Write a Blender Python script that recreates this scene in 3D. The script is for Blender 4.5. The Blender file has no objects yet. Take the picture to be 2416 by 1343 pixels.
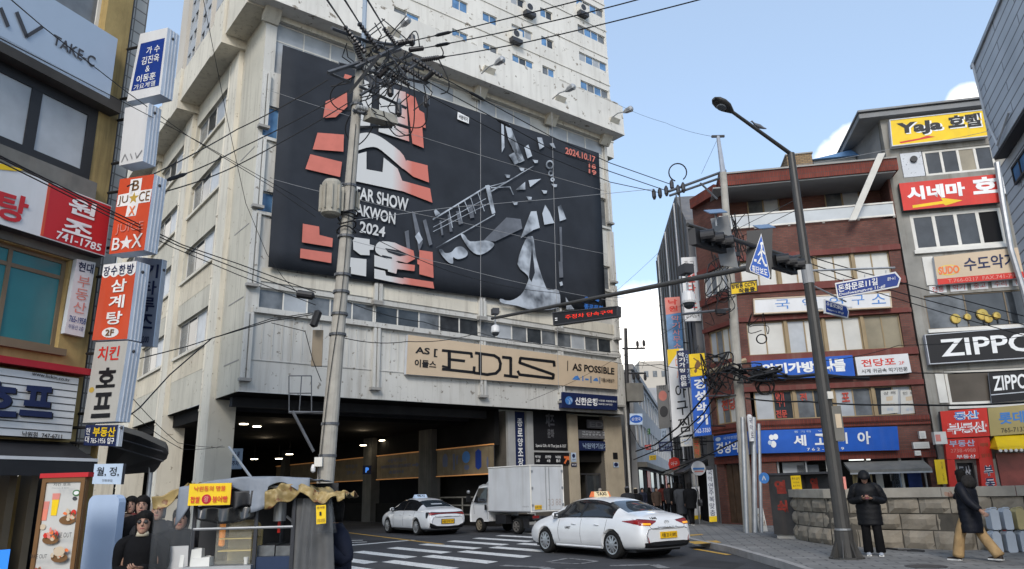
import bpy, bmesh, math, random
from mathutils import Vector as V
from mathutils.bvhtree import BVHTree
random.seed(7)
SC=bpy.context.scene
COL=SC.collection
# ------------------------------------------------------------------ camera
FPX=1743.4; PIT=math.radians(15.545); ROLL=math.radians(-1.362); H=1.7
_F=V((0,math.cos(PIT),math.sin(PIT))); _X0=V((1,0,0)); _U0=_X0.cross(_F)
_X=_X0*math.cos(ROLL)+_U0*math.sin(ROLL); _U=_U0*math.cos(ROLL)-_X0*math.sin(ROLL)
cam=bpy.data.cameras.new('camera'); camo=bpy.data.objects.new('camera',cam); COL.objects.link(camo)
cam.sensor_width=36; cam.lens=FPX/2416*36; cam.clip_start=.1; cam.clip_end=3000
from mathutils import Matrix
camo.matrix_world=Matrix(((_X.x,_U.x,-_F.x,0),(_X.y,_U.y,-_F.y,0),(_X.z,_U.z,-_F.z,H),(0,0,0,1)))
SC.camera=camo
# ------------------------------------------------------------------ sky and sun
SUN_EL=math.radians(34); SUN_AZ=math.radians(186)      # azimuth clockwise from +Y: behind the viewer
w=bpy.data.worlds.new('World'); SC.world=w; w.use_nodes=True
nt=w.node_tree; N=nt.nodes; LK=nt.links
bg=N['Background']; sky=N.new('ShaderNodeTexSky'); sky.sky_type='NISHITA'; sky.sun_disc=False
sky.sun_elevation=SUN_EL; sky.sun_rotation=SUN_AZ; sky.air_density=1.0; sky.dust_density=1.2; sky.ozone_density=2.0
tc=N.new('ShaderNodeTexCoord')
no=N.new('ShaderNodeTexNoise'); no.inputs['Scale'].default_value=5.5; no.inputs['Detail'].default_value=9; no.inputs['Roughness'].default_value=.58
LK.new(tc.outputs['Generated'],no.inputs['Vector'])
def math_(op,a,b=None,c=None):
    n=N.new('ShaderNodeMath'); n.operation=op
    for i,x in enumerate((a,b,c)):
        if x is None: continue
        if isinstance(x,(int,float)): n.inputs[i].default_value=x
        else: LK.new(x,n.inputs[i])
    return n.outputs[0]
def dirpx(x,y): 
    d=_F+_X*((x-1208)/FPX)-_U*((y-671.5)/FPX); return d.normalized()
acc=None
for (x,y,r) in [(1530,830,.085),(1440,900,.10),(1640,900,.09),(2010,345,.028),(2285,245,.024),(1985,380,.032),(300,900,.10),(2600,700,.2),(-700,700,.25),(2300,1000,.12)]:
    d=dirpx(x,y); n=N.new('ShaderNodeVectorMath'); n.operation='DISTANCE'; LK.new(tc.outputs['Generated'],n.inputs[0]); n.inputs[1].default_value=d
    q=math_('DIVIDE',n.outputs['Value'],r); q=math_('SUBTRACT',1.35,q)
    acc=q if acc is None else math_('MAXIMUM',acc,q)
cl=math_('ADD',acc,math_('MULTIPLY_ADD',no.outputs['Fac'],1.6,-1.0))
cl=math_('MULTIPLY',cl,2.2)
mx=N.new('ShaderNodeClamp'); LK.new(cl,mx.inputs['Value'])
hz=N.new('ShaderNodeMixRGB'); hz.inputs['Fac'].default_value=.30; hz.inputs['Color2'].default_value=(5.0,6.3,7.8,1)
LK.new(sky.outputs['Color'],hz.inputs['Color1'])
cm=N.new('ShaderNodeMixRGB'); cm.inputs['Color2'].default_value=(10.4,10.0,9.4,1)
LK.new(mx.outputs[0],cm.inputs['Fac']); LK.new(hz.outputs[0],cm.inputs['Color1']); LK.new(cm.outputs[0],bg.inputs['Color'])
bg.inputs['Strength'].default_value=.125
sl=bpy.data.lights.new('sun','SUN'); sl.energy=1.3; sl.angle=math.radians(18); sl.color=(1,.95,.88)
so=bpy.data.objects.new('sun',sl); COL.objects.link(so)
_sd=V((math.sin(SUN_AZ)*math.cos(SUN_EL),math.cos(SUN_AZ)*math.cos(SUN_EL),math.sin(SUN_EL)))
so.rotation_euler=_sd.to_track_quat('Z','Y').to_euler()
SC.view_settings.view_transform='Standard'; SC.view_settings.look='None'; SC.view_settings.exposure=.72; SC.view_settings.gamma=1
SC.render.engine='CYCLES'; SC.cycles.max_bounces=6; SC.cycles.transparent_max_bounces=12
# ------------------------------------------------------------------ geometry helpers
CP=V((0,0,H))
def ray(x,y): return _F+_X*((x-1208)/FPX)-_U*((y-671.5)/FPX)
def at(x,y,Y): d=ray(x,y); return CP+d*(Y/d.y)            # the point seen at (x,y) of the photograph that stands Y metres ahead
def gr(x,y,z=0): d=ray(x,y); return CP+d*((z-H)/d.z)      # ... that lies on level ground of height z
class Fac:                                                # an upright plane: u along it, z up, n out of it
    def __init__(s,O,yaw):
        s.O=V((O[0],O[1],0)); a=math.radians(yaw); s.u=V((math.cos(a),math.sin(a),0)); s.n=V((s.u.y,-s.u.x,0)); s.yaw=yaw
    def P(s,u,z,o=0): return s.O+s.u*u+s.n*o+V((0,0,z))
    def q(s,x,y,o=0):
        d=ray(x,y); t=((s.O+s.n*o-CP)@s.n)/(d@s.n) if False else ((s.O+s.n*o-CP).dot(s.n))/(d.dot(s.n)); return CP+d*t
    def uv(s,x,y,o=0):
        p=s.q(x,y,o); return (p-s.O).dot(s.u),p.z
    def r(s,x0,y0,x1,y1,o=0):
        a=s.uv(x0,y0,o); b=s.uv(x1,y1,o); return a[0],b[0],b[1],a[1]
    def shift(s,o): return Fac(s.O+s.n*o,s.yaw)
LOC={}
def wl(o):
    v=V((0,0,0))
    while o is not None:
        v=v+V(o.location); o=o.parent
    return v
def tag(o,label=None,cat=None,group=None,kind=None):
    if label: o['label']=label
    if cat: o['category']=cat
    if group: o['group']=group
    if kind: o['kind']=kind
    return o
def thing(name,label,cat,loc=(0,0,0),group=None):
    o=bpy.data.objects.new(name,None); COL.objects.link(o); o.location=loc; o.empty_display_size=.2
    return tag(o,label,cat,group)
def dup(o,loc=None,rz=None,label=None,parent=None):
    c=o.copy(); COL.objects.link(c)
    if parent is not None: c.parent=parent
    if loc is not None: c.location=loc
    if rz is not None: c.rotation_euler=(0,0,rz)
    if label: c['label']=label
    for k in [x for x in ALL.get(o.name,[])]: dup(k,parent=c)
    return c
ALL={}
class MB:
    def __init__(s): s.v=[]; s.f=[]; s.m=[]
    def add(s,vs,fs,mi=0):
        b=len(s.v); s.v+= [V(p) for p in vs]; s.f+=[tuple(b+i for i in f) for f in fs]; s.m+=[mi]*len(fs); return s
    def quad(s,a,b,c,d,mi=0): return s.add([a,b,c,d],[(0,1,2,3)],mi)
    def hexa(s,p,mi=0):   # p: 4 bottom + 4 top, counter-clockwise seen from above
        return s.add(p,[(3,2,1,0),(4,5,6,7),(0,1,5,4),(1,2,6,5),(2,3,7,6),(3,0,4,7)],mi)
    def box(s,c,sx,sy,sz,yaw=0,mi=0):
        c=V(c); a=V((math.cos(yaw),math.sin(yaw),0))*(sx/2); b=V((-math.sin(yaw),math.cos(yaw),0))*(sy/2); h=V((0,0,sz/2))
        return s.hexa([c-a-b-h,c+a-b-h,c+a+b-h,c-a+b-h,c-a-b+h,c+a-b+h,c+a+b+h,c-a+b+h],mi)
    def fbox(s,fa,u0,u1,z0,z1,o0,o1,mi=0):
        P=fa.P; return s.hexa([P(u0,z0,o1),P(u1,z0,o1),P(u1,z0,o0),P(u0,z0,o0),P(u0,z1,o1),P(u1,z1,o1),P(u1,z1,o0),P(u0,z1,o0)],mi)
    def prism(s,pts,ext,mi=0,mside=None):   # polygon extruded by a vector
        n=len(pts); e=V(ext); pts=[V(p) for p in pts]
        s.add(pts,[tuple(range(n))],mi); s.add([p+e for p in pts],[tuple(reversed(range(n)))],mi if mside is None else mside)
        for i in range(n):
            j=(i+1)%n; s.add([pts[j],pts[i],pts[i]+e,pts[j]+e],[(0,1,2,3)],mi if mside is None else mside)
        return s
    def tube(s,path,r,n=6,mi=0,cap=True):
        path=[V(p) for p in path]; k=len(path); rs=r if isinstance(r,(list,tuple)) else [r]*k; rings=[]; up=None
        for i,p in enumerate(path):
            t=(path[min(i+1,k-1)]-path[max(i-1,0)])
            if t.length<1e-9: t=V((0,0,1))
            t.normalize()
            if up is None: up=V((0,0,1)) if abs(t.z)<.95 else V((1,0,0))
            a=t.cross(up)
            if a.length<1e-4: a=t.cross(V((0,1,0)))
            a.normalize(); b=a.cross(t).normalized(); up=b
            rings.append([p+a*math.cos(2*math.pi*j/n)*rs[i]+b*math.sin(2*math.pi*j/n)*rs[i] for j in range(n)])
        b0=len(s.v); s.v+=[q for rr in rings for q in rr]
        for i in range(k-1):
            for j in range(n):
                j2=(j+1)%n; s.f.append((b0+i*n+j,b0+(i+1)*n+j,b0+(i+1)*n+j2,b0+i*n+j2)); s.m.append(mi)
        if cap:
            s.f.append(tuple(b0+j for j in range(n))); s.m.append(mi)
            s.f.append(tuple(b0+(k-1)*n+j for j in reversed(range(n)))); s.m.append(mi)
        return s
    def cyl(s,a,b,r,n=16,mi=0,r2=None): return s.tube([a,b],[r,r if r2 is None else r2],n,mi)
    def sph(s,c,r,n=10,mi=0,squash=(1,1,1)):
        c=V(c); b=len(s.v); m=n//2+1
        for i in range(m):
            th=math.pi*i/(m-1)
            for j in range(n):
                ph=2*math.pi*j/n; s.v.append(c+V((math.sin(th)*math.cos(ph)*squash[0],math.sin(th)*math.sin(ph)*squash[1],math.cos(th)*squash[2]))*r)
        for i in range(m-1):
            for j in range(n):
                j2=(j+1)%n; s.f.append((b+i*n+j,b+(i+1)*n+j,b+(i+1)*n+j2,b+i*n+j2)); s.m.append(mi)
        return s
    def lathe(s,c,prof,n=16,mi=0,axis=V((0,0,1)),cap=True):
        c=V(c); axis=V(axis).normalized(); a=axis.orthogonal().normalized(); bb=axis.cross(a); b=len(s.v)
        for (r,z) in prof:
            for j in range(n):
                t=2*math.pi*j/n; s.v.append(c+axis*z+(a*math.cos(t)+bb*math.sin(t))*r)
        for i in range(len(prof)-1):
            for j in range(n):
                j2=(j+1)%n; s.f.append((b+i*n+j,b+i*n+j2,b+(i+1)*n+j2,b+(i+1)*n+j)); s.m.append(mi)
        if not cap: return s
        s.f.append(tuple(b+j for j in reversed(range(n)))); s.m.append(mi)
        s.f.append(tuple(b+(len(prof)-1)*n+j for j in range(n))); s.m.append(mi)
        return s
    def build(s,name,mats,parent=None,smooth=False,ud=None,label=None):
        me=bpy.data.meshes.new(name); off=wl(parent) if parent is not None else V((0,0,0))
        base=off
        if parent is None and s.v:
            xs=[p.x for p in s.v]; ys=[p.y for p in s.v]; zs=[p.z for p in s.v]
            base=V(((min(xs)+max(xs))/2,(min(ys)+max(ys))/2,min(zs)))
        me.from_pydata([p-base for p in s.v],[],s.f)
        ml=mats if isinstance(mats,(list,tuple)) else [mats]
        for m in ml: me.materials.append(m)
        for p,mi in zip(me.polygons,s.m):
            p.material_index=min(mi,len(ml)-1); p.use_smooth=smooth
        if ud is not None:
            uvl=me.uv_layers.new(name='UVMap'); u=V(ud); n=V((u.y,-u.x,0))
            for p in me.polygons:
                nn=p.normal
                for li in p.loop_indices:
                    co=me.vertices[me.loops[li].vertex_index].co+base
                    if abs(nn.z)>.75: uvl.data[li].uv=(co.dot(u),co.dot(n))
                    elif abs(nn.dot(u))>.75: uvl.data[li].uv=(co.dot(n),co.z)
                    else: uvl.data[li].uv=(co.dot(u),co.z)
        me.validate(); me.update()
        o=bpy.data.objects.new(name,me); COL.objects.link(o)
        if parent is not None:
            o.parent=parent; ALL.setdefault(parent.name,[]).append(o)
        else: o.location=base
        if label: o['label']=label
        return o
def wall(mb,fa,u0,u1,z0,z1,ops=(),dep=.2,o=0,mi=0,mr=None):
    """a wall sheet with real openings and reveals"""
    us=sorted(set([u0,u1]+[x for a in ops for x in a[:2] if u0<x<u1])); zs=sorted(set([z0,z1]+[x for a in ops for x in a[2:4] if z0<x<z1]))
    for i in range(len(us)-1):
        for j in range(len(zs)-1):
            cu=(us[i]+us[i+1])/2; cz=(zs[j]+zs[j+1])/2
            if any(a[0]<cu<a[1] and a[2]<cz<a[3] for a in ops): continue
            mb.quad(fa.P(us[i],zs[j],o),fa.P(us[i+1],zs[j],o),fa.P(us[i+1],zs[j+1],o),fa.P(us[i],zs[j+1],o),mi)
    for a in ops:
        m=mi if mr is None else mr; P=fa.P; A,B,Z0,Z1=a[:4]
        mb.quad(P(A,Z0,o),P(A,Z0,o-dep),P(B,Z0,o-dep),P(B,Z0,o),m); mb.quad(P(A,Z1,o-dep),P(A,Z1,o),P(B,Z1,o),P(B,Z1,o-dep),m)
        mb.quad(P(A,Z0,o-dep),P(A,Z0,o),P(A,Z1,o),P(A,Z1,o-dep),m); mb.quad(P(B,Z0,o),P(B,Z0,o-dep),P(B,Z1,o-dep),P(B,Z1,o),m)
# ------------------------------------------------------------------ materials
def M(name,rgb,rough=.7,var=.1,scale=1.5,spec=.3,metal=0,streak=0,spots=0,spotcol=(.1,.09,.08),spotscale=4,bump=0,bscale=30,emit=0,streakcol=(.25,.22,.18)):
    m=bpy.data.materials.new(name); m.use_nodes=True; t=m.node_tree; n=t.nodes; l=t.links; b=n['Principled BSDF']
    b.inputs['Roughness'].default_value=rough; b.inputs['Metallic'].default_value=metal; b.inputs['Specular IOR Level'].default_value=spec
    c4=(*rgb,1); b.inputs['Base Color'].default_value=c4
    if emit: b.inputs['Emission Color'].default_value=c4; b.inputs['Emission Strength'].default_value=emit
    out=None
    if var or streak or spots or bump:
        co=n.new('ShaderNodeTexCoord')
        geo=n.new('ShaderNodeNewGeometry'); pos=geo.outputs['Position'] if (streak or spots) else co.outputs['Object']
        def noise(sc,vec=pos,det=5,ro=.55):
            q=n.new('ShaderNodeTexNoise'); q.inputs['Scale'].default_value=sc; q.inputs['Detail'].default_value=det; q.inputs['Roughness'].default_value=ro; l.new(vec,q.inputs['Vector']); return q.outputs['Fac']
        def ramp(f,a,bb,c0=(0,0,0,1),c1=(1,1,1,1)):
            q=n.new('ShaderNodeValToRGB'); q.color_ramp.elements[0].position=a; q.color_ramp.elements[1].position=bb; q.color_ramp.elements[0].color=c0; q.color_ramp.elements[1].color=c1; l.new(f,q.inputs['Fac']); return q.outputs['Color']
        cur=None
        if var:
            lo=tuple(max(0,x*(1-var)) for x in rgb)+(1,); hi=tuple(min(1,x*(1+var)) for x in rgb)+(1,)
            cur=ramp(noise(scale),.3,.7,lo,hi)
        def mix(fac,c2):
            q=n.new('ShaderNodeMixRGB'); l.new(fac,q.inputs['Fac'])
            if cur is not None: l.new(cur,q.inputs['Color1'])
            else: q.inputs['Color1'].default_value=c4
            q.inputs['Color2'].default_value=(*c2,1); return q.outputs['Color']
        if streak:
            mp=n.new('ShaderNodeMapping'); mp.inputs['Scale'].default_value=(2.2,2.2,.16); l.new(pos,mp.inputs['Vector'])
            q=n.new('ShaderNodeMath'); q.operation='MULTIPLY'; q.inputs[1].default_value=streak; l.new(ramp(noise(1.6,mp.outputs['Vector'],7,.65),.5,.75),q.inputs[0])
            cur=mix(q.outputs[0],streakcol)
        if spots:
            cur=mix(ramp(noise(spotscale,pos,6,.6),1-spots-.03,1-spots+.01),spotcol)
        if cur is not None: l.new(cur,b.inputs['Base Color'])
        if bump:
            q=n.new('ShaderNodeBump'); q.inputs['Strength'].default_value=bump; q.inputs['Distance'].default_value=.02; l.new(noise(bscale,co.outputs['Object']),q.inputs['Height']); l.new(q.outputs['Normal'],b.inputs['Normal'])
    return m
def brick(name,c1,c2,mortar,bw=.22,rh=.07,ms=.012,off=.5,rough=.85,var=.25,bump=.3):
    m=bpy.data.materials.new(name); m.use_nodes=True; t=m.node_tree; n=t.nodes; l=t.links; b=n['Principled BSDF']; b.inputs['Roughness'].default_value=rough; b.inputs['Specular IOR Level'].default_value=.2
    uv=n.new('ShaderNodeTexCoord'); bt=n.new('ShaderNodeTexBrick'); bt.inputs['Scale'].default_value=1; bt.inputs['Brick Width'].default_value=bw; bt.inputs['Row Height'].default_value=rh; bt.inputs['Mortar Size'].default_value=ms; bt.offset=off
    bt.inputs['Color1'].default_value=(*c1,1); bt.inputs['Color2'].default_value=(*c2,1); bt.inputs['Mortar'].default_value=(*mortar,1); l.new(uv.outputs['UV'],bt.inputs['Vector'])
    no=n.new('ShaderNodeTexNoise'); no.inputs['Scale'].default_value=.9; no.inputs['Detail'].default_value=6; l.new(uv.outputs['UV'],no.inputs['Vector'])
    r=n.new('ShaderNodeValToRGB'); r.color_ramp.elements[0].color=(1-var,)*3+(1,); r.color_ramp.elements[1].color=(1+var*.4,)*3+(1,); r.color_ramp.elements[0].position=.3; r.color_ramp.elements[1].position=.7; l.new(no.outputs['Fac'],r.inputs['Fac'])
    mm=n.new('ShaderNodeMixRGB'); mm.blend_type='MULTIPLY'; mm.inputs['Fac'].default_value=1; l.new(bt.outputs['Color'],mm.inputs['Color1']); l.new(r.outputs['Color'],mm.inputs['Color2']); l.new(mm.outputs['Color'],b.inputs['Base Color'])
    if bump:
        q=n.new('ShaderNodeBump'); q.inputs['Strength'].default_value=bump; q.inputs['Distance'].default_value=.01; q.invert=True; l.new(bt.outputs['Fac'],q.inputs['Height']); l.new(q.outputs['Normal'],b.inputs['Normal'])
    return m
def glassm(name,rgb,rough=.06,alpha=None,spec=.5):
    m=M(name,rgb,rough,.45,1.3,spec)
    if alpha is not None: m.node_tree.nodes['Principled BSDF'].inputs['Alpha'].default_value=alpha
    return m
_pal={}
PAL=dict(K=(.012,.012,.014),W=(.75,.75,.74),R=(.55,.03,.02),N=(.012,.02,.07),B=(.01,.09,.42),Y=(.75,.5,.01),O=(.72,.17,.05),G=(.22,.22,.23),L=(.5,.52,.55),D=(.05,.05,.055),
    C=(.52,.42,.30),SB=(.33,.42,.55),GD=(.45,.30,.06),P=(.6,.25,.22),BR=(.16,.08,.03),TE=(.03,.2,.24),GR=(.05,.15,.05),BL2=(.06,.2,.5),OR2=(.72,.22,.15),V2=(.1,.12,.2),MG=(.12,.12,.13),PK=(.62,.22,.18),LB=(.45,.55,.68),DB=(.004,.03,.20))
def c(k,rough=.5):
    if k not in _pal: _pal[k]=M('paint_'+k,PAL[k],rough,.10,2.0,.3,streak=.10 if k in ('W','R','Y','B','L','LB') else 0)
    return _pal[k]
m_wall=M('weathered_white_wall',(.52,.51,.475),.85,.10,.35,.2,streak=.6,spots=.345,spotcol=(.23,.21,.18),spotscale=4.2,bump=.25,bscale=12)
m_wall2=M('weathered_cream_wall',(.60,.56,.47),.85,.12,.4,.2,streak=.55,spots=.335,spotcol=(.33,.29,.23),spotscale=3.5,bump=.2,bscale=12)
m_tower=M('tower_white_paint',(.66,.64,.59),.85,.10,.3,.2,streak=.3,spots=.345,spotcol=(.25,.22,.18),spotscale=2.6)
m_conc=M('grey_concrete',(.30,.29,.27),.85,.14,.8,.2,streak=.35,bump=.2,bscale=20)
m_concl=M('pale_concrete',(.42,.40,.36),.85,.14,.8,.2,streak=.4,bump=.2,bscale=20,spots=.27,spotcol=(.16,.14,.12),spotscale=3)
m_dark=M('underpass_shade_tone',(.012,.0115,.011),.9,.3,.7,.1)  # deep shade of the underpass put into the base colour
m_gray=M('grey_sill_concrete',(.16,.155,.14),.85,.2,2,.2,streak=.5,bump=.2)
m_black=M('black_metal',(.015,.015,.017),.5,.1,3,.4)
m_steel=M('galvanised_steel',(.35,.36,.37),.45,.15,4,.5,metal=.6)
m_dsteel=M('dark_grey_steel',(.055,.055,.06),.45,.12,4,.4,metal=.3)
m_glass=glassm('window_glass_dark',(.035,.04,.045))
m_glassb=glassm('window_glass_sky_tint',(.10,.21,.38))  # sky reflection put into the glass base colour
m_glassg=glassm('window_glass_grey',(.13,.14,.15),.12)
m_curtain=M('pale_curtain_glass',(.36,.38,.40),.35,.18,1.2,.5)
m_blind=M('white_blind_glass',(.52,.51,.47),.4,.12,1.0,.5)
m_tan=M('tan_window_frame',(.28,.21,.12),.6,.1,2)
m_wframe=M('white_window_frame',(.62,.60,.55),.6,.1,2)
# ------------------------------------------------------------------ writing and signs
_tx={}
def glyphs(t,bold):
    k=(t,bold)
    if k not in _tx:
        cu=bpy.data.curves.new('t','FONT'); cu.body=t; cu.offset=bold; cu.resolution_u=3; cu.fill_mode='FRONT'
        ob=bpy.data.objects.new('t',cu); me=bpy.data.meshes.new_from_object(ob)
        vs=[V(p.co) for p in me.vertices]; fs=[tuple(p.vertices) for p in me.polygons]
        if vs:
            x0=min(p.x for p in vs); x1=max(p.x for p in vs); y0=min(p.y for p in vs); y1=max(p.y for p in vs)
            vs=[((p.x-x0)/max(1e-6,x1-x0),(p.y-y0)/max(1e-6,y1-y0)) for p in vs]
        bpy.data.objects.remove(ob); bpy.data.curves.remove(cu); bpy.data.meshes.remove(me); _tx[k]=(vs,fs)
    return _tx[k]
def put_text(mb,t,mp,s0,t0,s1,t1,bold=.02,vert=False,o=.006,slant=0):
    """mp(s,t,o) maps sign coordinates (t downwards) to the world"""
    cells=[(t,s0,t0,s1,t1)]
    if vert:
        ch=[x for x in t]; k=len(ch); h=(t1-t0)/k; cells=[(x,s0,t0+i*h+h*.08,s1,t0+(i+1)*h-h*.08) for i,x in enumerate(ch) if x!=' ']
    for (x,a,b,cc,d) in cells:
        vs,fs=glyphs(x,bold)
        mb.add([mp(a+(cc-a)*p[0]+slant*(p[1]-.5),d+(b-d)*p[1],o) for p in vs],fs)
def star(s,t,r,asp=1,n=5,inner=.42,rot=-90):
    return [(s+r*asp*(1 if i%2==0 else inner)*math.cos(math.radians(rot+i*180/n)),t+r*(1 if i%2==0 else inner)*math.sin(math.radians(rot+i*180/n))) for i in range(2*n)]
def ell(s,t,a,b,n=20): return [(s+a*math.cos(2*math.pi*i/n),t+b*math.sin(2*math.pi*i/n)) for i in range(n)]
def bez(p,n=6):
    """closed outline through points, rounded (Catmull-Rom)"""
    k=len(p); out=[]
    for i in range(k):
        a,b,cc,d=p[i-1],p[i],p[(i+1)%k],p[(i+2)%k]
        for j in range(n):
            t=j/n; out.append(tuple(.5*((2*b[q])+(-a[q]+cc[q])*t+(2*a[q]-5*b[q]+4*cc[q]-d[q])*t*t+(-a[q]+3*b[q]-3*cc[q]+d[q])*t**3) for q in (0,1)))
    return out
def stroke(p,wd):
    """polyline to polygon quads in sign coordinates"""
    out=[]
    for (a,b) in zip(p,p[1:]):
        dx,dy=b[0]-a[0],b[1]-a[1]; L=math.hypot(dx,dy) or 1; nx,ny=-dy/L*wd/2,dx/L*wd/2; ex,ey=dx/L*wd*.2,dy/L*wd*.2
        out.append([(a[0]+nx-ex,a[1]+ny-ey),(b[0]+nx+ex,b[1]+ny+ey),(b[0]-nx+ex,b[1]-ny+ey),(a[0]-nx-ex,a[1]-ny-ey)])
    return out
def poly_tris(pts):
    from mathutils.geometry import tessellate_polygon
    return tessellate_polygon([[V((p[0],p[1],0)) for p in pts]])
def put_poly(mb,pts,mp,o=.004):
    try: fs=poly_tris(pts)
    except Exception: fs=[tuple(range(len(pts)))]
    mb.add([mp(p[0],p[1],o) for p in pts],[tuple(f) for f in fs])
def sign(name,label,cat,corners,n,thick,face,edge='G',texts=(),shapes=(),group=None,lift=0,panel='panel',frame=None,lit=None):
    """corners TL,TR,BR,BL in the world (front face); n outward; thick backwards"""
    c4=[V(p)+n*lift for p in corners]; cen=(c4[2]+c4[3])/2
    th=thing(name,label,cat,cen,group)
    def mp(s,t,o=0):
        a=c4[0].lerp(c4[1],s); b=c4[3].lerp(c4[2],s); return a.lerp(b,t)+n*o
    mb=MB(); mb.prism([c4[0],c4[3],c4[2],c4[1]],-n*thick,0,1)
    mb.build(panel,[face if not isinstance(face,str) else c(face),edge if not isinstance(edge,str) else c(edge)],th)
    if frame:
        fm=MB(); wv=frame[1]; 
        wu=wv/max(.01,(c4[1]-c4[0]).length); wz=wv/max(.01,(c4[3]-c4[0]).length)
        for (a,b,cc,d) in ((0,0,1,wz),(0,1-wz,1,1),(0,wz,wu,1-wz),(1-wu,wz,1,1-wz)):
            fm.prism([mp(a,b,.02),mp(a,d,.02),mp(cc,d,.02),mp(cc,b,.02)],-n*.018)
        fm.build('frame',c(frame[0]) if isinstance(frame[0],str) else frame[0],th)
    groups={}
    for i,t in enumerate(shapes):
        pts,mat=t[0],t[1]; nm=t[2] if len(t)>2 else 'emblem'; groups.setdefault((nm,mat),MB())
        put_poly(groups[(nm,mat)],pts,mp,.004+.0012*i)
    base=.004+.0012*len(shapes)+.004
    for i,t in enumerate(texts):
        s,a,b,cc,d,mat=t[:6]; bold=t[6] if len(t)>6 else .02; vert=(len(t)>7 and t[7]); groups.setdefault(('lettering',mat),MB())
        put_text(groups[('lettering',mat)],s,mp,a,b,cc,d,bold,vert,base+.0012*i)
    for (nm,mat),m in groups.items():
        if m.v: m.build(nm,c(mat) if isinstance(mat,str) else mat,th)
    return th,mp
def rq(fa,x0,y0,x1,y1,o=0):
    """an upright rectangle on plane fa from two photo corners -> TL,TR,BR,BL"""
    u0,u1,z0,z1=fa.r(x0,y0,x1,y1,o); return [fa.P(u0,z1,o),fa.P(u1,z1,o),fa.P(u1,z0,o),fa.P(u0,z0,o)]
def pq(fa,pts,o=0): return [fa.q(x,y,o) for (x,y) in pts]
def window(fa,u0,u1,z0,z1,parent,n=2,fm=None,gm=None,o=-.12,fw=.05,rows=1,sill=None,rowsplit=.3,pane_name='pane'):
    """frame with mullions as part, panes as sub-parts (one mesh per glass material)"""
    fm=fm or m_wframe; mb=MB()
    mb.fbox(fa,u0,u1,z0,z0+fw,o-.05,o); mb.fbox(fa,u0,u1,z1-fw,z1,o-.05,o); mb.fbox(fa,u0,u0+fw,z0+fw,z1-fw,o-.05,o); mb.fbox(fa,u1-fw,u1,z0+fw,z1-fw,o-.05,o)
    wu=(u1-u0-fw)/n
    for i in range(1,n): mb.fbox(fa,u0+wu*i,u0+wu*i+fw,z0+fw,z1-fw,o-.05,o-.004)
    zs=[z0+fw,z1-fw]
    if rows==2:
        zm=z1-(z1-z0)*rowsplit; mb.fbox(fa,u0+fw,u1-fw,zm-fw/2,zm+fw/2,o-.05,o-.008); zs=[z0+fw,zm-fw/2,zm+fw/2,z1-fw]
    fr=mb.build('window',fm,parent)
    if sill is not None:
        s=MB(); s.fbox(fa,u0-.08,u1+.08,z0-.14,z0,o-.02,.12); s.build('sill',sill,fr)
    gl={}
    gms=gm if isinstance(gm,(list,tuple)) else [gm or m_glass]
    k=0
    for j in range(0,len(zs),2):
        for i in range(n):
            g=gms[k%len(gms)]; k+=1; q=gl.setdefault(g,MB()); a=u0+wu*i+fw; b=u0+wu*(i+1)
            q.quad(fa.P(a,zs[j],o-.03),fa.P(b,zs[j],o-.03),fa.P(b,zs[j+1],o-.03),fa.P(a,zs[j+1],o-.03))
    for g,q in gl.items(): q.build(pane_name,g,fr)
    return fr
def text_on(parent,fa,quadpx,t,mat,bold=.02,vert=False,o=.01,name='lettering'):
    q=pq(fa,quadpx,o); mb=MB()
    def mp(s,tt,oo=0): return q[0].lerp(q[1],s).lerp(q[3].lerp(q[2],s),tt)+fa.n*oo
    put_text(mb,t,mp,0,0,1,1,bold,vert,0); return mb.build(name,c(mat) if isinstance(mat,str) else mat,parent)
# ================================================================== planes of the place
C0=at(575,760,29)
F=Fac(C0,38.42); S=Fac(C0,38.42-90)            # the arcade block: street front and long side (side u runs negative away from the corner)
A=Fac(at(270,700,14),67.74)                    # left row of shops
R=Fac(at(1790,1235,30.2),-10.5)                # red brick block
PAVE=.15
# ================================================================== ground
m_asph=M('asphalt',(.045,.046,.05),.82,.35,.5,.3,spots=.27,spotcol=(.075,.075,.075),spotscale=.8,bump=.35,bscale=60)
m_pave=brick('pavement_slabs',(.25,.245,.235),(.20,.20,.195),(.10,.10,.10),.6,.3,.02,.5,.85,.25,.2)
m_kerb=M('granite_kerb',(.30,.29,.28),.8,.15,4)
m_mark=M('road_marking_white',(.62,.62,.60),.7,.12,3,spots=.37,spotcol=(.10,.10,.10),spotscale=9)
m_markf=M('worn_road_marking',(.22,.22,.22),.8,.3,4,spots=.42,spotcol=(.05,.05,.052),spotscale=6)
m_marky=M('road_marking_yellow',(.50,.30,.06),.75,.15,3,spots=.36,spotcol=(.08,.07,.06),spotscale=8)
b=MB(); b.quad((-700,-300,0),(700,-300,0),(700,1500,0),(-700,1500,0)); tag(b.build('road',m_asph),kind='structure')
pv=[gr(1520,1250),gr(1640,1287),gr(1714,1303),gr(1848,1344),gr(2060,1420)]
pv=[V((p.x,p.y,0)) for p in pv]
outer=pv+[V((14,7,0)),V((40,4,0)),V((40,60,0)),V((11.5,60,0)),V((7.2,36,0))]
b=MB(); up=V((0,0,PAVE))
inset=[p+ (V((.16,.05,0)) if i<5 else V((0,0,0))) for i,p in enumerate(outer)]
b.add([p+up for p in inset],[tuple(range(len(outer)))],0)
for i in range(len(outer)-1): b.quad(outer[i],outer[i+1],outer[i+1]+V((0,0,.001)),outer[i]+V((0,0,.001)),0)
tag(b.build('pavement',m_pave,ud=R.u),kind='structure')
b=MB()
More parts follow.
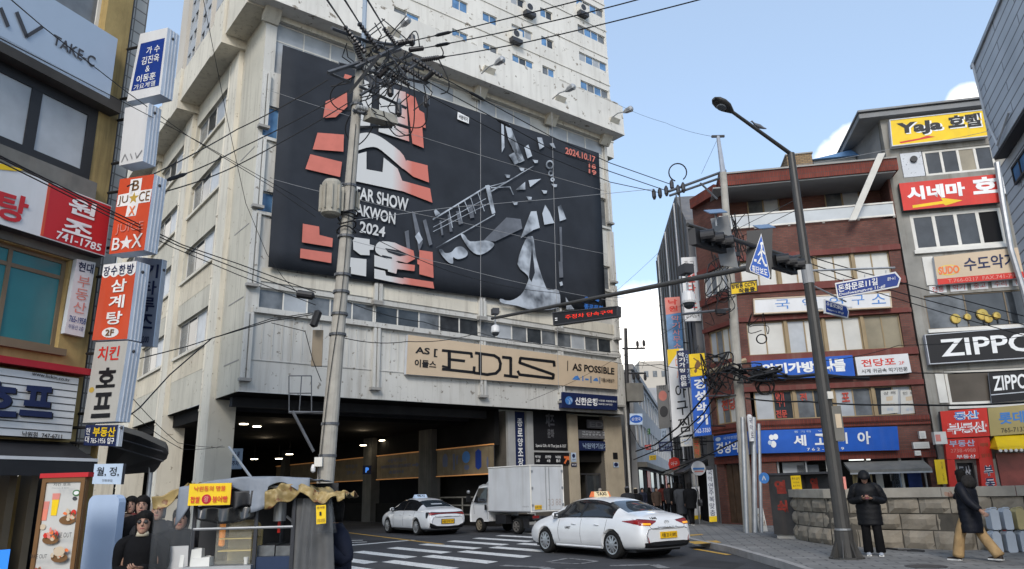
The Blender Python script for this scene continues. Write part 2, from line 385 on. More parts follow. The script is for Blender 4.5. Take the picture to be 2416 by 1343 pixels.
for i in range(4):
    a,d=outer[i],outer[i+1]; a2,d2=inset[i],inset[i+1]
    b.hexa([a,d,d2,a2,a+up*1.03,d+up*1.03,d2+up*1.03,a2+up*1.03])
tag(b.build('kerb',m_kerb),kind='structure')
sdir=V((.607,-.795,0)); pdir=V((.795,.607,0)); b=MB()
a0=gr(829.6,1303.5); f0=gr(900,1326.5)
for k in range(-1,9):
    for st,dv,L in ((a0,V((.83,1.33,0)),3.3),(f0,V((.86,1.34,0)),3.1)):
        o=st+dv*k; o.z=.004; wv=pdir*.5+sdir*-.22
        b.quad(o,o+sdir*L,o+sdir*L+wv,o+wv)
tag(b.build('crosswalk_stripes',m_mark),kind='structure')
def gline(b,pts,wd,z=.004):
    pts=[gr(*p) for p in pts]
    for p,q in zip(pts,pts[1:]):
        d=(q-p).normalized(); nn=V((-d.y,d.x,0))*wd/2
        b.quad(V((p.x-nn.x,p.y-nn.y,z)),V((q.x-nn.x,q.y-nn.y,z)),V((q.x+nn.x,q.y+nn.y,z)),V((p.x+nn.x,p.y+nn.y,z)))
b=MB(); gline(b,[(770,1292),(975,1274.5)],.3); gline(b,[(812,1276),(856,1275)],.25,.005); gline(b,[(818,1281),(866,1279)],.22,.006); gline(b,[(806,1284),(840,1287)],.22,.007)
tag(b.build('stop_line',m_mark),kind='structure')
b=MB(); gline(b,[(780,1252),(867,1263),(1045,1285)],.16,.008); gline(b,[(1640,1296),(1720,1310)],.16,.008)
tag(b.build('yellow_line',m_marky),kind='structure')
b=MB(); gline(b,[(1292,1327),(1340,1318),(1408,1325),(1370,1331),(1300,1329)],.14,.009); gline(b,[(1185,1335),(1280,1340),(1330,1352)],.25,.009); gline(b,[(1440,1336),(1540,1333),(1570,1342)],.25,.009); gline(b,[(1330,1345),(1480,1350)],.3,.009)
tag(b.build('worn_marking',m_markf),kind='structure')
b=MB()
for (q) in ([(1622,1278),(1690,1275),(1702,1280),(1640,1284)],[(1620,1262),(1655,1260),(1660,1262),(1622,1265)]):
    b.add([gr(x,y,PAVE+.004) for x,y in q],[(0,1,2,3)])
tag(b.build('tactile_paving',m_marky),kind='structure')
g=gr(2185,1337,PAVE); b=MB(); b.lathe((g.x,g.y,PAVE+.001),[(.36,0),(.36,.008)],20); tag(b.build('manhole_cover',m_dsteel),'round dark manhole cover set in the grey pavement slabs','manhole cover')
m_patch=M('asphalt_patch',(.028,.028,.03),.85,.3,1,.3,bump=.3,bscale=60)
for i,(q) in enumerate(([(1110,1292),(1290,1290),(1300,1299),(1090,1303)],[(1650,1318),(1760,1330),(1730,1343),(1600,1335)],[(850,1276),(905,1274),(925,1281),(862,1284)])):
    b=MB(); b.add([gr(x,y,.0025) for x,y in q],[(0,1,2,3)]); tag(b.build('road_patch',m_patch),kind='structure')
# ================================================================== arcade block (big white building over the road)
T=thing('arcade_building','huge stained white concrete block spanning the road, with a guitar banner on its front','building',C0)
K=1.16
def zz(z): return 1.7+(z-1.7)*K
zB=5.70; zC=7.02; zS=9.12; zW=10.02; zL=11.0; zU0=20.0; zU1=22.62; zP=23.05
W=21.7; DEP=30
sl_l=[F.uv(x,y) for x,y in ((622,240),(656,335))]; 
lw1=F.r(624,245,668,335); lw2=F.r(611,447,655,508)
rw=[F.r(1405,462,1436,538),F.r(1410,623,1443,686)]
ops=[(.55,21.2,zS,zW,),(.5,21.5,zU0,zU1)]+[(lw1[0],lw1[1]+.5,lw1[2],lw1[3]),(lw2[0],lw2[1]+.5,lw2[2],lw2[3])]+[(q[0],q[1],q[2],q[3]) for q in rw]
mb=MB(); wall(mb,F,0,W,zB,zP,ops,.25); 
mb.build('wall',m_wall,T); mb=MB()
cols=[(-3.75*K,-2.35*K),(-10.3*K,-8.95*K),(-17*K,-15.6*K),(-24*K,-22.6*K)]
floors=[7.56,10.98,14.13,17.3]
sops=[]
for i in range(3):
    ua=cols[i+1][1]+.05; ub=cols[i][0]-.05
    for z in floors: sops.append((ua,ub,zz(z),zz(z)+1.75))
wall(mb,S,-DEP,0,zB,zP+1.2,sops,.25)
mb.quad(F.P(0,zP+1.2),F.P(W,zP+1.2),F.P(W,zP+1.2,-DEP),F.P(0,zP+1.2,-DEP)); mb.quad(F.P(W,zB),F.P(W,zB,-DEP),F.P(W,zP+1.2,-DEP),F.P(W,zP+1.2)); mb.quad(F.P(0,zP),F.P(W,zP),F.P(W,zP+1.2),F.P(0,zP+1.2))
mb.build('side_wall',M('side_cream_wall',(.50,.47,.39),.85,.12,.35,.2,streak=.65,spots=.33,spotcol=(.30,.26,.2),spotscale=4,bump=.25,bscale=12),T)
# panel under the window band: vertical boards
mb=MB(); u=.35
while u<W-.2:
    mb.fbox(F,u,u+.05,zC,zS-.32,.004,.03); u+=.42
mb.fbox(F,.05,W-.05,zC-.05,zC,.004,.035)
mb.build('ribbed_panel',m_wall,T)
mb=MB(); mb.fbox(F,.3,W-.1,zS-.22,zS,0.0,.2); mb.fbox(F,0.02,.55,zW+.02,zL-.1,0,.06); mb.build('sill',m_wall,T)
mb=MB(); mb.fbox(F,.0,W,zU1+.02,zP,0.003,.12); mb.build('lintel',m_wall2,T)
mb=MB(); mb.fbox(F,.02,W,zW+.25,zL-.15,.003,.05); mb.build('lintel',m_wall2,T)
# fins at every structural bay
bays=[.17,F.uv(888,700)[0],F.uv(1134,727)[0],F.uv(1315,745)[0],W-.25]
mb=MB()
for ub in bays:
    for z0,z1 in ((6.2,zS-.25),(zW+.05,13.2),(13.5,16.6),(17.2,zU0-.2)):
        if ub in bays[1:-1] and z0>10.5: continue
        mb=MB(); mb.fbox(F,ub-.16,ub+.16,z0,z1,.0,.1)
        for du in ((-.16,-.03),(.03,.16)): mb.fbox(F,ub+du[0],ub+du[1],z0,z1,.1,.2)
        f_=mb.build('fin',m_wall,T); mb=MB(); mb.fbox(F,ub-.24,ub+.24,z0-.12,z0,0,.26); mb.build('soffit',m_conc,f_)
for ub in bays[1:-1]:
    mb=MB(); mb.fbox(F,ub-.2,ub+.2,zW+.12,zL-.06,.0,.12)
    for du in ((-.2,-.03),(.03,.2)): mb.fbox(F,ub+du[0],ub+du[1],zW+.12,zL-.06,.12,.22)
    f_=mb.build('fin',m_wall,T); mb=MB(); mb.fbox(F,ub-.24,ub+.24,zW+.03,zW+.12,0,.26); mb.build('soffit',m_conc,f_)
# windows: low band, top band, slices beside the banner
gm=[m_curtain,m_glass,m_glassg,m_glass,m_curtain,m_glassg,m_glass,m_curtain,m_glass,m_glassg]
edges=[.55]+bays[1:-1]+[21.2]
for i in range(len(edges)-1):
    n=max(3,round((edges[i+1]-edges[i])/1.12)); window(F,edges[i]+(.02 if i else 0),edges[i+1]-.02,zS,zW,T,n,m_wframe,[m_glassg,m_curtain,m_glassg,m_glassg] if i==0 else ([m_glass,m_glass,m_glassg] if i<2 else [m_glassg,m_curtain,m_glassg,m_glass]),-.14,.06)
edges=[.5]+bays[1:-1]+[21.5]
for i in range(len(edges)-1):
    n=max(3,round((edges[i+1]-edges[i])/1.35)); window(F,edges[i]+(.03 if i else 0),edges[i+1]-.03,zU0,zU1,T,n,m_wframe,[m_curtain,m_curtain,m_blind,m_curtain,m_curtain],-.14,.06,2,None,.34)
for q in (lw1,lw2): window(F,q[0],q[1]+.5,q[2],q[3],T,2,m_wframe,[m_glassb,m_glass],-.14,.05,1,m_wall)
for q in rw: window(F,q[0],q[1],q[2],q[3],T,1,m_wframe,[m_glassg],-.14,.05,1,m_wall)
# side windows with long sills and columns
k=0
for a in sops:
    window(S,a[0],a[1],a[2],a[3],T,4,m_wframe,[m_glassg,m_glass,m_curtain,m_glass,m_glassg],-.16,.06,1,m_wall2); k+=1
    u=a[0]+.05; rib=MB()
    if a[2]<14:
        while u<a[1]: rib.fbox(S,u,u+.05,a[2]-1.2,a[2]-.2,.003,.03); u+=.17
        rib.build('ribbed_side_panel',m_wall2,T)
for (a,bq) in cols:
    mb=MB(); mb.fbox(S,a+.25,bq-.2,0,zP+.6,-.9,.22); mb.build('column',m_wall2,T)
for (a,bq) in cols:
    mb=MB(); mb.tube([S.P(a+.08,.3,.14),S.P(a+.08,zP-.4,.14)],.11,8)
    for z in range(2,23,3): mb.lathe(S.P(a+.08,z+.3,.14),[(.14,0),(.14,.08)],8)
    mb.build('drainpipe',m_wall2,T)
for z in (6.95,9.55,12.75,16.3): mb=MB(); mb.fbox(S,-2.1,-.25,z,z+.05,-.01,.012); mb.build('panel_joint',m_conc,T)
# cornice: front parapet, brackets, side parapet
FP=F.shift(1.0); zq0=FP.uv(1000,137)[1]; zq1=zq0+2.0
mb=MB(); mb.fbox(F,-1.0,W+.6,zq0+.12,zq1,.8,1.0); mb.fbox(F,-1.0,W+.6,zq0,zq0+.12,.0,1.03); mb.build('parapet',m_tower,T)
for ub in bays: mb=MB(); mb.hexa([F.P(ub-.4,zq0-.55,.1),F.P(ub+.35,zq0-.55,.1),F.P(ub+.35,zq0-.55,0),F.P(ub-.4,zq0-.55,0),F.P(ub-.4,zq0+.85,1.22),F.P(ub+.35,zq0+.85,1.22),F.P(ub+.35,zq0+.85,0),F.P(ub-.4,zq0+.85,0)]); mb.build('bracket',m_wall2,T)
zs0=zz(20.0)-.3
mb=MB(); prev=0.6
for i,(a,bq) in enumerate(cols):
    mb.fbox(S,a-.0,bq+.0,zs0-.25,zs0+2.2,0,1.15)
for (a,bq) in ((-2.3*K,.3),(cols[1][1],cols[0][0]),(cols[2][1],cols[1][0]),(cols[3][1],cols[2][0])):
    mb.fbox(S,a,bq,zs0+.35,zs0+2.1,.75,1.0); mb.fbox(S,a,bq,zs0+.2,zs0+.35,0,1.02)
mb.build('side_parapet',m_wall2,T)
mb=MB()
for i in range(40):
    u=-random.uniform(0,22); mb.fbox(S,u,u+random.uniform(.1,.6),zs0+2.1,zs0+2.1+random.uniform(.03,.25),.78,.98)
for i in range(30):
    u=random.uniform(8,W); mb.fbox(F,u,u+random.uniform(.1,.5),zq1,zq1+random.uniform(.02,.16),.82,.98)
mb.build('broken_coping',m_concl,T)
# underpass: ceiling, beams, far wall, inner wall
UR=F.uv(1195,1085)[0]                            # where the inner wall meets the front
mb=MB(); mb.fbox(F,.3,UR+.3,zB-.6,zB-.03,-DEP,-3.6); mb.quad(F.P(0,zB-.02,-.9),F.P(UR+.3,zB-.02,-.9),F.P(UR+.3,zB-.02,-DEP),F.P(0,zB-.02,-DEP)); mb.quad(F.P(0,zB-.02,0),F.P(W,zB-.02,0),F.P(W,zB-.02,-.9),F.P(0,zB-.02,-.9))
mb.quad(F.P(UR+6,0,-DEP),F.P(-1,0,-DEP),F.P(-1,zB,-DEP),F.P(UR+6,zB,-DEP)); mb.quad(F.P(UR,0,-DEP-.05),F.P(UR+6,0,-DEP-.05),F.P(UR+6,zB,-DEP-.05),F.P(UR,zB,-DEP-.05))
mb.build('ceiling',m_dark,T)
m_beam=M('shade_toned_beam',(.035,.036,.04),.85,.2,1)  # beams coloured dark to carry the shade under the block
for o in (1.6,3.2): mb=MB(); mb.fbox(F,.3,UR,zB-.42,zB-.03,-o-.35,-o); mb.build('beam',m_beam,T)
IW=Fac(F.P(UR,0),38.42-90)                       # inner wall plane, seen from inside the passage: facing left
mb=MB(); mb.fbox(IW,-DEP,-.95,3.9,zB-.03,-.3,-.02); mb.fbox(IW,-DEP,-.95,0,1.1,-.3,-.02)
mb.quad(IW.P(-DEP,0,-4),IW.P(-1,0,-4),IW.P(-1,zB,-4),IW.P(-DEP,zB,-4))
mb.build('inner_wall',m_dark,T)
m_col=M('shade_toned_column',(.09,.087,.08),.85,.2,1.2,streak=.4)  # base colour lowered to hold the passage shade
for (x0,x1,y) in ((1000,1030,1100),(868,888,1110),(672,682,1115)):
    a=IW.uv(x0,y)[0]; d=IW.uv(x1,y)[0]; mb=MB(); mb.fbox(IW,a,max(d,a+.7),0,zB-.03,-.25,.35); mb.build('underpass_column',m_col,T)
# lit hoardings along the inner wall
m_hoard=M('yellowed_hoarding',(.19,.15,.095),.6,.2,2,streak=.5,streakcol=(.08,.05,.02))
m_led=M('warm_led_strip',(.8,.36,.12),.5,0,1,emit=.09)
hz0=IW.uv(1100,1120)[1]; hz1=IW.uv(1100,1056)[1]
segs=[]
for (x0,x1) in ((1031,1196),(890,999),(785,866),(686,780),(612,671)):
    a=IW.uv(x0,1100,.05)[0]; d=IW.uv(x1,1100,.05)[0]; segs.append((a,min(d,-.95)))
hl=['lit yellowed hoarding in the underpass printed with four blue pictures, nearest the truck','lit hoarding in the underpass with three lines of text and an arrow','dim lit hoarding in the underpass beside the blue parking sign','dim lit hoarding far inside the underpass left of the concrete pole','furthest small lit hoarding deep inside the underpass']
for i,((a,d),lab) in enumerate(zip(segs,hl)):
    q=[IW.P(a,hz1,.06),IW.P(d,hz1,.06),IW.P(d,hz0,.06),IW.P(a,hz0,.06)]
    tx=[];sh=[]
    if i==0: sh=[(ell(.16,.42,.05,.26),'V2','picture'),([(.11,.52),(.21,.52),(.2,.66),(.12,.66)],'V2','picture'),([(.30,.2),(.34,.2),(.34,.8),(.31,.8)],'V2','picture'),([(.36,.3),(.40,.25),(.39,.6),(.37,.6)],'V2','picture'),(ell(.54,.36,.07,.22),'BL2','picture'),(ell(.55,.74,.045,.1),'V2','picture'),([(.70,.2),(.75,.1),(.80,.2),(.80,.75),(.75,.85),(.70,.75)],'DB','picture'),(ell(.9,.6,.015,.2),'V2','picture')]
    if i==1: tx=[('낙원악기상가',.25,.15,.65,.33,'V2'),('NAKWON MUSICAL INSTRUMENTS',.1,.42,.75,.55,'V2'),('종합안내',.28,.66,.6,.8,'V2')]; sh=[([(.78,.47),(.86,.47),(.86,.40),(.93,.5),(.86,.6),(.86,.53),(.78,.53)],'V2','arrow')]
    if i==2: tx=[('악기상가',.4,.25,.75,.42,'V2'),('2F  3F',.45,.55,.7,.7,'V2')]
    th,mp=sign('lit_hoarding',lab,'hoarding',q,IW.n,.06,m_hoard,m_black,tx,sh)
    mb=MB(); mb.fbox(IW,a,d,hz1,hz1+.05,.03,.12); mb.build('light_strip',m_led,th); mb=MB(); mb.fbox(IW,a,d,hz0-.05,hz0,.03,.12); mb.build('light_strip',m_led,th)
# ceiling lamps
m_lamp=M('lamp_glow',(1,.86,.62),.5,0,1,emit=9)
CL=MB(); CL.lathe((0,0,0),[(.2,-.03),(.2,0)],14); CLb=MB(); CLb.lathe((0,0,0),[(.24,0),(.24,.05)],14)
proto=None
lamps=[(606,1006),(575,1000),(902,1039),(1053,1017),(1155,1013),(857,1050.5),(783,1056),(683,1071.5),(658,1082),(600,1083),(953,1141),(986,1138)]
lnames={0:'left',}
for i,(x,y) in enumerate(lamps[:10]):
    p=gr(x,y,zB-.63)
    ymax=47 if x>700 else 45
    if p.y>ymax: p=at(x,y,ymax)
    lab='round ceiling lamp glowing under the dark underpass ceiling'
    if proto is None:
        proto=thing('ceiling_lamp',lab,'ceiling lamp',(0,0,0),'ceiling lamps glowing in the underpass'); CL.build('diffuser',m_lamp,proto); CLb.tube([(0,0,.05),(0,0,.75)],.012,5); CLb.build('housing',m_black,proto); proto.location=p
    else: dup(proto,p)
for k,(u_,o_) in enumerate(((4,-6),(10,-9),(7,-16))):
    l=bpy.data.lights.new('ceiling_lamp_light','POINT'); l.energy=12; l.color=(1,.8,.55); l.shadow_soft_size=.3; lo=bpy.data.objects.new('ceiling_lamp_light',l); COL.objects.link(lo); lo.location=F.P(u_,zB-.8,o_)
# ================================================================== the banner on the arcade front
def pxpoly(parent,fa,pts,mat,o,name):
    mb=MB()
    lst=pts if isinstance(pts[0][0],(list,tuple)) else [pts]
    for i,p in enumerate(lst):
        q=[fa.q(x,y,o) for x,y in p]
        try: fs=poly_tris([((k-fa.O).dot(fa.u),k.z) for k in q])
        except Exception: fs=[tuple(range(len(q)))]
        mb.add(q,[tuple(f) for f in fs])
    return mb.build(name,c(mat) if isinstance(mat,str) else mat,parent)
FB=.32
bq=pq(F,[(669,104.5),(1414.5,360.6),(1432,738),(634,629)],FB)
BT=thing('banner','giant black fabric banner advertising a guitar show, hung across the arcade front','banner',bq[3])
m_ban=M('banner_fabric',(.030,.034,.042),.8,.18,.6,.15,bump=.15,bscale=3)
mb=MB(); NU,NV=26,12
def bmap(s,t): return bq[0].lerp(bq[1],s).lerp(bq[3].lerp(bq[2],s),t)
ids=[]
for j in range(NV+1):
    for i in range(NU+1):
        s_,t_=i/NU,j/NV; wv=.012*math.sin(s_*23+t_*2)*math.sin(t_*3.1)+.012*math.sin(s_*7-t_*11)
        mb.v.append(bmap(s_,t_)+F.n*(wv-.06)+V((0,0,.12*math.sin(math.pi*s_)*(-t_)*.3)))
for j in range(NV):
    for i in range(NU): a=j*(NU+1)+i; mb.f.append((a,a+NU+1,a+NU+2,a+1)); mb.m.append(0)
bo=mb.build('cloth',m_ban,BT,True)
sm=bo.modifiers.new('thick','SOLIDIFY'); sm.thickness=.02
B7=lambda L:[(620+x/2.166,80+y/2.166) for x,y in L]
B8=lambda L:[(1020+x/2.686,260+y/2.686) for x,y in L]
m_pw=M('print_white',(.56,.56,.55),.8,.12,1.5); m_pr=M('print_coral',(.56,.17,.13),.8,.1,1.5); m_pg=M('print_grey',(.12,.13,.15),.8,.3,1.5); m_pl=M('print_soft_photo',(.40,.44,.50),.8,.12,2.0); _t=m_pl.node_tree; _n=_t.nodes; _g=_n.new('ShaderNodeNewGeometry'); _q=_n.new('ShaderNodeTexNoise'); _q.inputs['Scale'].default_value=.8; _q.inputs['Detail'].default_value=3; _r=_n.new('ShaderNodeValToRGB'); _e=_r.color_ramp.elements; _e[0].position=.36; _e[0].color=(.06,.07,.085,1); _e[1].position=.56; _e[1].color=(.46,.50,.55,1)
_t.links.new(_g.outputs['Position'],_q.inputs['Vector']); _t.links.new(_q.outputs['Fac'],_r.inputs['Fac']); _t.links.new(_r.outputs['Color'],_n['Principled BSDF'].inputs['Base Color'])
m_fade=M('print_white_to_coral',(.56,.56,.55),.8,0); _t=m_fade.node_tree; _n=_t.nodes; _g=_n.new('ShaderNodeNewGeometry'); _d=_n.new('ShaderNodeVectorMath'); _d.operation='DOT_PRODUCT'; _d.inputs[1].default_value=F.u; _mr=_n.new('ShaderNodeMapRange'); _mr.inputs['From Min'].default_value=F.q(925,400,FB).dot(F.u); _mr.inputs['From Max'].default_value=F.q(972,400,FB).dot(F.u); _mx=_n.new('ShaderNodeMixRGB'); _mx.inputs['Color1'].default_value=(.56,.56,.55,1); _mx.inputs['Color2'].default_value=(.56,.17,.13,1)
_t.links.new(_g.outputs['Position'],_d.inputs[0]); _t.links.new(_d.outputs['Value'],_mr.inputs['Value']); _t.links.new(_mr.outputs[0],_mx.inputs['Fac']); _t.links.new(_mx.outputs[0],_n['Principled BSDF'].inputs['Base Color'])
pxpoly(BT,F,[B7(x) for x in (
 [(488,245),(520,235),(548,250),(560,300),(548,470),(490,480)],[(598,262),(730,298),(748,550),(592,500)],
 bez([(463,598),(466,525),(530,505),(585,518),(650,560),(720,622),(735,700),(650,632),(585,582),(530,582)],3),
 [(455,622),(530,602),(530,692),(612,707),(618,632),(690,690),(712,748),(722,806),(450,748)],
 [(460,1038),(546,1050),(546,1076),(570,1082),(565,1104),(546,1104),(546,1132),(500,1130),(463,1102)],[(420,1140),(530,1152),(528,1240),(450,1226),(450,1192),(420,1186)],
 bez([(580,1078),(612,1060),(700,1080),(690,1160),(640,1150),(580,1118)],3),[(570,1130),(690,1166),(690,1188),(688,1200),(682,1226),(640,1215),(640,1205),(570,1188)],[(570,1200),(625,1212),(630,1235),(720,1250),(718,1280),(570,1250)])],m_fade,FB+.05,'white_lettering')
pxpoly(BT,F,[B7(x) for x in (
 [(308,430),(322,345),(395,318),(430,300),(432,372),(372,426)],[(735,305),(780,325),(800,390),(825,405),(833,482),(815,476),(823,584),(765,560)],[(420,205),(455,215),(450,232),(412,228)],
 [(255,590),(280,505),(415,515),(412,602)],[(218,690),(243,615),(405,655),(395,732)],
 [(205,970),(288,985),(290,1028),(358,1045),(355,1090),(200,1065)],[(193,1097),(352,1120),(350,1172),(190,1145)],
 [(800,1105),(868,1115),(873,1248),(800,1228),(800,1180),(790,1176),(790,1150),(800,1150)])],m_pr,FB+.055,'coral_lettering')
pxpoly(BT,F,[B7(x) for x in ([(735,645),(842,672),(850,760),(770,730),(720,690)],[(712,750),(855,790),(867,863),(720,806)],[(700,1080),(770,1108),(778,1150),(738,1172),(690,1160)],[(690,1170),(778,1182),(775,1213),(686,1202)],[(720,1245),(870,1268),(876,1302),(715,1277)])],m_fade,FB+.054,'faded_lettering')
pxpoly(BT,F,[B7(x) for x in ([(625,1095),(700,1108),(738,1130),(700,1137),(640,1116)],[(610,1130),(660,1142),(660,1150),(610,1140)])],m_ban,FB+.062,'letter_counter')
for t,q,bo_ in (('GUITAR SHOW',[(370,752),(745,842),(742,908),(368,815)],.0),('NAKWON',[(440,856),(680,915),(676,975),(438,915)],.0),('2024',[(497,955),(628,987),(623,1040),(495,1015)],.0)):
    text_on(BT,F,B7(q),t,m_pw,.025,False,FB+.06)
text_on(BT,F,[(1334,347),(1405,369),(1405,384),(1334,363)],'2024.10.17',m_pr,.03,False,FB+.06)
text_on(BT,F,[(1389,384),(1406,389),(1406,400),(1389,395)],'18',m_pr,.03,False,FB+.06); text_on(BT,F,[(1389,398),(1407,403),(1407,415),(1389,409)],'19',m_pr,.03,False,FB+.06)
pxpoly(BT,F,[B8(x) for x in (
 [(437,70),(452,75),(458,235),(440,270)],[(460,85),(490,90),(560,260),(585,320),(550,335),(515,150),(482,185)],[(485,285),(530,262),(570,322),(522,347)],[(583,235),(608,218),(633,290),(603,306)],[(665,172),(695,175),(709,230),(680,250)],[(742,212),(768,208),(782,242),(760,235)],
 [(528,505),(588,455),(590,503)],[(610,445),(690,435),(620,488)],
 [(560,812),(602,700),(625,642),(660,640),(681,745),(640,760)],[(697,655),(715,600),(742,642),(774,715),(710,726)],[(795,612),(815,600),(849,690),(808,704)],
 bez([(180,790),(205,792),(240,832),(340,826),(390,845),(380,872),(330,908),(280,914),(228,872)],3),bez([(42,885),(62,882),(80,905),(120,900),(150,870),(190,866),(224,900),(212,930),(160,945),(132,932),(132,970),(105,967),(62,922)],3),
 [(335,478),(362,475),(400,652),(378,660)],
 bez([(625,800),(642,815),(662,950),(715,1110),(740,1140),(800,1142),(798,1252),(640,1266),(540,1240),(440,1222),(432,1195),(490,1208),(560,1172),(600,1100),(606,1050),(540,975),(590,822)],3),[(845,1185),(872,1225),(900,1262),(850,1264)],[(805,1092),(822,1086),(828,1108),(812,1116)],bez([(-228,-55),(-205,-75),(-195,-45),(-215,10),(-226,-10)],3),
 [(10,640),(22,625),(50,655),(20,672)],[(-110,800),(-85,770),(-60,820),(-85,850)])],m_pl,FB+.05,'guitar_picture')
pxpoly(BT,F,[B8(x) for x in ([(470,680),(560,690),(570,750),(400,832),(320,830)],[(222,602),(252,597),(266,680),(240,686)],[(150,640),(178,640),(195,718),(168,726)],[(97,662),(112,660),(128,768),(110,772)],[(45,700),(58,700),(70,790),(58,795)],[(-130,640),(-110,650),(-60,840),(-85,900)],[(-175,770),(-150,760),(-140,880),(-160,890)],[(-60,700),(-40,690),(0,850),(-20,860)],[(805,740),(820,740),(826,960),(812,960)],[(800,960),(825,960),(830,1060),(805,1062)])],m_pg,FB+.047,'faint_picture')
pxpoly(BT,F,[B8([(632,862),(650,1030),(628,1090),(612,1060)])],m_ban,FB+.06,'picture_shadow')
ln=[]
for p,wd in ([(5,692),(355,478)],9),([(25,872),(395,662)],6),([(105,632),(128,745)],4),([(165,598),(190,715)],4),([(205,578),(232,645)],4),([(243,555),(275,655)],4),([(290,527),(330,640)],4),([(360,485),(470,455)],5),([(372,512),(640,355)],4),([(362,524),(565,400)],4),([(372,492),(492,486),(513,535)],6),([(5,742),(340,560)],3),([(5,770),(360,590)],3):
    ln+= [B8(x) for x in stroke(p,wd)]
for (x,y) in ((655,322),(568,372),(478,415),(615,555),(712,515),(525,587),(775,475)):
    for k in range(3): ln+=[B8([(x-22+k*6,y-8+k*7),(x+16-k*2,y-4+k*6),(x+14,y+2+k*5),(x-12+k*3,y-2+k*8)])]
for (x,y,r) in ((745,345,26),(752,400,18),(762,440,13)):
    for k in range(12):
        a0_,a1_=k*math.pi/6,(k+1)*math.pi/6; ln+=[B8([(x+r*math.cos(a0_),y+r*1.1*math.sin(a0_)),(x+r*math.cos(a1_),y+r*1.1*math.sin(a1_)),(x+(r-9)*math.cos(a1_),y+(r-9)*1.1*math.sin(a1_)),(x+(r-9)*math.cos(a0_),y+(r-9)*1.1*math.sin(a0_))])]
pxpoly(BT,F,ln,m_pl,FB+.056,'guitar_lines')
pxpoly(BT,F,[(1080,264),(1107,275),(1106,292),(1079,281)],'W',FB+.06,'label_patch'); text_on(BT,F,[(1083,269),(1104,278),(1103,288),(1082,279)],'낙원악기',c('K'),.03,False,FB+.066)
text_on(BT,F,[(1378,716),(1424,722),(1424,733),(1378,729)],'종로문화',M('print_blue',(.04,.16,.5),.7),.03,False,FB+.06)
pxpoly(BT,F,stroke([(1375,712),(1384,702),(1392,708),(1402,705),(1412,710)],5),M('print_blue_wave',(.04,.16,.5),.7),FB+.06,'emblem')
# ================================================================== signs on the arcade block
fq=pq(F,[(963,790),(1457,856),(1457,919),(958,883)],.24)
m_beige=M('beige_signboard',(.55,.43,.30),.6,.06,1,.3)
def inpx(fa,q,o):     # sign coordinates from photo pixels are awkward on a slanted quad, so strokes are cut on the plane itself
    return [fa.q(x,y,o) for x,y in q]
th,mp=sign('shop_fascia','long beige shop fascia with huge black block letters along the arcade beam','shop sign',fq,F.n,.2,m_beige,'L',
 [('AS [',.03,.28,.118,.5,'K',.03),('이들스',.03,.60,.115,.80,'K',.03),('|',.718,.16,.722,.5,'K',.0),('AS POSSIBLE',.745,.22,.98,.47,'K',.03),('이들스낙원상가',.905,.63,.98,.78,'K',.02)],
 [([(.745,.78),(.76,.66),(.775,.62),(.79,.78)],'BL2','icon'),([(.80,.62),(.806,.62),(.806,.8),(.80,.8)],'BL2','icon'),([(.815,.70),(.835,.70),(.835,.76),(.815,.76)],'BL2','icon'),([(.842,.6),(.852,.6),(.852,.84),(.842,.84)],'G','icon'),([(.858,.76),(.87,.66),(.882,.64),(.89,.76)],'BL2','icon'),([(.893,.6),(.9,.6),(.9,.84),(.893,.84)],'G','icon')])
ST=[]
for p,wd in ([(1044,827),(1112,834),(1113,843)],6.2),([(1060,828),(1060,868)],8),([(1060,848),(1096,852)],6.2),([(1044,871),(1118,879),(1119,866)],6.6),([(1044,864),(1060,868)],5),\
 ([(1122,833),(1166,839),(1177,846),(1181,858),(1179,872),(1170,881),(1150,884),(1120,880)],6.6),([(1133,836),(1133,880)],8),([(1186,843),(1205,845),(1205,888)],7),([(1190,886),(1222,890)],6.6),\
 ([(1308,864),(1307,854),(1228,845),(1226,856),(1306,884),(1305,893),(1226,884)],6.6),([(1226,884),(1222,876)],6.2):
    ST+=stroke(p,wd)
pxpoly(th,F,ST,'K',.253,'lettering')
fq=pq(F,[(1327,925),(1457,935),(1457,968),(1326,962)],.3)
sign('bank_sign','navy bank sign with white lettering and a round blue emblem under the beige fascia','bank sign',fq,F.n,.25,'N','N',[('신한은행',.22,.27,.62,.78,'W',.03),('낙원동 자동화코너',.64,.33,.97,.47,'W',.015),('365일 24시간',.64,.56,.9,.70,'W',.015)],[(ell(.115,.52,.065,.27),'BL2','emblem'),(bez([(.07,.42),(.12,.5),(.14,.7),(.11,.75),(.12,.55)],3),'SB','emblem'),(bez([(.12,.35),(.165,.4),(.17,.62),(.145,.5)],3),'SB','emblem')])
# ground-floor block on the right of the passage
G=F.shift(-.9)
m_cream=M('cream_stone',(.42,.36,.27),.7,.12,1.2,.3,streak=.25)
m_gcol=M('grey_stone',(.34,.34,.33),.7,.1,1.2,.3,streak=.2)
GB=thing('ground_floor_shopfront','recessed cream and grey shopfront with posters under the right end of the arcade','shopfront',G.P(UR+3,0))
u0=G.uv(1196,1080)[0]; u1=G.uv(1470,1080)[0]
def gx(x,y=1060): return G.uv(x,y)[0]
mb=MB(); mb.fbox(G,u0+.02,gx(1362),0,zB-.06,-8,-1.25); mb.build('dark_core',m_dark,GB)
mb=MB(); mb.fbox(G,u0,gx(1362),0,zB-.04,-1.2,-.05); mb.fbox(G,gx(1427),u1-.05,0,zB-.04,-8,-.05); mb.build('wall',M('shade_toned_shopfront_wall',(.10,.09,.075),.8,.2,1),GB); mb=MB(); mb.fbox(G,gx(1362)+.01,gx(1427)-.01,3.1,zB-.06,-8,-.3); mb.build('overhang_shade_panel',m_dark,GB)  # wall and panel over the door coloured dark for the shade under the overhang
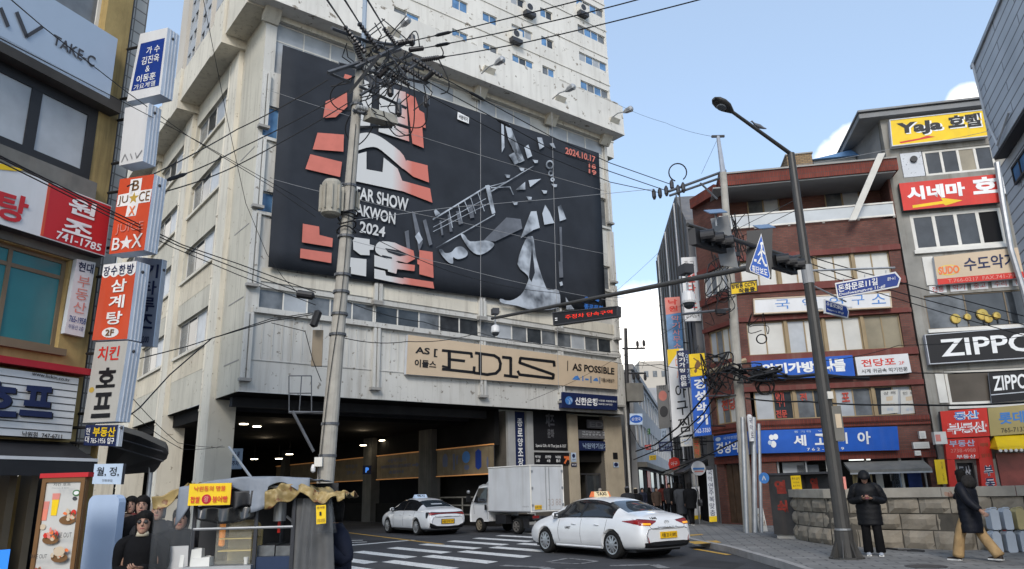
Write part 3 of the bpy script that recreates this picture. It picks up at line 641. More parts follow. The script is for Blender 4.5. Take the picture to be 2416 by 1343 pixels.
for x0,x1,mm in ((1196,1213,m_gcol),(1241,1256,m_gcol),(1341,1362,m_cream),(1427,1466,m_cream)):
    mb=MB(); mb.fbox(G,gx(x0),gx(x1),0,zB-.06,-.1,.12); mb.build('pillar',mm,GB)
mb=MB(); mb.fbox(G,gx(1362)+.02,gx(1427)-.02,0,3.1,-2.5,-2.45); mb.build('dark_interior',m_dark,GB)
dr=MB(); 
for x in (1364,1392,1424): dr.fbox(G,gx(x),gx(x)+.07,0,2.5,-.5,-.42)
dr.fbox(G,gx(1364),gx(1424),2.43,2.5,-.5,-.42); dr=dr.build('door',m_dsteel,GB); mb=MB(); mb.quad(G.P(gx(1395),.1,-.46),G.P(gx(1423),.1,-.46),G.P(gx(1423),2.4,-.46),G.P(gx(1395),2.4,-.46)); mb.build('pane',m_glass,dr)
mb=MB(); mb.tube([G.P(gx(1472),.1,.3),G.P(gx(1472),zB+3,.3)],.07,8); mb.build('drainpipe',m_wall,GB)
mb=MB(); mb.fbox(G,gx(1256),gx(1342),*sorted([G.uv(1300,1068)[1],G.uv(1300,1064)[1]]),.0,.1); mb.build('ledge',m_gcol,GB)
def gsign(name,label,cat,x0,y0,x1,y1,face,texts=(),shapes=(),o=.05,th=.08,fa=None,**k):
    fa=fa or G; return sign(name,label,cat,rq(fa,x0,y0,x1,y1,o),fa.n,th,face,k.pop('edge','D'),texts,shapes,**k)
gsign('vertical_banner_sign','tall navy vertical sign with pale lettering at the mouth of the underpass','shop sign',1214,972,1240,1105,'N',[('종로양조장',.25,.1,.78,.98,'W',.02,True)],th=.1)
gsign('poster','large dark framed poster with a line of white script at its foot','poster',1257,962,1340,1062,'K',[('Special Gift. All That Jazz & OST',.05,.87,.95,.96,'W',.005),('재즈',.36,.12,.62,.45,'MG',.03),('문화',.4,.5,.6,.72,'MG',.03)],th=.05)
gsign('poster','wide black menu board with small white words and an orange arrow','poster',1257,1069,1345,1096,'K',[('악기상',.06,.2,.2,.45,'W'),('공연장',.32,.2,.48,.45,'W'),('녹음실',.6,.2,.74,.45,'W'),('2층',.08,.55,.18,.8,'W'),('4층',.36,.55,.46,.8,'W'),('B1',.62,.55,.72,.8,'W')],[([(.82,.9),(.9,.45),(.84,.45),(.84,.25),(.98,.25),(.98,.6),(.94,.6),(.94,.5),(.87,.95)],'O','arrow')],th=.05)
gsign('notice_plate','small pale blue notice plate on the cream pillar beside the door','notice',1347,1068,1360,1090,'LB',[('안내',.2,.65,.8,.85,'N')],[(ell(.5,.35,.3,.22),'N','emblem')],o=.16,th=.03)
gsign('notice_plate','small dark blue notice plate under the pale one on the cream pillar','notice',1348,1093,1361,1101,'N',[('출입문',.1,.3,.9,.7,'W')],o=.16,th=.03)
gsign('hanging_sign','dim steel letters on a dark board over the arcade doorway','shop sign',1385,990,1449,1013,'MG',[('EDIS',.08,.2,.92,.85,'G',.03)],o=.0,th=.1)
gsign('hanging_sign','grey striped direction board above the navy door sign','shop sign',1364,1014,1450,1037,'MG',[('악기상가 2F  3F  4F',.1,.12,.9,.34,'L'),('녹음실 합주실 공연장',.1,.4,.9,.62,'L'),('RENTAL SHOP',.1,.68,.9,.88,'G')],o=.04,th=.1)
gsign('hanging_sign','navy sign with pale blue lettering right over the dark doorway','shop sign',1362,1040,1444,1064,'N',[('낙원악기상가',.15,.22,.88,.82,'SB',.01)],o=.06,th=.12)
gsign('vent_box','small black box on the cream pillar right of the doorway','box',1446,1068,1458,1084,'K',o=.13,th=.06)
gsign('notice_plate','small white plate with a navy circle right of the doorway','notice',1447,1091,1460,1103,'LB',[],[(ell(.5,.45,.4,.4),'N','emblem')],o=.16,th=.03)
# parking sign and railing inside the passage
p=IW.q(866,1109,1.2); nn=V((.1,-1,0)).normalized(); rr=V((.99,.1,0))
sign('parking_sign','small blue glowing parking sign hanging in the dark underpass','parking sign',[p-rr*.26+V((0,0,.26)),p+rr*.26+V((0,0,.26)),p+rr*.26-V((0,0,.26)),p-rr*.26-V((0,0,.26))],nn,.08,'N','K',[('P',.32,.22,.7,.8,M('blue_lamp_letter',(.08,.3,1),.5,0,1,emit=.5),.04)])
RL=thing('railing','pale steel pipe railing standing in the dark underpass behind the truck','railing',IW.P(-3,0,-.8)); 
for z in (.55,1.0,1.4): mb=MB(); mb.tube([IW.P(-5.5,z,.3),IW.P(-1.4,z,.3)],.04,6); mb.build('rail',m_gray,RL)
for u in (-5.5,-3.4,-1.4): mb=MB(); mb.tube([IW.P(u,0,.3),IW.P(u,1.42,.3)],.04,6); mb.build('post',m_gray,RL)
gx_=at(552,1088,34); nn=V((.3,-.95,0)).normalized(); rr=V((.95,.3,0))
sign('hanging_notice','small white notice board hanging behind the first column of the arcade','notice',[gx_-rr*.35+V((0,0,.55)),gx_+rr*.35+V((0,0,.55)),gx_+rr*.35-V((0,0,.35)),gx_-rr*.35-V((0,0,.35))],nn,.05,'SB','K',[('안내',.2,.15,.8,.45,'N'),('P 주차',.2,.6,.8,.85,'N')])
# ================================================================== floodlights on the cornice
fl=None
for i,(x,y,x2,y2,lab) in enumerate(((1136,186,1170,151,'grey floodlight on a short arm over the second cornice bracket'),(1303,246,1337,214,'grey floodlight on a short arm over the third cornice bracket'),(1442,291,1474,264,'grey floodlight jutting past the right end of the cornice into the sky'),(925,100,950,60,'grey floodlight on an arm behind the tangle of pole wires'))):
    p=F.q(x,y-12,1.25); q=F.q(x2,y2,2.3)
    t=thing('floodlight',lab,'floodlight',p,'floodlights along the cornice')
    mb=MB(); mb.tube([p,p.lerp(q,.5)+V((0,0,.12)),q],.035,6); mb.build('arm',m_steel,t)
    d=(q-p).normalized(); mb=MB(); mb.tube([q-d*.1,q+d*.12,q+d*.5,q+d*.6],[.06,.16,.2,.08],8); mb.build('head',m_steel,t)
# ================================================================== apartment tower above
TW=F.shift(-2.6)
tt=thing('apartment_tower','tall white flaking apartment tower rising behind the banner building','building',TW.P(12,24))
wx=[((1067,66),(1105,108),2),((1140,99),(1175,135),2),((1207,55),(1257,98),3),((1277,84),(1307,118),2),((1366,121),(1433,171),4),((930,14),(990,64),2)]
r6=TW.uv(1366,121); r6b=TW.uv(1368,187); ph=r6[1]-r6b[1]
ops=[];wins=[]
for (a,d,n) in wx:
    q=TW.r(*a,*d)
    for k in range(-2,7):
        o_=(q[0],q[1],q[2]+k*ph,q[3]+k*ph)
        if o_[2]>23.8 and o_[3]<48: ops.append(o_); wins.append((o_,n))
tl=4.0; tr=TW.uv(1440,236)[0]
mb=MB(); wall(mb,TW,tl,tr,23.5,49,ops,.18); mb.quad(TW.P(tr,23.5),TW.P(tr,23.5,-11),TW.P(tr,49,-11),TW.P(tr,49)); mb.quad(TW.P(tl,23.5,-11),TW.P(tl,23.5),TW.P(tl,49),TW.P(tl,49,-11)); mb.quad(TW.P(tl,49),TW.P(tr,49),TW.P(tr,49,-11),TW.P(tl,49,-11)); mb.quad(TW.P(tl,23.5,-11),TW.P(tr,23.5,-11),TW.P(tr,49,-11),TW.P(tl,49,-11)); mb.build('wall',m_tower,tt)
zr=wins[0][0][2]
for k in range(-3,8):
    z=r6[1]+k*ph+.45
    if 24<z<48: mb=MB(); mb.fbox(TW,tl,tr+.05,z,z+.09,.003,.05); mb.build('floor_band',m_tower,tt)
gsets=[[m_glassb,m_glassg],[m_glassb,m_glass],[m_glass,m_glassb,m_glassg],[m_curtain,m_glass],[m_glassb,m_glassb,m_glassg,m_curtain],[m_curtain,m_glassb],[m_glassg,m_glassb,m_glassb,m_glassg]]
random.seed(3)
for i,(o_,n) in enumerate(wins): window(TW,*o_,tt,n,m_wframe,random.choice(gsets),-.08,.045)
def acunit(p,fa,label,group):
    t=thing('air_conditioner',label,'air conditioner',p,group); mb=MB(); a=p-fa.u*.4; mb.hexa([p-fa.u*.42+fa.n*.36,p+fa.u*.42+fa.n*.36,p+fa.u*.42,p-fa.u*.42,p-fa.u*.42+fa.n*.36+V((0,0,.6)),p+fa.u*.42+fa.n*.36+V((0,0,.6)),p+fa.u*.42+V((0,0,.6)),p-fa.u*.42+V((0,0,.6))]); mb.build('casing',m_wframe,t)
    cc=p+fa.n*.365+V((0,0,.3))-fa.u*.08; mb=MB(); mb.lathe(cc,[(.23,0),(.23,.02),(.18,.02),(.06,.015)],16,0,fa.n); mb.build('fan_grille',m_dsteel,t)
    mb=MB(); mb.hexa([p-fa.u*.4+fa.n*.4-V((0,0,.3)),p+fa.u*.4+fa.n*.4-V((0,0,.3)),p+fa.u*.4-V((0,0,.3)),p-fa.u*.4-V((0,0,.3)),p-fa.u*.4+fa.n*.4-V((0,0,.02)),p+fa.u*.4+fa.n*.4-V((0,0,.02)),p+fa.u*.4-V((0,0,.02)),p-fa.u*.4-V((0,0,.02))]); mb.build('bracket',m_dsteel,t); return t
for (x,y,l) in ((1245,33,'white air conditioner hung beside a dark tower window at the top of the photo'),(1371,33,'white air conditioner under the top right tower window'),(1213,96,'white air conditioner under the three-pane tower window left of centre')):
    acunit(TW.q(x,y,.02),TW,l,'air conditioners on the tower front')
# ================================================================== far apartment blocks on the left
m_far=M('far_grey_blue_wall',(.36,.38,.40),.8,.08,.1,.2); m_far2=M('far_cream_wall',(.50,.46,.40),.8,.08,.1,.2)
FA=Fac(at(500,250,85),-51.6); ft=thing('far_apartment_block','distant grey apartment block with stacked bay windows seen beside the arcade cornice','building',(FA.O.x,FA.O.y,0))
ops=[]
z1=at(500,-200,85).z
for i in range(8):
    for k in range(26): ops.append((-16+i*2.3,-14.4+i*2.3,8+k*3.1,9.7+k*3.1))
mb=MB(); wall(mb,FA,-17,2.2,0,z1,ops,.25); mb.quad(FA.P(-17,z1),FA.P(2.2,z1),FA.P(2.2,z1,-15),FA.P(-17,z1,-15)); mb.quad(FA.P(2.2,0),FA.P(2.2,0,-15),FA.P(2.2,z1,-15),FA.P(2.2,z1)); mb.quad(FA.P(-17,0,-15),FA.P(-17,0),FA.P(-17,z1),FA.P(-17,z1,-15)); mb.build('wall',m_far,ft)
for i in range(8):
    mb=MB()
    for k in range(12,26): mb.quad(FA.P(-16+i*2.3,8+k*3.1,-.2),FA.P(-14.4+i*2.3,8+k*3.1,-.2),FA.P(-14.4+i*2.3,9.7+k*3.1,-.2),FA.P(-16+i*2.3,9.7+k*3.1,-.2))
    mb.build('window_column',m_glassg if i%2 else m_curtain,ft)
for i in (0,3,6): mb=MB(); mb.fbox(FA,-16.9+i*2.3,-16.3+i*2.3,0,z1,.0,.5); mb.build('pier',m_far2,ft)
FA2=Fac(at(520,200,95),38.4); f2=thing('far_apartment_block','distant cream apartment block with blue windows behind the cornice','building',(FA2.O.x,FA2.O.y,0))
ops=[]; z1=at(560,-250,95).z
for i in range(6):
    for k in range(26): ops.append((1.6+i*4.2,4.0+i*4.2,6+k*3.2,8.0+k*3.2))
mb=MB(); wall(mb,FA2,-3,27,0,z1,ops,.25); mb.quad(FA2.P(-3,z1),FA2.P(27,z1),FA2.P(27,z1,-15),FA2.P(-3,z1,-15)); mb.quad(FA2.P(-3,0,-15),FA2.P(-3,0),FA2.P(-3,z1),FA2.P(-3,z1,-15)); mb.build('wall',m_far2,f2)
for i in range(6):
    for k in range(14,26):
        o_=ops[i*26+k]; 
        if i<3: window(FA2,*o_,f2,2,m_wframe,[m_glassb],-.1,.12)
# ================================================================== left shop building
m_yb=M('yellow_brown_render',(.36,.26,.11),.85,.25,1.2,.2,streak=.7,streakcol=(.09,.065,.035),spots=.24,spotcol=(.1,.08,.06),spotscale=3,bump=.3,bscale=15)
m_sg=M('silver_signboard',(.38,.45,.54),.35,.06,.8,.4)
m_whs=M('white_signboard',(.62,.62,.62),.4,.06,1.2,.4,streak=.12)
m_reds=M('red_signboard',(.46,.015,.02),.45,.08,1.2,.4)
m_orange=M('orange_red_signboard',(.56,.07,.025),.45,.10,1.5,.4,streak=.15)
m_teal=M('teal_film_glass',(.03,.17,.19),.18,.15,.6,.5)
m_brown=M('brown_aluminium',(.16,.12,.075),.5,.12,2,.4)
LB=thing('shop_building','old yellow-brown shop building covered in signs on the left edge','building',A.P(-3,0))
ue=A.uv(258,434)[0]; UL=-9
zz4=(A.uv(150,30)[1],)
w3=(UL,A.uv(222,330)[0],A.uv(110,392)[1],A.uv(110,200)[1]); w2=(UL,A.uv(154,700)[0],A.uv(70,812)[1],A.uv(80,590)[1]); w4=(UL,A.uv(252,30)[0],A.uv(210,52)[1],A.uv(210,52)[1]+2)
zsh=A.uv(90,1040)[1]
mb=MB(); wall(mb,A,UL,ue,0,14.5,[w3,w2,w4,(UL,A.uv(215,1200)[0],0,zsh)],.3,0); mb.quad(A.P(ue,0),A.P(ue,0,-8),A.P(ue,14.5,-8),A.P(ue,14.5)); mb.quad(A.P(UL,14.5),A.P(ue,14.5),A.P(ue,14.5,-8),A.P(UL,14.5,-8)); mb.quad(A.P(UL,0,-8),A.P(UL,0),A.P(UL,14.5),A.P(UL,14.5,-8)); mb.build('wall',m_yb,LB)
pl=A.uv(262,250)[0]
window(A,w4[0],w4[1],w4[2],w4[3],LB,5,m_wframe,[m_glassg,m_curtain],-.2,.07)
window(A,w3[0],w3[1],w3[2],w3[3],LB,7,m_black,[m_curtain,m_glassg,m_curtain],.02,.2,1,None)
window(A,w2[0],w2[1],w2[2],w2[3],LB,8,m_brown,[m_teal],-.1,.07,2,None,.2)
mb=MB(); mb.fbox(A,UL,A.uv(217,440)[0],w3[2]-.42,w3[2],0,.14); mb.build('sill',m_gray,LB)
mb=MB(); mb.fbox(A,UL,A.uv(262,255)[0],w3[3],w3[3]+.28,0,.3); mb.build('fascia',M('dark_fascia',(.05,.045,.04),.7,.2,2),LB)
mb=MB(); mb.fbox(A,UL,ue,w2[3]+.02,w2[3]+.22,0,.05); mb.build('lintel',m_gray,LB)
mb=MB(); mb.fbox(A,UL,A.uv(150,820)[0],w2[2]-.12,w2[2],0,.1); mb.build('sill',m_brown,LB)
zb0=A.uv(110,872,.3)[1]; zb1=A.uv(110,856,.3)[1]
mb=MB(); mb.fbox(A,UL,A.uv(219,875,.35)[0],zb0,zb1,0,.35); mb.build('red_canopy_edge',M('red_trim',(.34,.015,.025),.5,.12,1),LB)
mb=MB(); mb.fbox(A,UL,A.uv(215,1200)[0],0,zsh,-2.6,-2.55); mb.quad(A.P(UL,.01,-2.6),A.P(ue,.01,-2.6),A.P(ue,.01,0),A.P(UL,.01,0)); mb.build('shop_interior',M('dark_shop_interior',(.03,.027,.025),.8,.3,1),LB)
for x in (10,62,100,140): 
    u=A.uv(x,1200)[0]; mb=MB(); mb.fbox(A,u,u+.13,0,zsh,-.25,.02); mb.build('shopfront_post',m_brown if x!=100 else m_black,LB)
gp=A.q(30,1120,-.6); t=thing('globe_lamp','white globe lamp inside the dark shop under the awning','lamp',gp); mb=MB(); mb.sph(gp,.09,14); mb.build('globe',M('lit_globe',(.9,.88,.82),.4,0,1,emit=.5),t); mb=MB(); mb.tube([gp+V((0,0,.08)),gp+V((0,0,.6))],.01,5); mb.build('cord',m_black,t)
p=A.q(5,1322,.1); sign('lit_screen','small glowing blue screen low at the left edge of the shop','screen',[p+A.u*-.5+V((0,0,.16)),p+A.u*.11+V((0,0,.16)),p+A.u*.11+V((0,0,-.5)),p+A.u*-.5+V((0,0,-.5))],A.n,.06,M('blue_screen_glow',(.04,.22,.75),.4,0,1,emit=.7),'K',[],[([(.7,.5),(.95,.5),(.95,.53),(.7,.53)],'LB','text_line'),([(.7,.58),(.95,.58),(.95,.61),(.7,.61)],'LB','text_line')])
# awning
az1=A.uv(120,1042,.05)[1]; az0=A.uv(200,1086,.9)[1]; aur=A.uv(229,1087,.9)[0]
aw=thing('awning','black fabric awning with a white trim line over the ground-floor shop','awning',A.P(-3,az0,.5))
mb=MB(); P=A.P; ul=A.uv(165,1045,.05)[0]
mb.hexa([P(UL,az0-.03,.9),P(aur,az0-.03,.9),P(ul+.02,az1-.03,.02),P(UL,az1-.03,.02),P(UL,az0,.9),P(aur,az0,.9),P(ul+.02,az1,.02),P(UL,az1,.02)]); mb.build('canopy',m_black,aw)
mb=MB(); mb.fbox(A,UL,aur,az0-.02,az0+.03,.9,.93); mb.build('trim',m_whs,aw); mb=MB(); mb.fbox(A,UL,aur,az0-.26,az0-.021,.89,.92); mb.build('valance',m_black,aw)
# flat signs on the wall
def flat(name,label,x_r,zt,zb,thick,face,edge='D',ul=UL,**k):
    u1=A.uv(*x_r,thick)[0]; q=[A.P(ul,zt,thick),A.P(u1,zt,thick),A.P(u1,zb,thick),A.P(ul,zb,thick)]
    return sign(name,label,'shop sign',q,A.n,thick-.01,face,edge,**k)[0]
th=flat('signboard','big silver signboard with thin black lettering high on the left building',(268,165),A.uv(200,44,.3)[1],A.uv(130,165,.3)[1],.3,m_sg,'L')
text_on(th,A,[(128,80),(227,136),(222,160),(123,103)],'TAKE-C','D',.02,False,.32)
sk=[]
for p in ([(2,20),(19,62)],[(40,30),(63,86),(99,64)],[(-60,60),(-28,-10),(-8,40)]): sk+=stroke(p,9)
pxpoly(th,A,sk,'D',.32,'emblem')
th=flat('signboard','long white and red restaurant signboard with brush lettering and a phone number',(256,545),A.uv(190,458,.3)[1],A.uv(190,588,.3)[1],.3,m_whs,'D')
u1=A.uv(111,495,.3)[0]; u2=A.uv(256,545,.3)[0]; z0_=A.uv(190,588,.3)[1]; z1_=A.uv(190,458,.3)[1]
mb=MB(); mb.fbox(A,u1,u2-.02,z0_+.02,z1_-.02,.29,.306); mb.build('red_field',m_reds,th)
mb=MB(); mb.fbox(A,u1-.05,u1,z0_+.02,z1_-.02,.29,.306); mb.build('orange_edge',m_orange,th)
pxpoly(th,A,[(-40,378),(5,387),(60,401),(40,404),(0,400),(-40,392)],'Y',.31,'yellow_swirl')
text_on(th,A,[(0,446),(72,468),(58,532),(-12,512)],'탕',m_reds,.03,False,.32)
text_on(th,A,[(166,462),(230,484),(222,521),(158,499)],'원','W',.03,False,.32); text_on(th,A,[(152,512),(222,535),(216,566),(146,544)],'조','W',.03,False,.32)
text_on(th,A,[(135,544),(241,577),(237,594),(131,563)],'741-1785','W',.02,False,.32)
pp=[(182,611),(226,620),(198,796),(152,786)]
th,mp=sign('wall_sign','narrow white vertical estate-agent sign with faded lettering beside the teal windows','shop sign',pq(A,pp,.12),A.n,.1,m_whs,'L',[('현대',.12,.03,.92,.16,'N',.02),('부동산',.2,.2,.85,.72,'PK',.0,True),('765-1958',.1,.76,.95,.84,'DB',.01),('부동산 2층',.12,.87,.9,.93,'DB',.0)])
zt=A.uv(90,880,.25)[1]; zb=A.uv(90,1032,.25)[1]
th=flat('signboard','white slatted pub signboard with raised navy letters above the black awning',(176,970),zt,zb,.25,m_whs,'D')
u1=A.uv(176,970,.25)[0]
for k in range(1,9):
    z=zb+(zt-zb)*k/9; mb=MB(); mb.fbox(A,UL,u1-.01,z-.008,z+.008,.24,.256); mb.build('groove',c('D'),th)
for t,q in (('호',[(-62,892),(44,905),(38,985),(-66,980)]),('프',[(58,908),(129,914),(122,986),(44,980)])):
    text_on(th,A,[(x+3,y+3) for x,y in q],t,'K',.04,False,.262,'letter_shadow'); text_on(th,A,q,t,'N',.04,False,.33)
text_on(th,A,[(76,876),(166,894),(165,901),(75,885)],'www.lickin.co.kr','K',.01,False,.27)
text_on(th,A,[(53,1017),(147,1024),(146,1036),(52,1031)],'낙원점  747-6711','K',.02,False,.27)
# tiled neighbour
m_tile=brick('pale_square_tiles',(.52,.49,.44),(.46,.43,.39),(.2,.18,.16),.28,.28,.016,0,.6,.25,.2)
A2=A.shift(-.2)
TB=thing('tiled_building','narrow pale tiled building just behind the yellow-brown pillar','building',A2.P(ue+1,0))
ut=A2.uv(345,60)[0]
mb=MB(); mb.fbox(A2,ue+.005,ut,0,16,-8,0); mb.build('wall',m_tile,TB,ud=A.u)
mb=MB(); mb.fbox(A2,ut+.001,ut+.35,3,16,-8,-.6); mb.build('dark_recess',m_black,TB)
mb=MB(); mb.tube([A2.P(ue+.1,1,.05),A2.P(ue+.1,15.9,.05)],.04,6); mb.build('cable_riser',m_black,TB)
# projecting box signs at the corner
PS=Fac(A.q(250,434,.1),-22.3)
m_ribw=M('white_ribbed_sign_side',(.52,.57,.64),.5,.1,2,.3)
def proj(label,pts,face,side=m_ribw,texts=(),shapes=(),th=.3,fa=None,o=0):
    fa=fa or PS; q=pq(fa,pts,o); t,mp=sign('projecting_sign',label,'shop sign',q,fa.n,th,face,side,texts,shapes)
    mb=MB()
    for k in (.25,.5,.75):
        a=q[1]-fa.n*th*k; d=q[2]-fa.n*th*k; e=(q[1]-q[0]).normalized()
        mb.hexa([d+e*.0,d+e*.012,d+e*.012-fa.n*.02,d-fa.n*.02,a+e*.0,a+e*.012,a+e*.012-fa.n*.02,a-fa.n*.02])
    mb.build('side_rib',c('L'),t)
    mb=MB()
    for k in (.12,.88):
        a=q[0].lerp(q[3],k)-fa.n*th*.5; e=(q[0]-q[1]).normalized(); mb.tube([a,a+e*.5],.03,6)
    mb.build('bracket',m_black,t); 
    mb=MB(); a=q[1].lerp(q[2],.12)-fa.n*th*.5; mb.sph(a,.035,8); mb.build('bolt',c('D'),t)
    return t,mp
proj('white box sign with a blue panel of white lettering, topmost of the corner stack',[(331,80),(396,65),(378,222),(299,240)],m_whs,texts=[('가 수',.36,.24,.82,.35,'W',.01),('김진옥',.26,.38,.84,.50,'W',.01),('&',.44,.53,.58,.62,'W',.0),('이동훈',.2,.65,.8,.76,'W',.01),('가요계열',.16,.78,.82,.86,'W',.0)],shapes=[([(.1,.16),(.94,.155),(.93,.87),(.08,.86)],'DB','panel_field')])
t,mp=proj('plain white box sign with a thin grey logo near its foot, under the blue one',[(295,255),(352,243),(337,380),(281,391)],m_whs)
mb=MB(); 
for p in stroke([(.1,.95),(.22,.83),(.36,.94)],.03)+stroke([(.45,.84),(.55,.93)],.03)+stroke([(.66,.84),(.74,.93),(.92,.82)],.03): put_poly(mb,p,mp,.008)
mb.build('emblem',c('G'),t)
t,mp=proj('orange-red juice shop box sign with a white cross and stars',[(283,423),(364,411),(340,590),(257,600)],m_orange,texts=[('B',.42,.05,.62,.19,'BR',.01),('JU',.06,.24,.34,.37,'BR',.0),('CE',.66,.22,.96,.35,'BR',.0),('X',.42,.40,.6,.52,'O',.02),('JUICE',.12,.62,.9,.76,'PK',.0),('B',.08,.80,.30,.96,'W',.01),('X',.64,.78,.93,.96,'W',.01)],shapes=[([(.34,.03),(.67,.03),(.67,.2),(1,.2),(.98,.37),(.66,.37),(.63,.53),(.33,.53),(.35,.38),(.02,.38),(.03,.22),(.34,.21)],'W','cross'),(star(.5,.29,.085,1.8),'GD','star'),(star(.46,.88,.1,1.9),'W','star')])
t,mp=proj('orange-red chicken soup box sign with white brush letters in the corner stack',[(245,625),(323,616),(300,800),(217,803)],m_orange,texts=[('장',.04,.03,.23,.16,'N',.02),('수',.27,.03,.46,.16,'N',.02),('한',.51,.03,.70,.16,'N',.02),('방',.75,.03,.95,.16,'N',.02),('삼',.35,.22,.8,.39,'W',.02),('계',.35,.43,.8,.60,'W',.02),('탕',.35,.64,.8,.81,'W',.02),('2F',.38,.87,.62,.95,'BR',.02)],shapes=[([(.0,.0),(1,.0),(1,.14)]+[(1-.0417*k,.15+.035*abs(math.sin(k*math.pi/6))) for k in range(1,24)]+[(0,.14)],'W','scalloped_edge'),(ell(.5,.91,.24,.065),'W','oval')])
P2=PS.shift(-.9)
proj('grey vertical sign with navy brush letters sticking out behind the chicken soup sign',[(318,606),(383,612),(360,818),(296,815)],M('grey_signboard',(.26,.29,.36),.5,.08,1),texts=[('기타루즈',.40,.05,.92,.82,'N',.02,True),('766-4200',.25,.89,.85,.96,'N',.01)],th=.12,fa=P2)
proj('pale pub box sign with big black letters at the bottom of the corner stack',[(226,808),(302,804),(272,994),(195,998)],M('pale_grey_signboard',(.42,.41,.38),.5,.08,1,streak=.2),texts=[('치킨',.14,.06,.8,.24,'R',.02),('호',.24,.33,.82,.58,'K',.03),('프',.24,.64,.82,.95,'K',.03)],shapes=[(ell(.12,.6,.08,.035),'GD','stamp')])
proj('small navy estate-agent box sign with yellow lettering under the pub sign',[(203,1003),(279,1003),(273,1053),(197,1051)],'N',texts=[('현대',.04,.1,.16,.9,'W',.0,True),('부동산',.26,.1,.95,.56,'Y',.02),('765-1956',.22,.64,.68,.88,'W',.0),('입구',.74,.6,.95,.9,'W',.02)],th=.12)
# black canopy beyond the corner
t=thing('tarpaulin_canopy','ragged black tarpaulin canopy sticking out below the corner signs','canopy',at(320,1060,15)); mb=MB()
f=[at(x,y,d) for x,y,d in ((262,1010,14.8),(330,1030,14.5),(392,1058,14.1),(398,1070,14.05),(393,1083,14.1),(380,1092,14.2),(374,1103,14.25),(364,1114,14.3),(300,1119,14.7),(246,1118,15))]
mb.prism(f,V((-.9,1.9,.25))); mb.build('tarpaulin',m_black,t)
for y0 in (1040,1062): mb=MB(); mb.tube([at(262,y0-10,14.72),at(385,y0+26,14.02)],.015,5); mb.build('rib',m_dsteel,t)
mb=MB(); mb.tube([V((*at(356,1112,14.4).xy,0)),at(357,1100,14.4)],.045,8); mb.build('post',m_steel,t)
# pavement things by the shop
MP=Fac(at(150,1130,8.6),-9)
u0=MP.uv(103,1133)[0]; u1=MP.uv(205,1122)[0]; z1=MP.uv(150,1127)[1]
q=[MP.P(u0,z1),MP.P(u1,z1),MP.P(u1,.25),MP.P(u0,.25)]
m_post=M('menu_print_cream',(.50,.49,.46),.5,.08,2)
_fr=random.Random(6)
def dish(s,t,k='R'):
    out=[(ell(s,t+.03,.19,.028),'BR','picture')]
    for i in range(12):
        a=_fr.uniform(-.15,.15); b_=_fr.uniform(-.035,.025); out.append((bez([(s+a-_fr.uniform(.03,.06),t+b_),(s+a,t+b_-_fr.uniform(.008,.02)),(s+a+_fr.uniform(.03,.06),t+b_+.004),(s+a+.01,t+b_+_fr.uniform(.01,.018))],3),_fr.choice([k,k,'PK','O','C','BR']),'picture'))
    return out
food=dish
_unused=lambda s,t,k='R':[(bez([(s-.17,t+.0),(s-.1,t-.045),(s+.03,t-.05),(s+.16,t-.03),(s+.18,t+.02),(s+.08,t+.05),(s-.1,t+.045)],3),k,'picture'),([(s-.19,t+.04),(s+.17,t+.05),(s+.16,t+.065),(s-.17,t+.058)],'BR','picture')]
shp=[([(.06,.15),(.22,.15),(.2,.27),(.09,.27)],'PK','picture'),([(.07,.2),(.21,.2),(.2,.27),(.09,.27)],'OR2','picture'),([(.27,.10),(.45,.10),(.42,.24),(.29,.24)],'Y','picture'),([(.27,.10),(.45,.10),(.44,.14),(.275,.14)],'PK','picture'),(ell(.82,.10,.09,.02),'GR','picture'),(ell(.82,.10,.06,.012),'W','picture'),(ell(.8,.135,.05,.012),'D','picture'),(ell(.15,.31,.07,.018),'C','picture'),(ell(.82,.225,.06,.02),'R','picture')]+food(.7,.24)+food(.4,.36)+food(.68,.47,'BR')+[(ell(.68,.46,.13,.03),'C','picture')]+food(.35,.6)+food(.65,.74)
th,mp=sign('menu_banner','tall cream menu banner printed with drinks and plates of food, in a wooden frame','banner',q,MP.n,.05,m_post,'BR',[('치킨 호프',.4,.035,.8,.055,'K',.01),('TAKE OUT',.55,.345,.97,.375,'K',.0),('TAKE OUT',.08,.475,.48,.50,'K',.0),('Chicken & Beer',.38,.062,.78,.072,'G',.0)],shp,frame=('BR',.05))
mb=MB(); mb.fbox(MP,u0+.05,u0+.12,0,.25,-.04,0); mb.fbox(MP,u1-.12,u1-.05,0,.25,-.04,0); mb.build('feet',c('BR'),th)
mb=MB(); mb.fbox(MP,u0-.03,u1+.04,z1,z1+.05,-.06,.03); mb.build('red_header',m_reds,th)
SP=Fac(at(240,1170,9.4),-12); u0=SP.uv(207,1200)[0]; u1=SP.uv(279,1200)[0]; z1=SP.uv(240,1168)[1]
t=thing('standing_sign','blank pale blue standing sign with rounded top beside the menu banner','standing sign',SP.P((u0+u1)/2,0)); mb=MB(); r=.09
pt=[(u0,.1),(u1,.1)]+[(u1-r+r*math.cos(a),z1-r+r*math.sin(a)) for a in (0,.5,1.05,1.57)]+[(u0+r+r*math.cos(a),z1-r+r*math.sin(a)) for a in (1.57,2.1,2.64,3.14)]
mb.prism([SP.P(a,b_) for a,b_ in reversed(pt)],-SP.n*.12); mb.build('panel',M('pale_blue_panel',(.42,.52,.68),.35,.08,1.5),t); mb=MB(); mb.fbox(SP,u0-.05,u1+.05,0,.1,-.3,.15); mb.build('base',m_black,t)
mb=MB(); mb.fbox(SP,u0-.015,u0-.002,.15,z1-.1,-.11,-.01); mb.build('side_print',m_black,t)
q=pq(Fac(at(255,1120,11.5),-14),[(223,1095),(291,1094),(285,1143),(217,1142)])
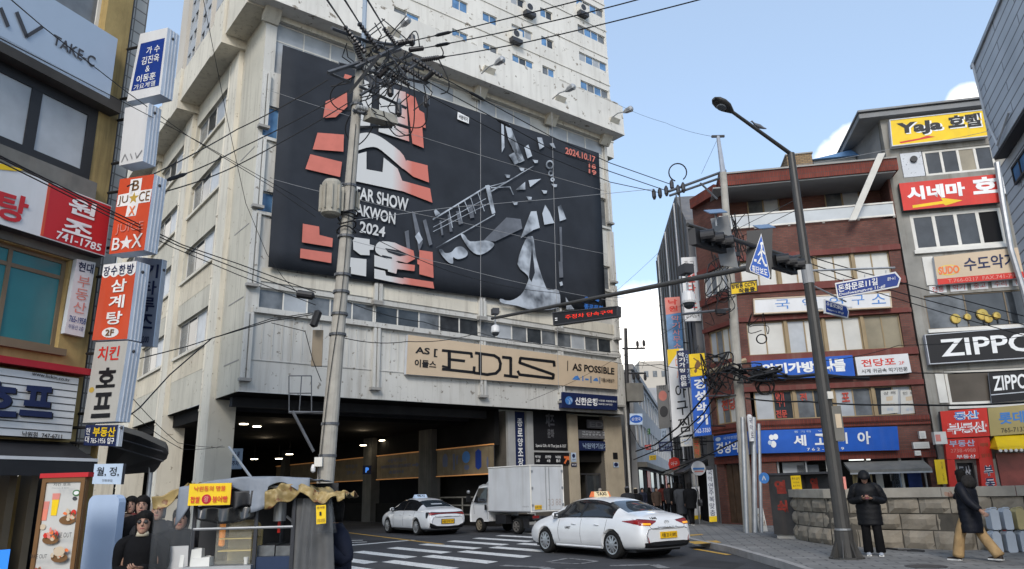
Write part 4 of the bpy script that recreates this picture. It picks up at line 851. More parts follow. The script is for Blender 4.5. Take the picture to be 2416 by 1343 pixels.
sign('wall_sign','small white sign with black brush letters hanging under the black canopy','shop sign',q,Fac((0,0,0),-14).n,.06,'LB','D',[('월, 정,',.12,.16,.9,.62,'K',.01),('전통찻집',.35,.76,.7,.88,'D',.0)])
# ================================================================== red brick block on the right
m_brick=brick('red_brick',(.175,.072,.055),(.125,.052,.042),(.10,.07,.06),.21,.075,.010,.5,.85,.35,.25)
m_brickt=brick('red_soldier_brick',(.20,.045,.03),(.15,.035,.025),(.08,.055,.05),.075,.23,.010,0,.85,.3,.3)
m_redpaint=M('dull_red_paint',(.135,.035,.028),.7,.2,1,.3,streak=.2)
m_soff=M('pale_soffit',(.30,.31,.31),.8,.1,1)
m_rail=M('white_balcony_panel',(.42,.45,.47),.4,.1,1,.4)
m_glasst=M('tan_reflection_glass',(.22,.19,.13),.3,.4,.7,.5)  # tan reflection on the panes put into their colour
RB=thing('brick_building','red brick corner building with bands of white-blinded windows and shop signs','building',R.P(4,0))
rz=lambda y,x=1950,o=0: R.uv(x,y,o)[1]
r0=0.0; r1=R.uv(2150,740)[0]
CH=Fac(R.P(0,0),-69); cl0=CH.uv(1662,800)[0]            # bevelled corner turning into the alley
z5f,z5t=rz(527),rz(416,1950,.8); z4=(rz(664),rz(602)); z3=(rz(830),rz(750)); z2=(rz(986),rz(917))
w5=[R.r(1758,447,1845,520,-1.2),R.r(1940,432,2036,500,-1.2)]
ops=[(.35,r1-.45,*z4),(.35,r1-.45,*z3),(.2,r1-.45,*z2),(.9,r1-.3,.2,rz(1078)-.12)]
zt=rz(389,1950,.8)
mb=MB(); wall(mb,R,r0,r1,0,z5f-.02,ops,.2)
cops=[(cl0+.3,-.3,z4[0],z4[1]),(cl0+.3,-.3,z3[0],z3[1]),(cl0+.3,-.3,z2[0],z2[1]),(cl0+.5,-.2,.2,2.6)]
wall(mb,CH,cl0,0,0,zt-.1,cops,.2)
mb.quad(R.P(r1,0),R.P(r1,0,-9),R.P(r1,zt,-9),R.P(r1,zt)); 
# set-back top floor
R5=R.shift(-1.2); wall(mb,R5,0,r1,z5f-.1,z5t,[(a[0],a[1],max(a[2],z5f+.3),a[3]) for a in w5],.15)
mb.quad(R.P(0,z5f-.02,0),R.P(r1,z5f-.02,0),R.P(r1,z5f-.02,-1.2),R.P(0,z5f-.02,-1.2)); mb.fbox(R,r1-.02,r1+.25,z5f,z5t+.1,-1.2,-.02)
mb.quad(CH.P(cl0,0),CH.P(cl0,0,-7),CH.P(cl0,zt,-7),CH.P(cl0,zt))
mb.build('wall',m_brick,RB,ud=R.u)
mb=MB(); mb.fbox(R,-.2,r1+.2,z5t,zt,-6,.8); mb.fbox(CH,cl0+.2,-.3,z5t+.02,zt-.02,-4,.25); mb.build('roof_fascia',m_brickt,RB,ud=R.u)
mb=MB(); mb.fbox(R,-.5,r1+.1,z5t-.06,z5t-.004,-1.2,.72); mb.build('soffit',m_soff,RB)
mb=MB(); mb.fbox(R,-.22,r1+.2,zt,zt+.07,-6,.86); mb.build('coping',m_conc,RB)
for a in w5: window(R5,a[0],a[1],max(a[2],z5f+.3),a[3],RB,2,m_tan,[m_glassg,m_curtain],-.08,.07,2,None,.3)
for (za,zb) in ((z4[1],z4[1]+.22),(z4[0]-.3,z4[0]),(z3[1]+.02,z3[1]+.2),(z3[0]-.28,z3[0]),(z2[1],z2[1]+.2),(z2[0]-.3,z2[0]),(rz(1010)+.02,rz(1010)+.2),(rz(1066)-.32,rz(1066)-.03)):
    mb=MB(); mb.fbox(R,-.03,r1,za,zb,0,.09); mb.fbox(CH,cl0,-.03,za+.003,zb-.003,0,.085); mb.build('brick_course',m_brickt if za<5 else m_redpaint,RB,ud=R.u)
for (zb_,n,gl) in ((z4,8,[m_blind]),(z3,8,[m_blind,m_blind,m_curtain,m_blind,m_blind,m_blind,m_glasst,m_glasst]),(z2,8,[m_curtain,m_glass,m_glassg,m_glass,m_curtain,m_glassg,m_glass,m_curtain])):
    L=(r1-.45-.35)/4
    for k in range(4):
        a=.35+k*L; window(R,a+(.0 if k==0 else .12),a+L,zb_[0],zb_[1],RB,2,m_tan,[gl[(2*k)%len(gl)],gl[(2*k+1)%len(gl)]],-.1,.05)
        if k: mb=MB(); mb.fbox(R,a,a+.119,zb_[0],zb_[1],-.2,-.02); mb.build('pier',m_tan,RB)
for q in cops[:3]:
    window(CH,q[0],q[1],q[2],q[3],RB,4,m_tan if q[2]<8 else m_wframe,[m_curtain,m_glassg,m_blind,m_curtain],-.08,.06)
# balcony railing of the top floor
zr0,zr1=rz(527),rz(491); 
for z in (zr1-.07,zr0+.05): mb=MB(); mb.fbox(R,-.3,r1,z,z+.07,.05,.12); mb.build('rail',m_wframe,RB)
mb=MB(); mb.fbox(R,-.25,r1-.05,zr0+.13,zr1-.08,.07,.09); mb.build('balcony_panel',m_rail,RB)
for k in range(6): u=-.28+k*(r1+.2)/5; mb=MB(); mb.fbox(R,u,u+.09,zr0,zr1-.075,.04,.06); mb.build('baluster',m_wframe,RB)
p=R.q(2078,365,.9); q=R.q(2010,522,.5); t=thing('timber_prop','white diagonal beam leaning from the brick roof to the balcony','beam',q); mb=MB(); d=(p-q).normalized(); s_=R.u*.14; mb.prism([q-s_,q+s_,p+s_,p-s_],R.n*.14); mb.build('beam',m_wframe,t)
# roof things
t=thing('roof_shed','small tan brick shed on the brick roof behind the street lamp','shed',R.q(1890,392,-2)); u0=R.uv(1858,390,-2)[0]; u1=R.uv(1918,385,-2)[0]; za,zb=R.uv(1890,400,-2)[1]-.5,R.uv(1890,364,-2)[1]; mb=MB(); mb.fbox(R,u0,u1,za,zb,-4,-2); mb.build('wall',brick('tan_brick',(.32,.22,.12),(.26,.17,.09),(.12,.1,.08),.22,.08,.012),t,ud=R.u); mb=MB(); mb.fbox(R,u0-.05,u1+.05,zb,zb+.06,-4.05,-1.95); mb.build('roof',m_conc,t)
t=thing('roof_hut','low hut with a blue tarpaulin roof on the brick roof','hut',R.q(1970,385,-2)); u0=R.uv(1920,385,-2.5)[0]; u1=R.uv(2020,380,-2.5)[0]; za=R.uv(1970,390,-2.5)[1]-.5; zb=R.uv(1970,375,-2.5)[1]
mb=MB(); mb.fbox(R,u0,u1,za,zb,-4,-2.5); mb.build('wall',m_soff,t); mb=MB(); P=R.P; mb.hexa([P(u0-.1,zb,-2.3),P(u1+.1,zb,-2.3),P(u1+.1,zb,-4.2),P(u0-.1,zb,-4.2),P(u0+.1,zb+.12,-2.6),P(u1-.1,zb+.42,-2.6),P(u1-.1,zb+.5,-4),P(u0+.1,zb+.25,-4)]); mb.build('tarpaulin',M('blue_tarp',(.10,.20,.36),.5,.15,2),t)
# signs on the brick front
def rsign(label,px4,face,texts=(),shapes=(),o=.3,th=.22,edge='L',fa=None,name='shop_sign',**k):
    fa=fa or R; return sign(name,label,'shop sign',pq(fa,px4,o),fa.n,th,face,edge,texts,shapes,**k)
rsign('long white sign with blue brush letters on the fourth floor of the brick building',[(1777,705),(2101,688),(2105,726),(1779,742)],m_whs,[('국',.16,.15,.27,.75,'BL2',.0),('악',.36,.15,.47,.75,'BL2',.0),('연',.56,.15,.66,.75,'BL2',.0),('구',.72,.12,.81,.72,'BL2',.0),('소',.86,.12,.96,.72,'BL2',.0),('전통음악 교육',.42,.82,.72,.92,'G',.0)],edge='C',frame=('C',.05))
rsign('bright blue music bag shop sign with raised white letters on the brick building',[(1772,853),(2011,838),(2018,888),(1779,897)],'B',[('악기가방',.1,.18,.62,.72,'W',.05),('나들',.70,.12,.92,.75,'W',.05),('7 6 2 - 0 5 8 7',.2,.82,.7,.93,'W',.01)])
rsign('white pawnshop sign with red letters beside the blue bag sign',[(2017,843),(2142,834),(2151,880),(2024,886)],m_whs,[('전당포',.1,.16,.74,.56,'R',.02),('2F',.80,.38,.9,.54,'R',.0),('시계 귀금속 악기전문',.08,.68,.94,.9,'K',.01)],edge='C')
rsign('wide bright blue music shop sign with white letters above the black kiosk',[(1781,1016),(2117,1006),(2122,1062),(1786,1070)],'B',[('세',.27,.25,.36,.72,'W',.03),('고',.42,.22,.51,.70,'W',.03),('비',.58,.2,.65,.68,'W',.03),('아',.72,.18,.81,.72,'W',.03),('통 기 타',.28,.06,.40,.16,'LB',.0),('악 기',.45,.06,.55,.16,'LB',.0),('7 6 2 - 2 1 1 9',.36,.82,.62,.94,'W',.01)],[(ell(.115,.32,.018,.12),'W','emblem'),(ell(.145,.30,.018,.13),'W','emblem'),(ell(.125,.62,.02,.15),'W','emblem'),(ell(.10,.55,.014,.1),'LB','emblem')])
rsign('blue sign with white letters wrapped round the brick corner by the utility pole',[(1683,1030),(1765,1018),(1768,1072),(1685,1078)],'B',[('경성악기',.08,.34,.95,.88,'W',.03),('국악전문점',.3,.1,.8,.24,'LB',.0)],[(ell(.14,.17,.08,.1),'LB','emblem')],fa=CH,o=.25,th=.2,edge='D')
m_cr=M('red_window_lettering',(.42,.06,.04),.5,.1,2)
for t,x0,y0,x1,y1 in (('전당',1702,945,1738,965),('악기',1828,922,1852,960),('전문',1830,968,1858,985),('전',1886,928,1905,948),('포',1984,927,2006,948)):
    mb=MB(); q=rq(R if x0>1780 else CH,x0,y0,x1,y1,-.1)
    fa=R if x0>1780 else CH
    put_text(mb,t,lambda s,tt,o=0:q[0].lerp(q[1],s).lerp(q[3].lerp(q[2],s),tt)+fa.n*.02,0,0,1,1,.03); mb.build('window_lettering',m_cr,RB)
for x0,x1,t in ((2078,2118,'상 해'),(2124,2164,'민 속')):
    rsign('pair of pale paper posters with writing stuck inside the right second-floor windows',[(x0,922),(x1,919),(x1+2,974),(x0+2,978)],m_blind,[(t,.15,.06,.85,.2,'D',.0),('전통 찻집',.2,.55,.8,.65,'C',.0),('국악',.3,.75,.7,.9,'SB',.0)],[([(.3,.28),(.7,.26),(.68,.45),(.32,.46)],'C','picture')],o=-.08,th=.01,name='poster',group='paper posters in the second-floor windows') if 0 else sign('poster',('pale paper poster with brown picture in the second-floor window, left of a pair','pale paper poster at the right end of the second-floor windows')[x0>2100],'poster',pq(R,[(x0,922),(x1,919),(x1+2,974),(x0+2,978)],-.08),R.n,.01,m_blind,'L',[(t,.15,.06,.85,.2,'D',.0),('전통 찻집',.2,.55,.8,.65,'C',.0),('국악',.3,.75,.7,.9,'SB',.0)],[([(.3,.28),(.7,.26),(.68,.45),(.32,.46)],'C','picture')],group='paper posters in the second-floor windows')
# ground floor: glazed shop, awning, doors
mb=MB(); mb.fbox(R,.9,r1-.3,.2,rz(1078)-.12,-2.2,-2.15); mb.quad(R.P(.9,.21,-2.2),R.P(r1-.3,.21,-2.2),R.P(r1-.3,.21,0),R.P(.9,.21,0)); mb.build('shop_interior',M('dim_shop_interior',(.05,.048,.045),.8,.4,1.5),RB)
m_wood=M('dark_wood_door',(.07,.042,.025),.6,.3,3,.3)
dd=MB(); q=cops[3]
for k in range(4): u=q[0]+(q[1]-q[0])*k/4; dd.fbox(CH,u+.03,u+(q[1]-q[0])/4-.03,.2,2.5,-.16,-.1)
dd.build('door',m_wood,RB)
for x0,x1,mm in ((1838,1842,m_steel),(1905,1909,m_steel),(1955,1960,m_wframe),(2048,2053,m_wframe),(2130,2136,m_wframe),(2186,2190,m_steel)):
    mb=MB(); mb.fbox(R,R.uv(x0,1120)[0],R.uv(x1,1120)[0],.2,rz(1085),-.3,-.22); mb.build('shopfront_mullion',mm,RB)
random.seed(5)
for (x0,y0,x1,y1,mm,nm) in ((1845,1092,1900,1120,m_curtain,'display_panel'),(1880,1098,1935,1130,m_glassg,'display_panel'),(2064,1108,2088,1160,m_blind,'display_panel'),(2100,1112,2128,1165,m_glass,'door_opening'),(2140,1115,2180,1165,M('blue_clothes',(.02,.04,.14),.8,.3,3),'blue_clothes'),(2098,1105,2110,1135,m_whs,'notice'),(2107,1108,2130,1150,c('LB'),'notice')):
    q=R.r(x0,y0,x1,y1,-.4); mb=MB(); mb.fbox(R,q[0],q[1],q[2],q[3],-.45,-.4); mb.build(nm,mm,RB)
t=thing('gold_cloth','draped gold cloth hanging in the shop window behind the man with the phone','cloth',R.q(2035,1130,-.1)); mb=MB(); q=R.r(2008,1108,2062,1158,.05)
for i in range(13):
    for j in range(5):
        u=q[0]+(q[1]-q[0])*i/12; z=q[3]+(q[2]-q[3])*j/4; mb.v.append(R.P(u*(1-.0)+.0,z-.06*math.sin(math.pi*i/12)*(1-j/4),.05+.05*math.sin(i*1.7+j*.6)))
for i in range(12):
    for j in range(4): a=i*5+j; mb.f.append((a,a+1,a+6,a+5)); mb.m.append(0)
o_=mb.build('cloth',M('gold_fabric',(.34,.25,.10),.4,.2,2,.5),t,True); o_.modifiers.new('t','SOLIDIFY').thickness=.01
t=thing('fabric_awning','flat grey awning over the shopfront right of the street lamp','awning',R.q(2100,1100,.5)); q0=R.uv(2005,1110,.9); q1=R.uv(2198,1100,.9); za=R.uv(2100,1107,.9)[1]; zb=R.uv(2100,1088,.1)[1]
mb=MB(); P=R.P; mb.hexa([P(q0[0],za-.1,.9),P(q1[0],za-.1,.9),P(q1[0],zb-.1,.1),P(q0[0],zb-.1,.1),P(q0[0],za,.9),P(q1[0],za,.9),P(q1[0],zb,.1),P(q0[0],zb,.1)]); mb.build('canopy',m_gray,t); mb=MB(); mb.fbox(R,q0[0],q1[0],za-.16,za-.1,.86,.9); mb.build('edge',m_steel,t)
for (x0,y0,x1,y1,l) in ((2166,1018,2184,1035,'small white meter box high on the brick wall right of the blue sign'),(2152,1044,2192,1058,'wide white meter box on the brick wall'),(2156,1064,2172,1075,'tiny white box beneath the wide meter box')):
    q=R.r(x0,y0,x1,y1,.1); t=thing('meter_box',l,'box',R.P(q[0],q[2],.1),'meter boxes on the brick wall'); mb=MB(); mb.fbox(R,q[0],q[1],q[2],q[3],.01,.2); mb.build('casing',m_wframe,t); mb=MB(); mb.fbox(R,q[0]+.05,q[1]-.05,q[2]+.05,q[3]-.05,.2,.21); mb.build('cover',m_blind,t)
q=R.r(2206,1088,2232,1142,.3); sign('vertical_sign','yellow vertical sign with tiny brown writing between the brick shop and the red shop','shop sign',pq(R,[(2204,1085),(2228,1084),(2236,1142),(2212,1143)],.4),R.n,.1,'Y','BR',[('각종 도장',.6,.08,.75,.9,'BR',.0,True)])
# ================================================================== yellow-hotel building
Y=Fac(R.P(r1+.3,0),-11.4); yl=Y.uv(2200,1000)[0]; yr=yl+9.5
YB=thing('sign_covered_building','narrow grey building stacked with hotel, instrument and lighter shop signs','building',Y.P(yl+3,0))
m_ygrey=M('stained_grey_render',(.26,.25,.225),.85,.2,1.2,.2,streak=.8,streakcol=(.12,.09,.06),spots=.25,spotscale=3)
m_side=M('dark_grey_cladding',(.20,.205,.21),.7,.2,1,.3,streak=.4)
yz=lambda y,x=2220,o=0: Y.uv(x,y,o)[1]
zt=yz(262,2220,.2)
wy=[(Y.uv(2132,420)[0],Y.uv(2318,350)[0]+.4,yz(412),yz(352)),(Y.uv(2160,590)[0],Y.uv(2362,500)[0],yz(585,2260),yz(498,2260)),(Y.uv(2190,760)[0],yr-.3,yz(772,2300),yz(690,2300)),(Y.uv(2240,950)[0],yr-.3,yz(955,2290),yz(872,2290))]
mb=MB(); wall(mb,Y,yl,yr,0,zt,wy+[(Y.uv(2262,1120)[0],Y.uv(2302,1120)[0],0,yz(1092,2280))],.25); mb.quad(Y.P(yl,0,-10),Y.P(yl,0),Y.P(yl,zt),Y.P(yl,zt,-10)); mb.quad(Y.P(yr,0),Y.P(yr,0,-10),Y.P(yr,zt,-10),Y.P(yr,zt)); mb.quad(Y.P(yl,zt),Y.P(yr,zt),Y.P(yr,zt,-10),Y.P(yl,zt,-10)); mb.build('wall',m_ygrey,YB)
mb=MB(); mb.fbox(Y,yl-.9,yr,zt,zt+.22,-6,.35); mb.fbox(Y,yl-.95,yr,zt+.26,zt+.34,-6,.45); mb.hexa([Y.P(yl-1.0,zt-2.6,-5),Y.P(yl-.02,zt-2.6,-.5),Y.P(yl-.02,zt-2.6,-5),Y.P(yl-.9,zt-2.6,-5.1),Y.P(yl-.9,zt,-5),Y.P(yl-.02,zt,-.3),Y.P(yl-.02,zt,-5),Y.P(yl-.85,zt,-5.1)]); mb.build('roof_edge',m_side,YB)
window(Y,wy[0][0]+.9,wy[0][1],wy[0][2],wy[0][3],YB,4,m_wframe,[m_glass,m_glass,m_glasst,m_glass],-.05,.1)
mb=MB(); mb.fbox(Y,wy[0][0]+.02,wy[0][0]+.85,wy[0][2]+.02,wy[0][3]-.02,-.1,.0); mb.build('vent_panel',M('perforated_white_panel',(.5,.52,.55),.5,.1,1,spots=.36,spotcol=(.12,.13,.15),spotscale=14),YB)
mb=MB(); mb.lathe(Y.P(wy[0][0]+.5,wy[0][3]-.35,.0),[(.14,0),(.14,.1)],14,0,Y.n); mb.build('vent',m_black,YB)
window(Y,wy[1][0],wy[1][1],wy[1][2],wy[1][3],YB,4,m_wframe,[m_glass,m_glass,m_glass,M('open_window_dark',(.008,.008,.009),.9,0)],-.02,.13,1,m_wframe)
window(Y,wy[2][0],wy[2][1],wy[2][2],wy[2][3],YB,6,m_brown,[m_glassg,m_glass,m_glass,m_glass,m_glassg,m_glass],-.05,.05,1,m_wframe)
window(Y,wy[3][0],wy[3][1],wy[3][2],wy[3][3],YB,3,m_wframe,[M('brown_blind_glass',(.09,.075,.06),.3,.2,1),m_glass],-.05,.12,1,m_wframe)
for x0,y0,x1,y1 in ((2205,880,2238,950),(2175,607,2212,672)): q=Y.r(x0,y0,x1,y1,.05); mb=MB(); mb.fbox(Y,q[0],q[1],q[2],q[3],0,.06); mb.build('white_panel',m_wframe,YB)
m_brass=M('brass',(.55,.38,.10),.3,.15,3,.5,metal=.7)
for i,(x,y,rx,ry,l) in enumerate(((2255,752,13,18,'pale gold drum, leftmost in the instrument shop window'),(2283,748,9,19,'thin brass cymbal seen almost edge-on in the shop window'),(2318,742,15,22,'largest round gold drum in the instrument shop window'),(2332,752,11,15,'small gold gong in front of the largest drum'),(2352,745,10,20,'gold drum at the right of the instrument shop window'))):
    p=Y.q(x,y,-.04); t=thing('instrument',l,'instrument',p,'gold instruments in the shop window'); r=rx/1743*27; mb=MB(); mb.lathe(p,[(r,-.05),(r*1.02,0),(r*.9,.03),(r*.3,.04),(r*.25,.02)],18,0,(Y.n+Y.u*.2).normalized()); ob=mb.build('disc',m_brass,t); mb=MB(); mb.tube([p-V((0,0,r*1.0)),p-V((0,0,r*2.0))],.02,5); mb.build('stand',m_black,t)
ysign=lambda label,px4,face,texts=(),shapes=(),**k: rsign(label,px4,face,texts,shapes,fa=Y,**k)
ysign('yellow hotel sign with chunky black letters at the top of the narrow building',[(2098,283),(2326,258),(2332,322),(2104,346)],'Y',[('YaJa',.085,.2,.56,.72,'W',.05),('호텔',.62,.12,.955,.64,'W',.06),('YaJa',.07,.17,.54,.68,'K',.05),('호텔',.605,.1,.94,.60,'K',.06)],[([(.08,.86),(.3,.80),(.38,.74),(.46,.81),(.3,.86),(.1,.92)],'R','arrow')],edge='L',frame=('L',.04))
ysign('red hotel sign with white letters and a yellow arrow',[(2121,433),(2352,411),(2361,477),(2132,497)],m_reds if 0 else 'R',[('시네마',.06,.16,.66,.66,'W',.05),('호텔',.74,.05,1.25,.72,'W',.05)],[([(.1,.84),(.42,.78),(.40,.66),(.62,.82),(.44,.95),(.42,.88),(.1,.94)],'Y','arrow')],edge='D')
ysign('beige instrument shop sign with navy letters and an orange logo over a red strip',[(2203,606),(2410,583),(2418,655),(2213,672)],m_beige,[('SUDO',.03,.38,.27,.66,'O',.04),('수도악기',.33,.16,.92,.62,'N',.02),('T.766-0217  FAX.741-7940',.12,.84,.96,.97,'PK',.01)],[([(0,.8),(1,.8),(1,1),(0,1)],'R','red_strip'),(ell(.15,.52,.13,.18),'Y','emblem'),(ell(.15,.52,.12,.155),'C','emblem')],edge='L')
for i,t in enumerate(('전통','악기','중고','수리','판매')):
    x=2192+i*49; y=681-i*4.5
    sign('window_card','white card reading %s in red, %s along the top of the instrument shop window'%(('two characters','two characters','two characters','two characters','two characters')[i],('first','second','third','fourth','fifth')[i]),'card',pq(Y,[(x,y-6),(x+40,y-9),(x+42,y+9),(x+2,y+12)],.02),Y.n,.015,m_whs,'L',[(t,.15,.15,.85,.85,'R',.0)],group='white cards along the instrument shop window')
ysign('big black lighter shop sign with wide white letters',[(2181,790),(2452,768),(2464,843),(2193,860)],'K',[('ZIPPO',.12,.2,.95,.78,'W',.02)],edge='L',frame=('L',.03))
ysign('smaller black lighter shop sign inside the second-floor window',[(2332,880),(2430,872),(2438,942),(2340,951)],'K',[('ZIPPO',.08,.12,.9,.62,'W',.02)],[([(.0,.72),(1,.72),(1,.75),(0,.75)],'L','line')],edge='L',o=.1,th=.06)
ysign('red estate-agent sign with white and blue outlined letters',[(2218,971),(2328,962),(2336,1029),(2226,1034)],'R',[('동산',.28,.06,.82,.38,'W',.07),('동산',.28,.06,.82,.38,'BL2',.02),('부동산',.1,.46,.96,.88,'W',.07),('부동산',.1,.46,.96,.88,'R',.0)],edge='D',o=.35)
ysign('mustard estate-agent sign with blue letters at the right edge',[(2330,963),(2450,952),(2458,1020),(2337,1029)],M('mustard_signboard',(.36,.29,.12),.6,.08,1),[('롯데부',.2,.2,.98,.62,'BL2',.03),('765-7132',.22,.76,.7,.92,'K',.0)],edge='D',o=.33)
ysign('red shopfront board with pale writing beside the narrow black door',[(2229,1036),(2306,1033),(2312,1082),(2234,1084)],'R',[('부동산',.12,.08,.9,.4,'SB',.02),('2738-4988',.14,.5,.9,.68,'PK',.0),('부동산',.3,.8,.88,.98,'W',.01)],edge='R',o=.3)
ysign('tall red panel with outlined blue letters right of the narrow black door',[(2305,1033),(2334,1031),(2354,1160),(2318,1162)],'R',[('매매',.2,.1,.8,.18,'BR',.0),('임대',.2,.3,.8,.37,'BR',.0),('부동산',.25,.5,.9,1.2,'W',.06,True),('부동산',.25,.5,.9,1.2,'N',.02,True)],edge='R',o=.3,th=.3)
ysign('slim red post panel left of the narrow black door',[(2234,1085),(2252,1084),(2262,1165),(2242,1166)],'R',edge='R',o=.3,th=.3)
q=(Y.uv(2262,1120)[0],Y.uv(2302,1120)[0]); mb=MB(); mb.fbox(Y,q[0],q[1],0,yz(1092,2280),-.22,-.18); d_=mb.build('door',m_black,YB); mb=MB(); z_=yz(1115,2280); put_text(mb,'동산',lambda s,t,o=0: Y.P(q[0]+(q[1]-q[0])*(.15+.7*s),z_+.25-.5*t,-.17),0,0,1,1,.03); mb.build('lettering',c('L'),d_)
t=thing('yellow_eave','little yellow temple-style eave with round tile ends at the right edge','eave',Y.q(2400,1050,.5)); mb=MB(); a=Y.uv(2352,1062,.9); b_=Y.uv(2450,1040,.9); P=Y.P
mb.hexa([P(a[0],a[1],1.0),P(b_[0],a[1],1.0),P(b_[0],a[1]+.1,.1),P(a[0],a[1]+.1,.1),P(a[0],a[1]+.12,1.0),P(b_[0],a[1]+.12,1.0),P(b_[0],a[1]+.62,.1),P(a[0]+.3,a[1]+.62,.1)]); mb.build('roof',c('Y'),t)
for k in range(9): mb=MB(); mb.cyl(P(a[0]+.08+k*.17,a[1]-.03,1.02),P(a[0]+.08+k*.17,a[1]-.03,.9),.055,8); mb.build('tile_end',m_wframe,t)
mb=MB(); mb.fbox(Y,a[0]+.2,b_[0],0,a[1]-.1,.15,.2); mb.build('red_glazing',M('red_glazing',(.22,.05,.04),.3,.3,2),t)
mb=MB(); mb.fbox(Y,a[0]-.15,a[0]+.18,.3,a[1]-.3,.1,.14); mb.build('poster_stack',m_glassg,t)
t=thing('equipment_box','white electrical box with red print hanging on cables before the narrow building','box',Y.q(2215,1035,.6)); q=Y.r(2200,1020,2233,1048,.6); mb=MB(); mb.fbox(Y,q[0],q[1],q[2],q[3],.45,.75); mb.build('casing',m_wframe,t); mb=MB(); mb.fbox(Y,q[0]+.03,q[0]+.2,q[2]+.1,q[3]-.1,.75,.755); mb.build('print',c('PK'),t)
# ================================================================== grey tiled building overhanging on the far right
m_gtile=brick('slanting_grey_panels',(.60,.62,.65),(.55,.57,.60),(.2,.2,.21),3.0,.26,.022,.5,.5,.15,.3)
gp=at(2342,375,17); GR=Fac((gp.x,gp.y,0),-110); zg=GR.uv(2342,375)[1]; zgt=GR.uv(2306,138)[1]
GB2=thing('panelled_building','grey panelled building overhanging the right edge of the photo','building',GR.P(2,0))
mb=MB(); mb.fbox(GR,0,9,zg,zgt,-8,0); mb.build('overhang',m_gtile,GB2,ud=GR.u)
mb=MB(); ul_=GR.uv(2368,430,-.3)[0]; mb.fbox(GR,ul_,9,0,zg-.004,-7,-.3); mb.build('lower_wall',m_gtile,GB2,ud=GR.u)
mb=MB(); mb.fbox(GR,.05,9,zg-.06,zg-.005,-.29,-.02); mb.build('soffit',m_black,GB2)
mb=MB(); mb.fbox(GR,-.04,9,zgt,zgt+.1,-8,.05); mb.build('coping',m_steel,GB2)
q=(GR.uv(2394,400,-.3)[0]); window(GR,q,q+1.2,GR.uv(2400,440,-.3)[1],GR.uv(2400,385,-.3)[1],GB2,2,m_black,[m_glassb],-.22,.05)
mb=MB(); mb.tube([GR.P(.25,zgt,.06),GR.P(.35,zgt-1.5,.06),GR.P(.5,zg+.6,.06),GR.P(.75,zg+.05,.05),GR.P(2.0,zg+.3,.05)],.03,6); mb.build('cable',m_whs,GB2)
mb=MB(); mb.tube([Y.q(2352,384,.5),Y.q(2366,480,.5),Y.q(2385,590,.5),Y.q(2416,690,.5),Y.q(2440,800,.5)],.11,8); t=thing('drainpipe','thick shiny drainpipe slanting down beside the red hotel sign','pipe',Y.q(2385,590,.5)); mb.build('pipe',m_steel,t)
# ================================================================== alley between the arcade and the brick block
adir=V((.092,.996,0))
e0=CH.P(cl0,0)-V((.15,0,0))
AR=Fac(e0,math.degrees(math.atan2(-.996,-.092)))          # faces left into the alley, u runs towards the viewer
ub=AR.uv(1556,700)[0]; um=-1.2
m_slab=M('grey_fibre_panels',(.13,.13,.135),.7,.15,.8,.3,streak=.5)
SB_=thing('alley_building','dark grey panel-clad building leaning over the right side of the alley','building',AR.P(-4,0))
za=AR.uv(1592,465)[1]; uz=AR.uv(1592,465)[0]; zb=AR.uv(1650,432)[1]
mb=MB(); n_=9; prev=None
mb.prism([AR.P(ub,0),AR.P(um,0),AR.P(um,min(zb,za+2)),AR.P(uz,za),AR.P(ub,za)],-AR.n*6,0); mb.build('wall',m_slab,SB_)
for k in range(12):
    u=ub+(um-ub)*k/12; mb=MB(); mb.fbox(AR,u,u+.12,3,za-.2,.004,.06); mb.build('panel_joint',m_whs if k%4==1 else m_black,SB_)
for k in range(3):
    for z in (3.6,6.6,9.6): window(AR,-6.0+k*1.9,-4.8+k*1.9,z,z+1.3,SB_,2,m_dsteel,[m_glass,m_glassg],.02,.06)
mb=MB(); mb.fbox(AR,um,-.02,0,za*.82,-5,-.3); mb.build('side_block',M('pale_side_wall',(.40,.39,.37),.8,.15,1,streak=.4),SB_)
AL=Fac(at(1481,1000,43),math.degrees(math.atan2(.97,.242)))   # faces right into the alley
WB=thing('white_alley_building','white three-storey building with rows of windows far down the left of the alley','building',AL.P(3,0))
zt=AL.uv(1486,868)[1]; ue_=56
ops=[(5+i*3.2,7.2+i*3.2,z,z+1.5) for i in range(15) for z in (4.4,7.2) if z+1.7<zt]
m_alw=M('alley_white_wall',(.34,.345,.36),.85,.1,.6,.2,streak=.35)
mb=MB(); wall(mb,AL,4.5,ue_,0,zt,ops,.2); mb.quad(AL.P(4.5,0,-4),AL.P(4.5,0),AL.P(4.5,zt),AL.P(4.5,zt,-4)); mb.quad(AL.P(4.5,zt),AL.P(ue_,zt),AL.P(ue_,zt,-4),AL.P(4.5,zt,-4)); mb.build('wall',m_alw,WB)
for i,o_ in enumerate(ops): window(AL,*o_,WB,2,m_wframe,[m_glassg,m_curtain],-.08,.07)
mb=MB(); mb.fbox(AL,4.4,ue_,zt,zt+.35,-.3,.15); mb.build('parapet',m_alw,WB)
mb=MB(); mb.fbox(AL,4.5,ue_,2.9,3.2,0,.6); mb.build('shop_canopy',m_gray,WB)
random.seed(11)
for i,k in enumerate((m_glass,m_dark,m_reds,m_glass,m_dark,m_blind,m_dark)*2):
    mb=MB(); mb.fbox(AL,4.7+i*3.4,7.5+i*3.4,.1,2.8,.005,.05); mb.build('shutter',k,WB)
ap=at(1545,880,170); t=thing('distant_building','hazy cream building closing the view far above the alley','building',(ap.x,ap.y,0)); zt=at(1545,852,170).z; mb=MB(); mb.box((ap.x,ap.y+4,zt/2),7,8,zt); mb.build('wall',m_far2,t)
for k in range(3):
    mb=MB(); mb.box((ap.x-2+k*2,ap.y-.02,zt-3),1.0,.1,1.4); mb.build('window',m_glassg,t)
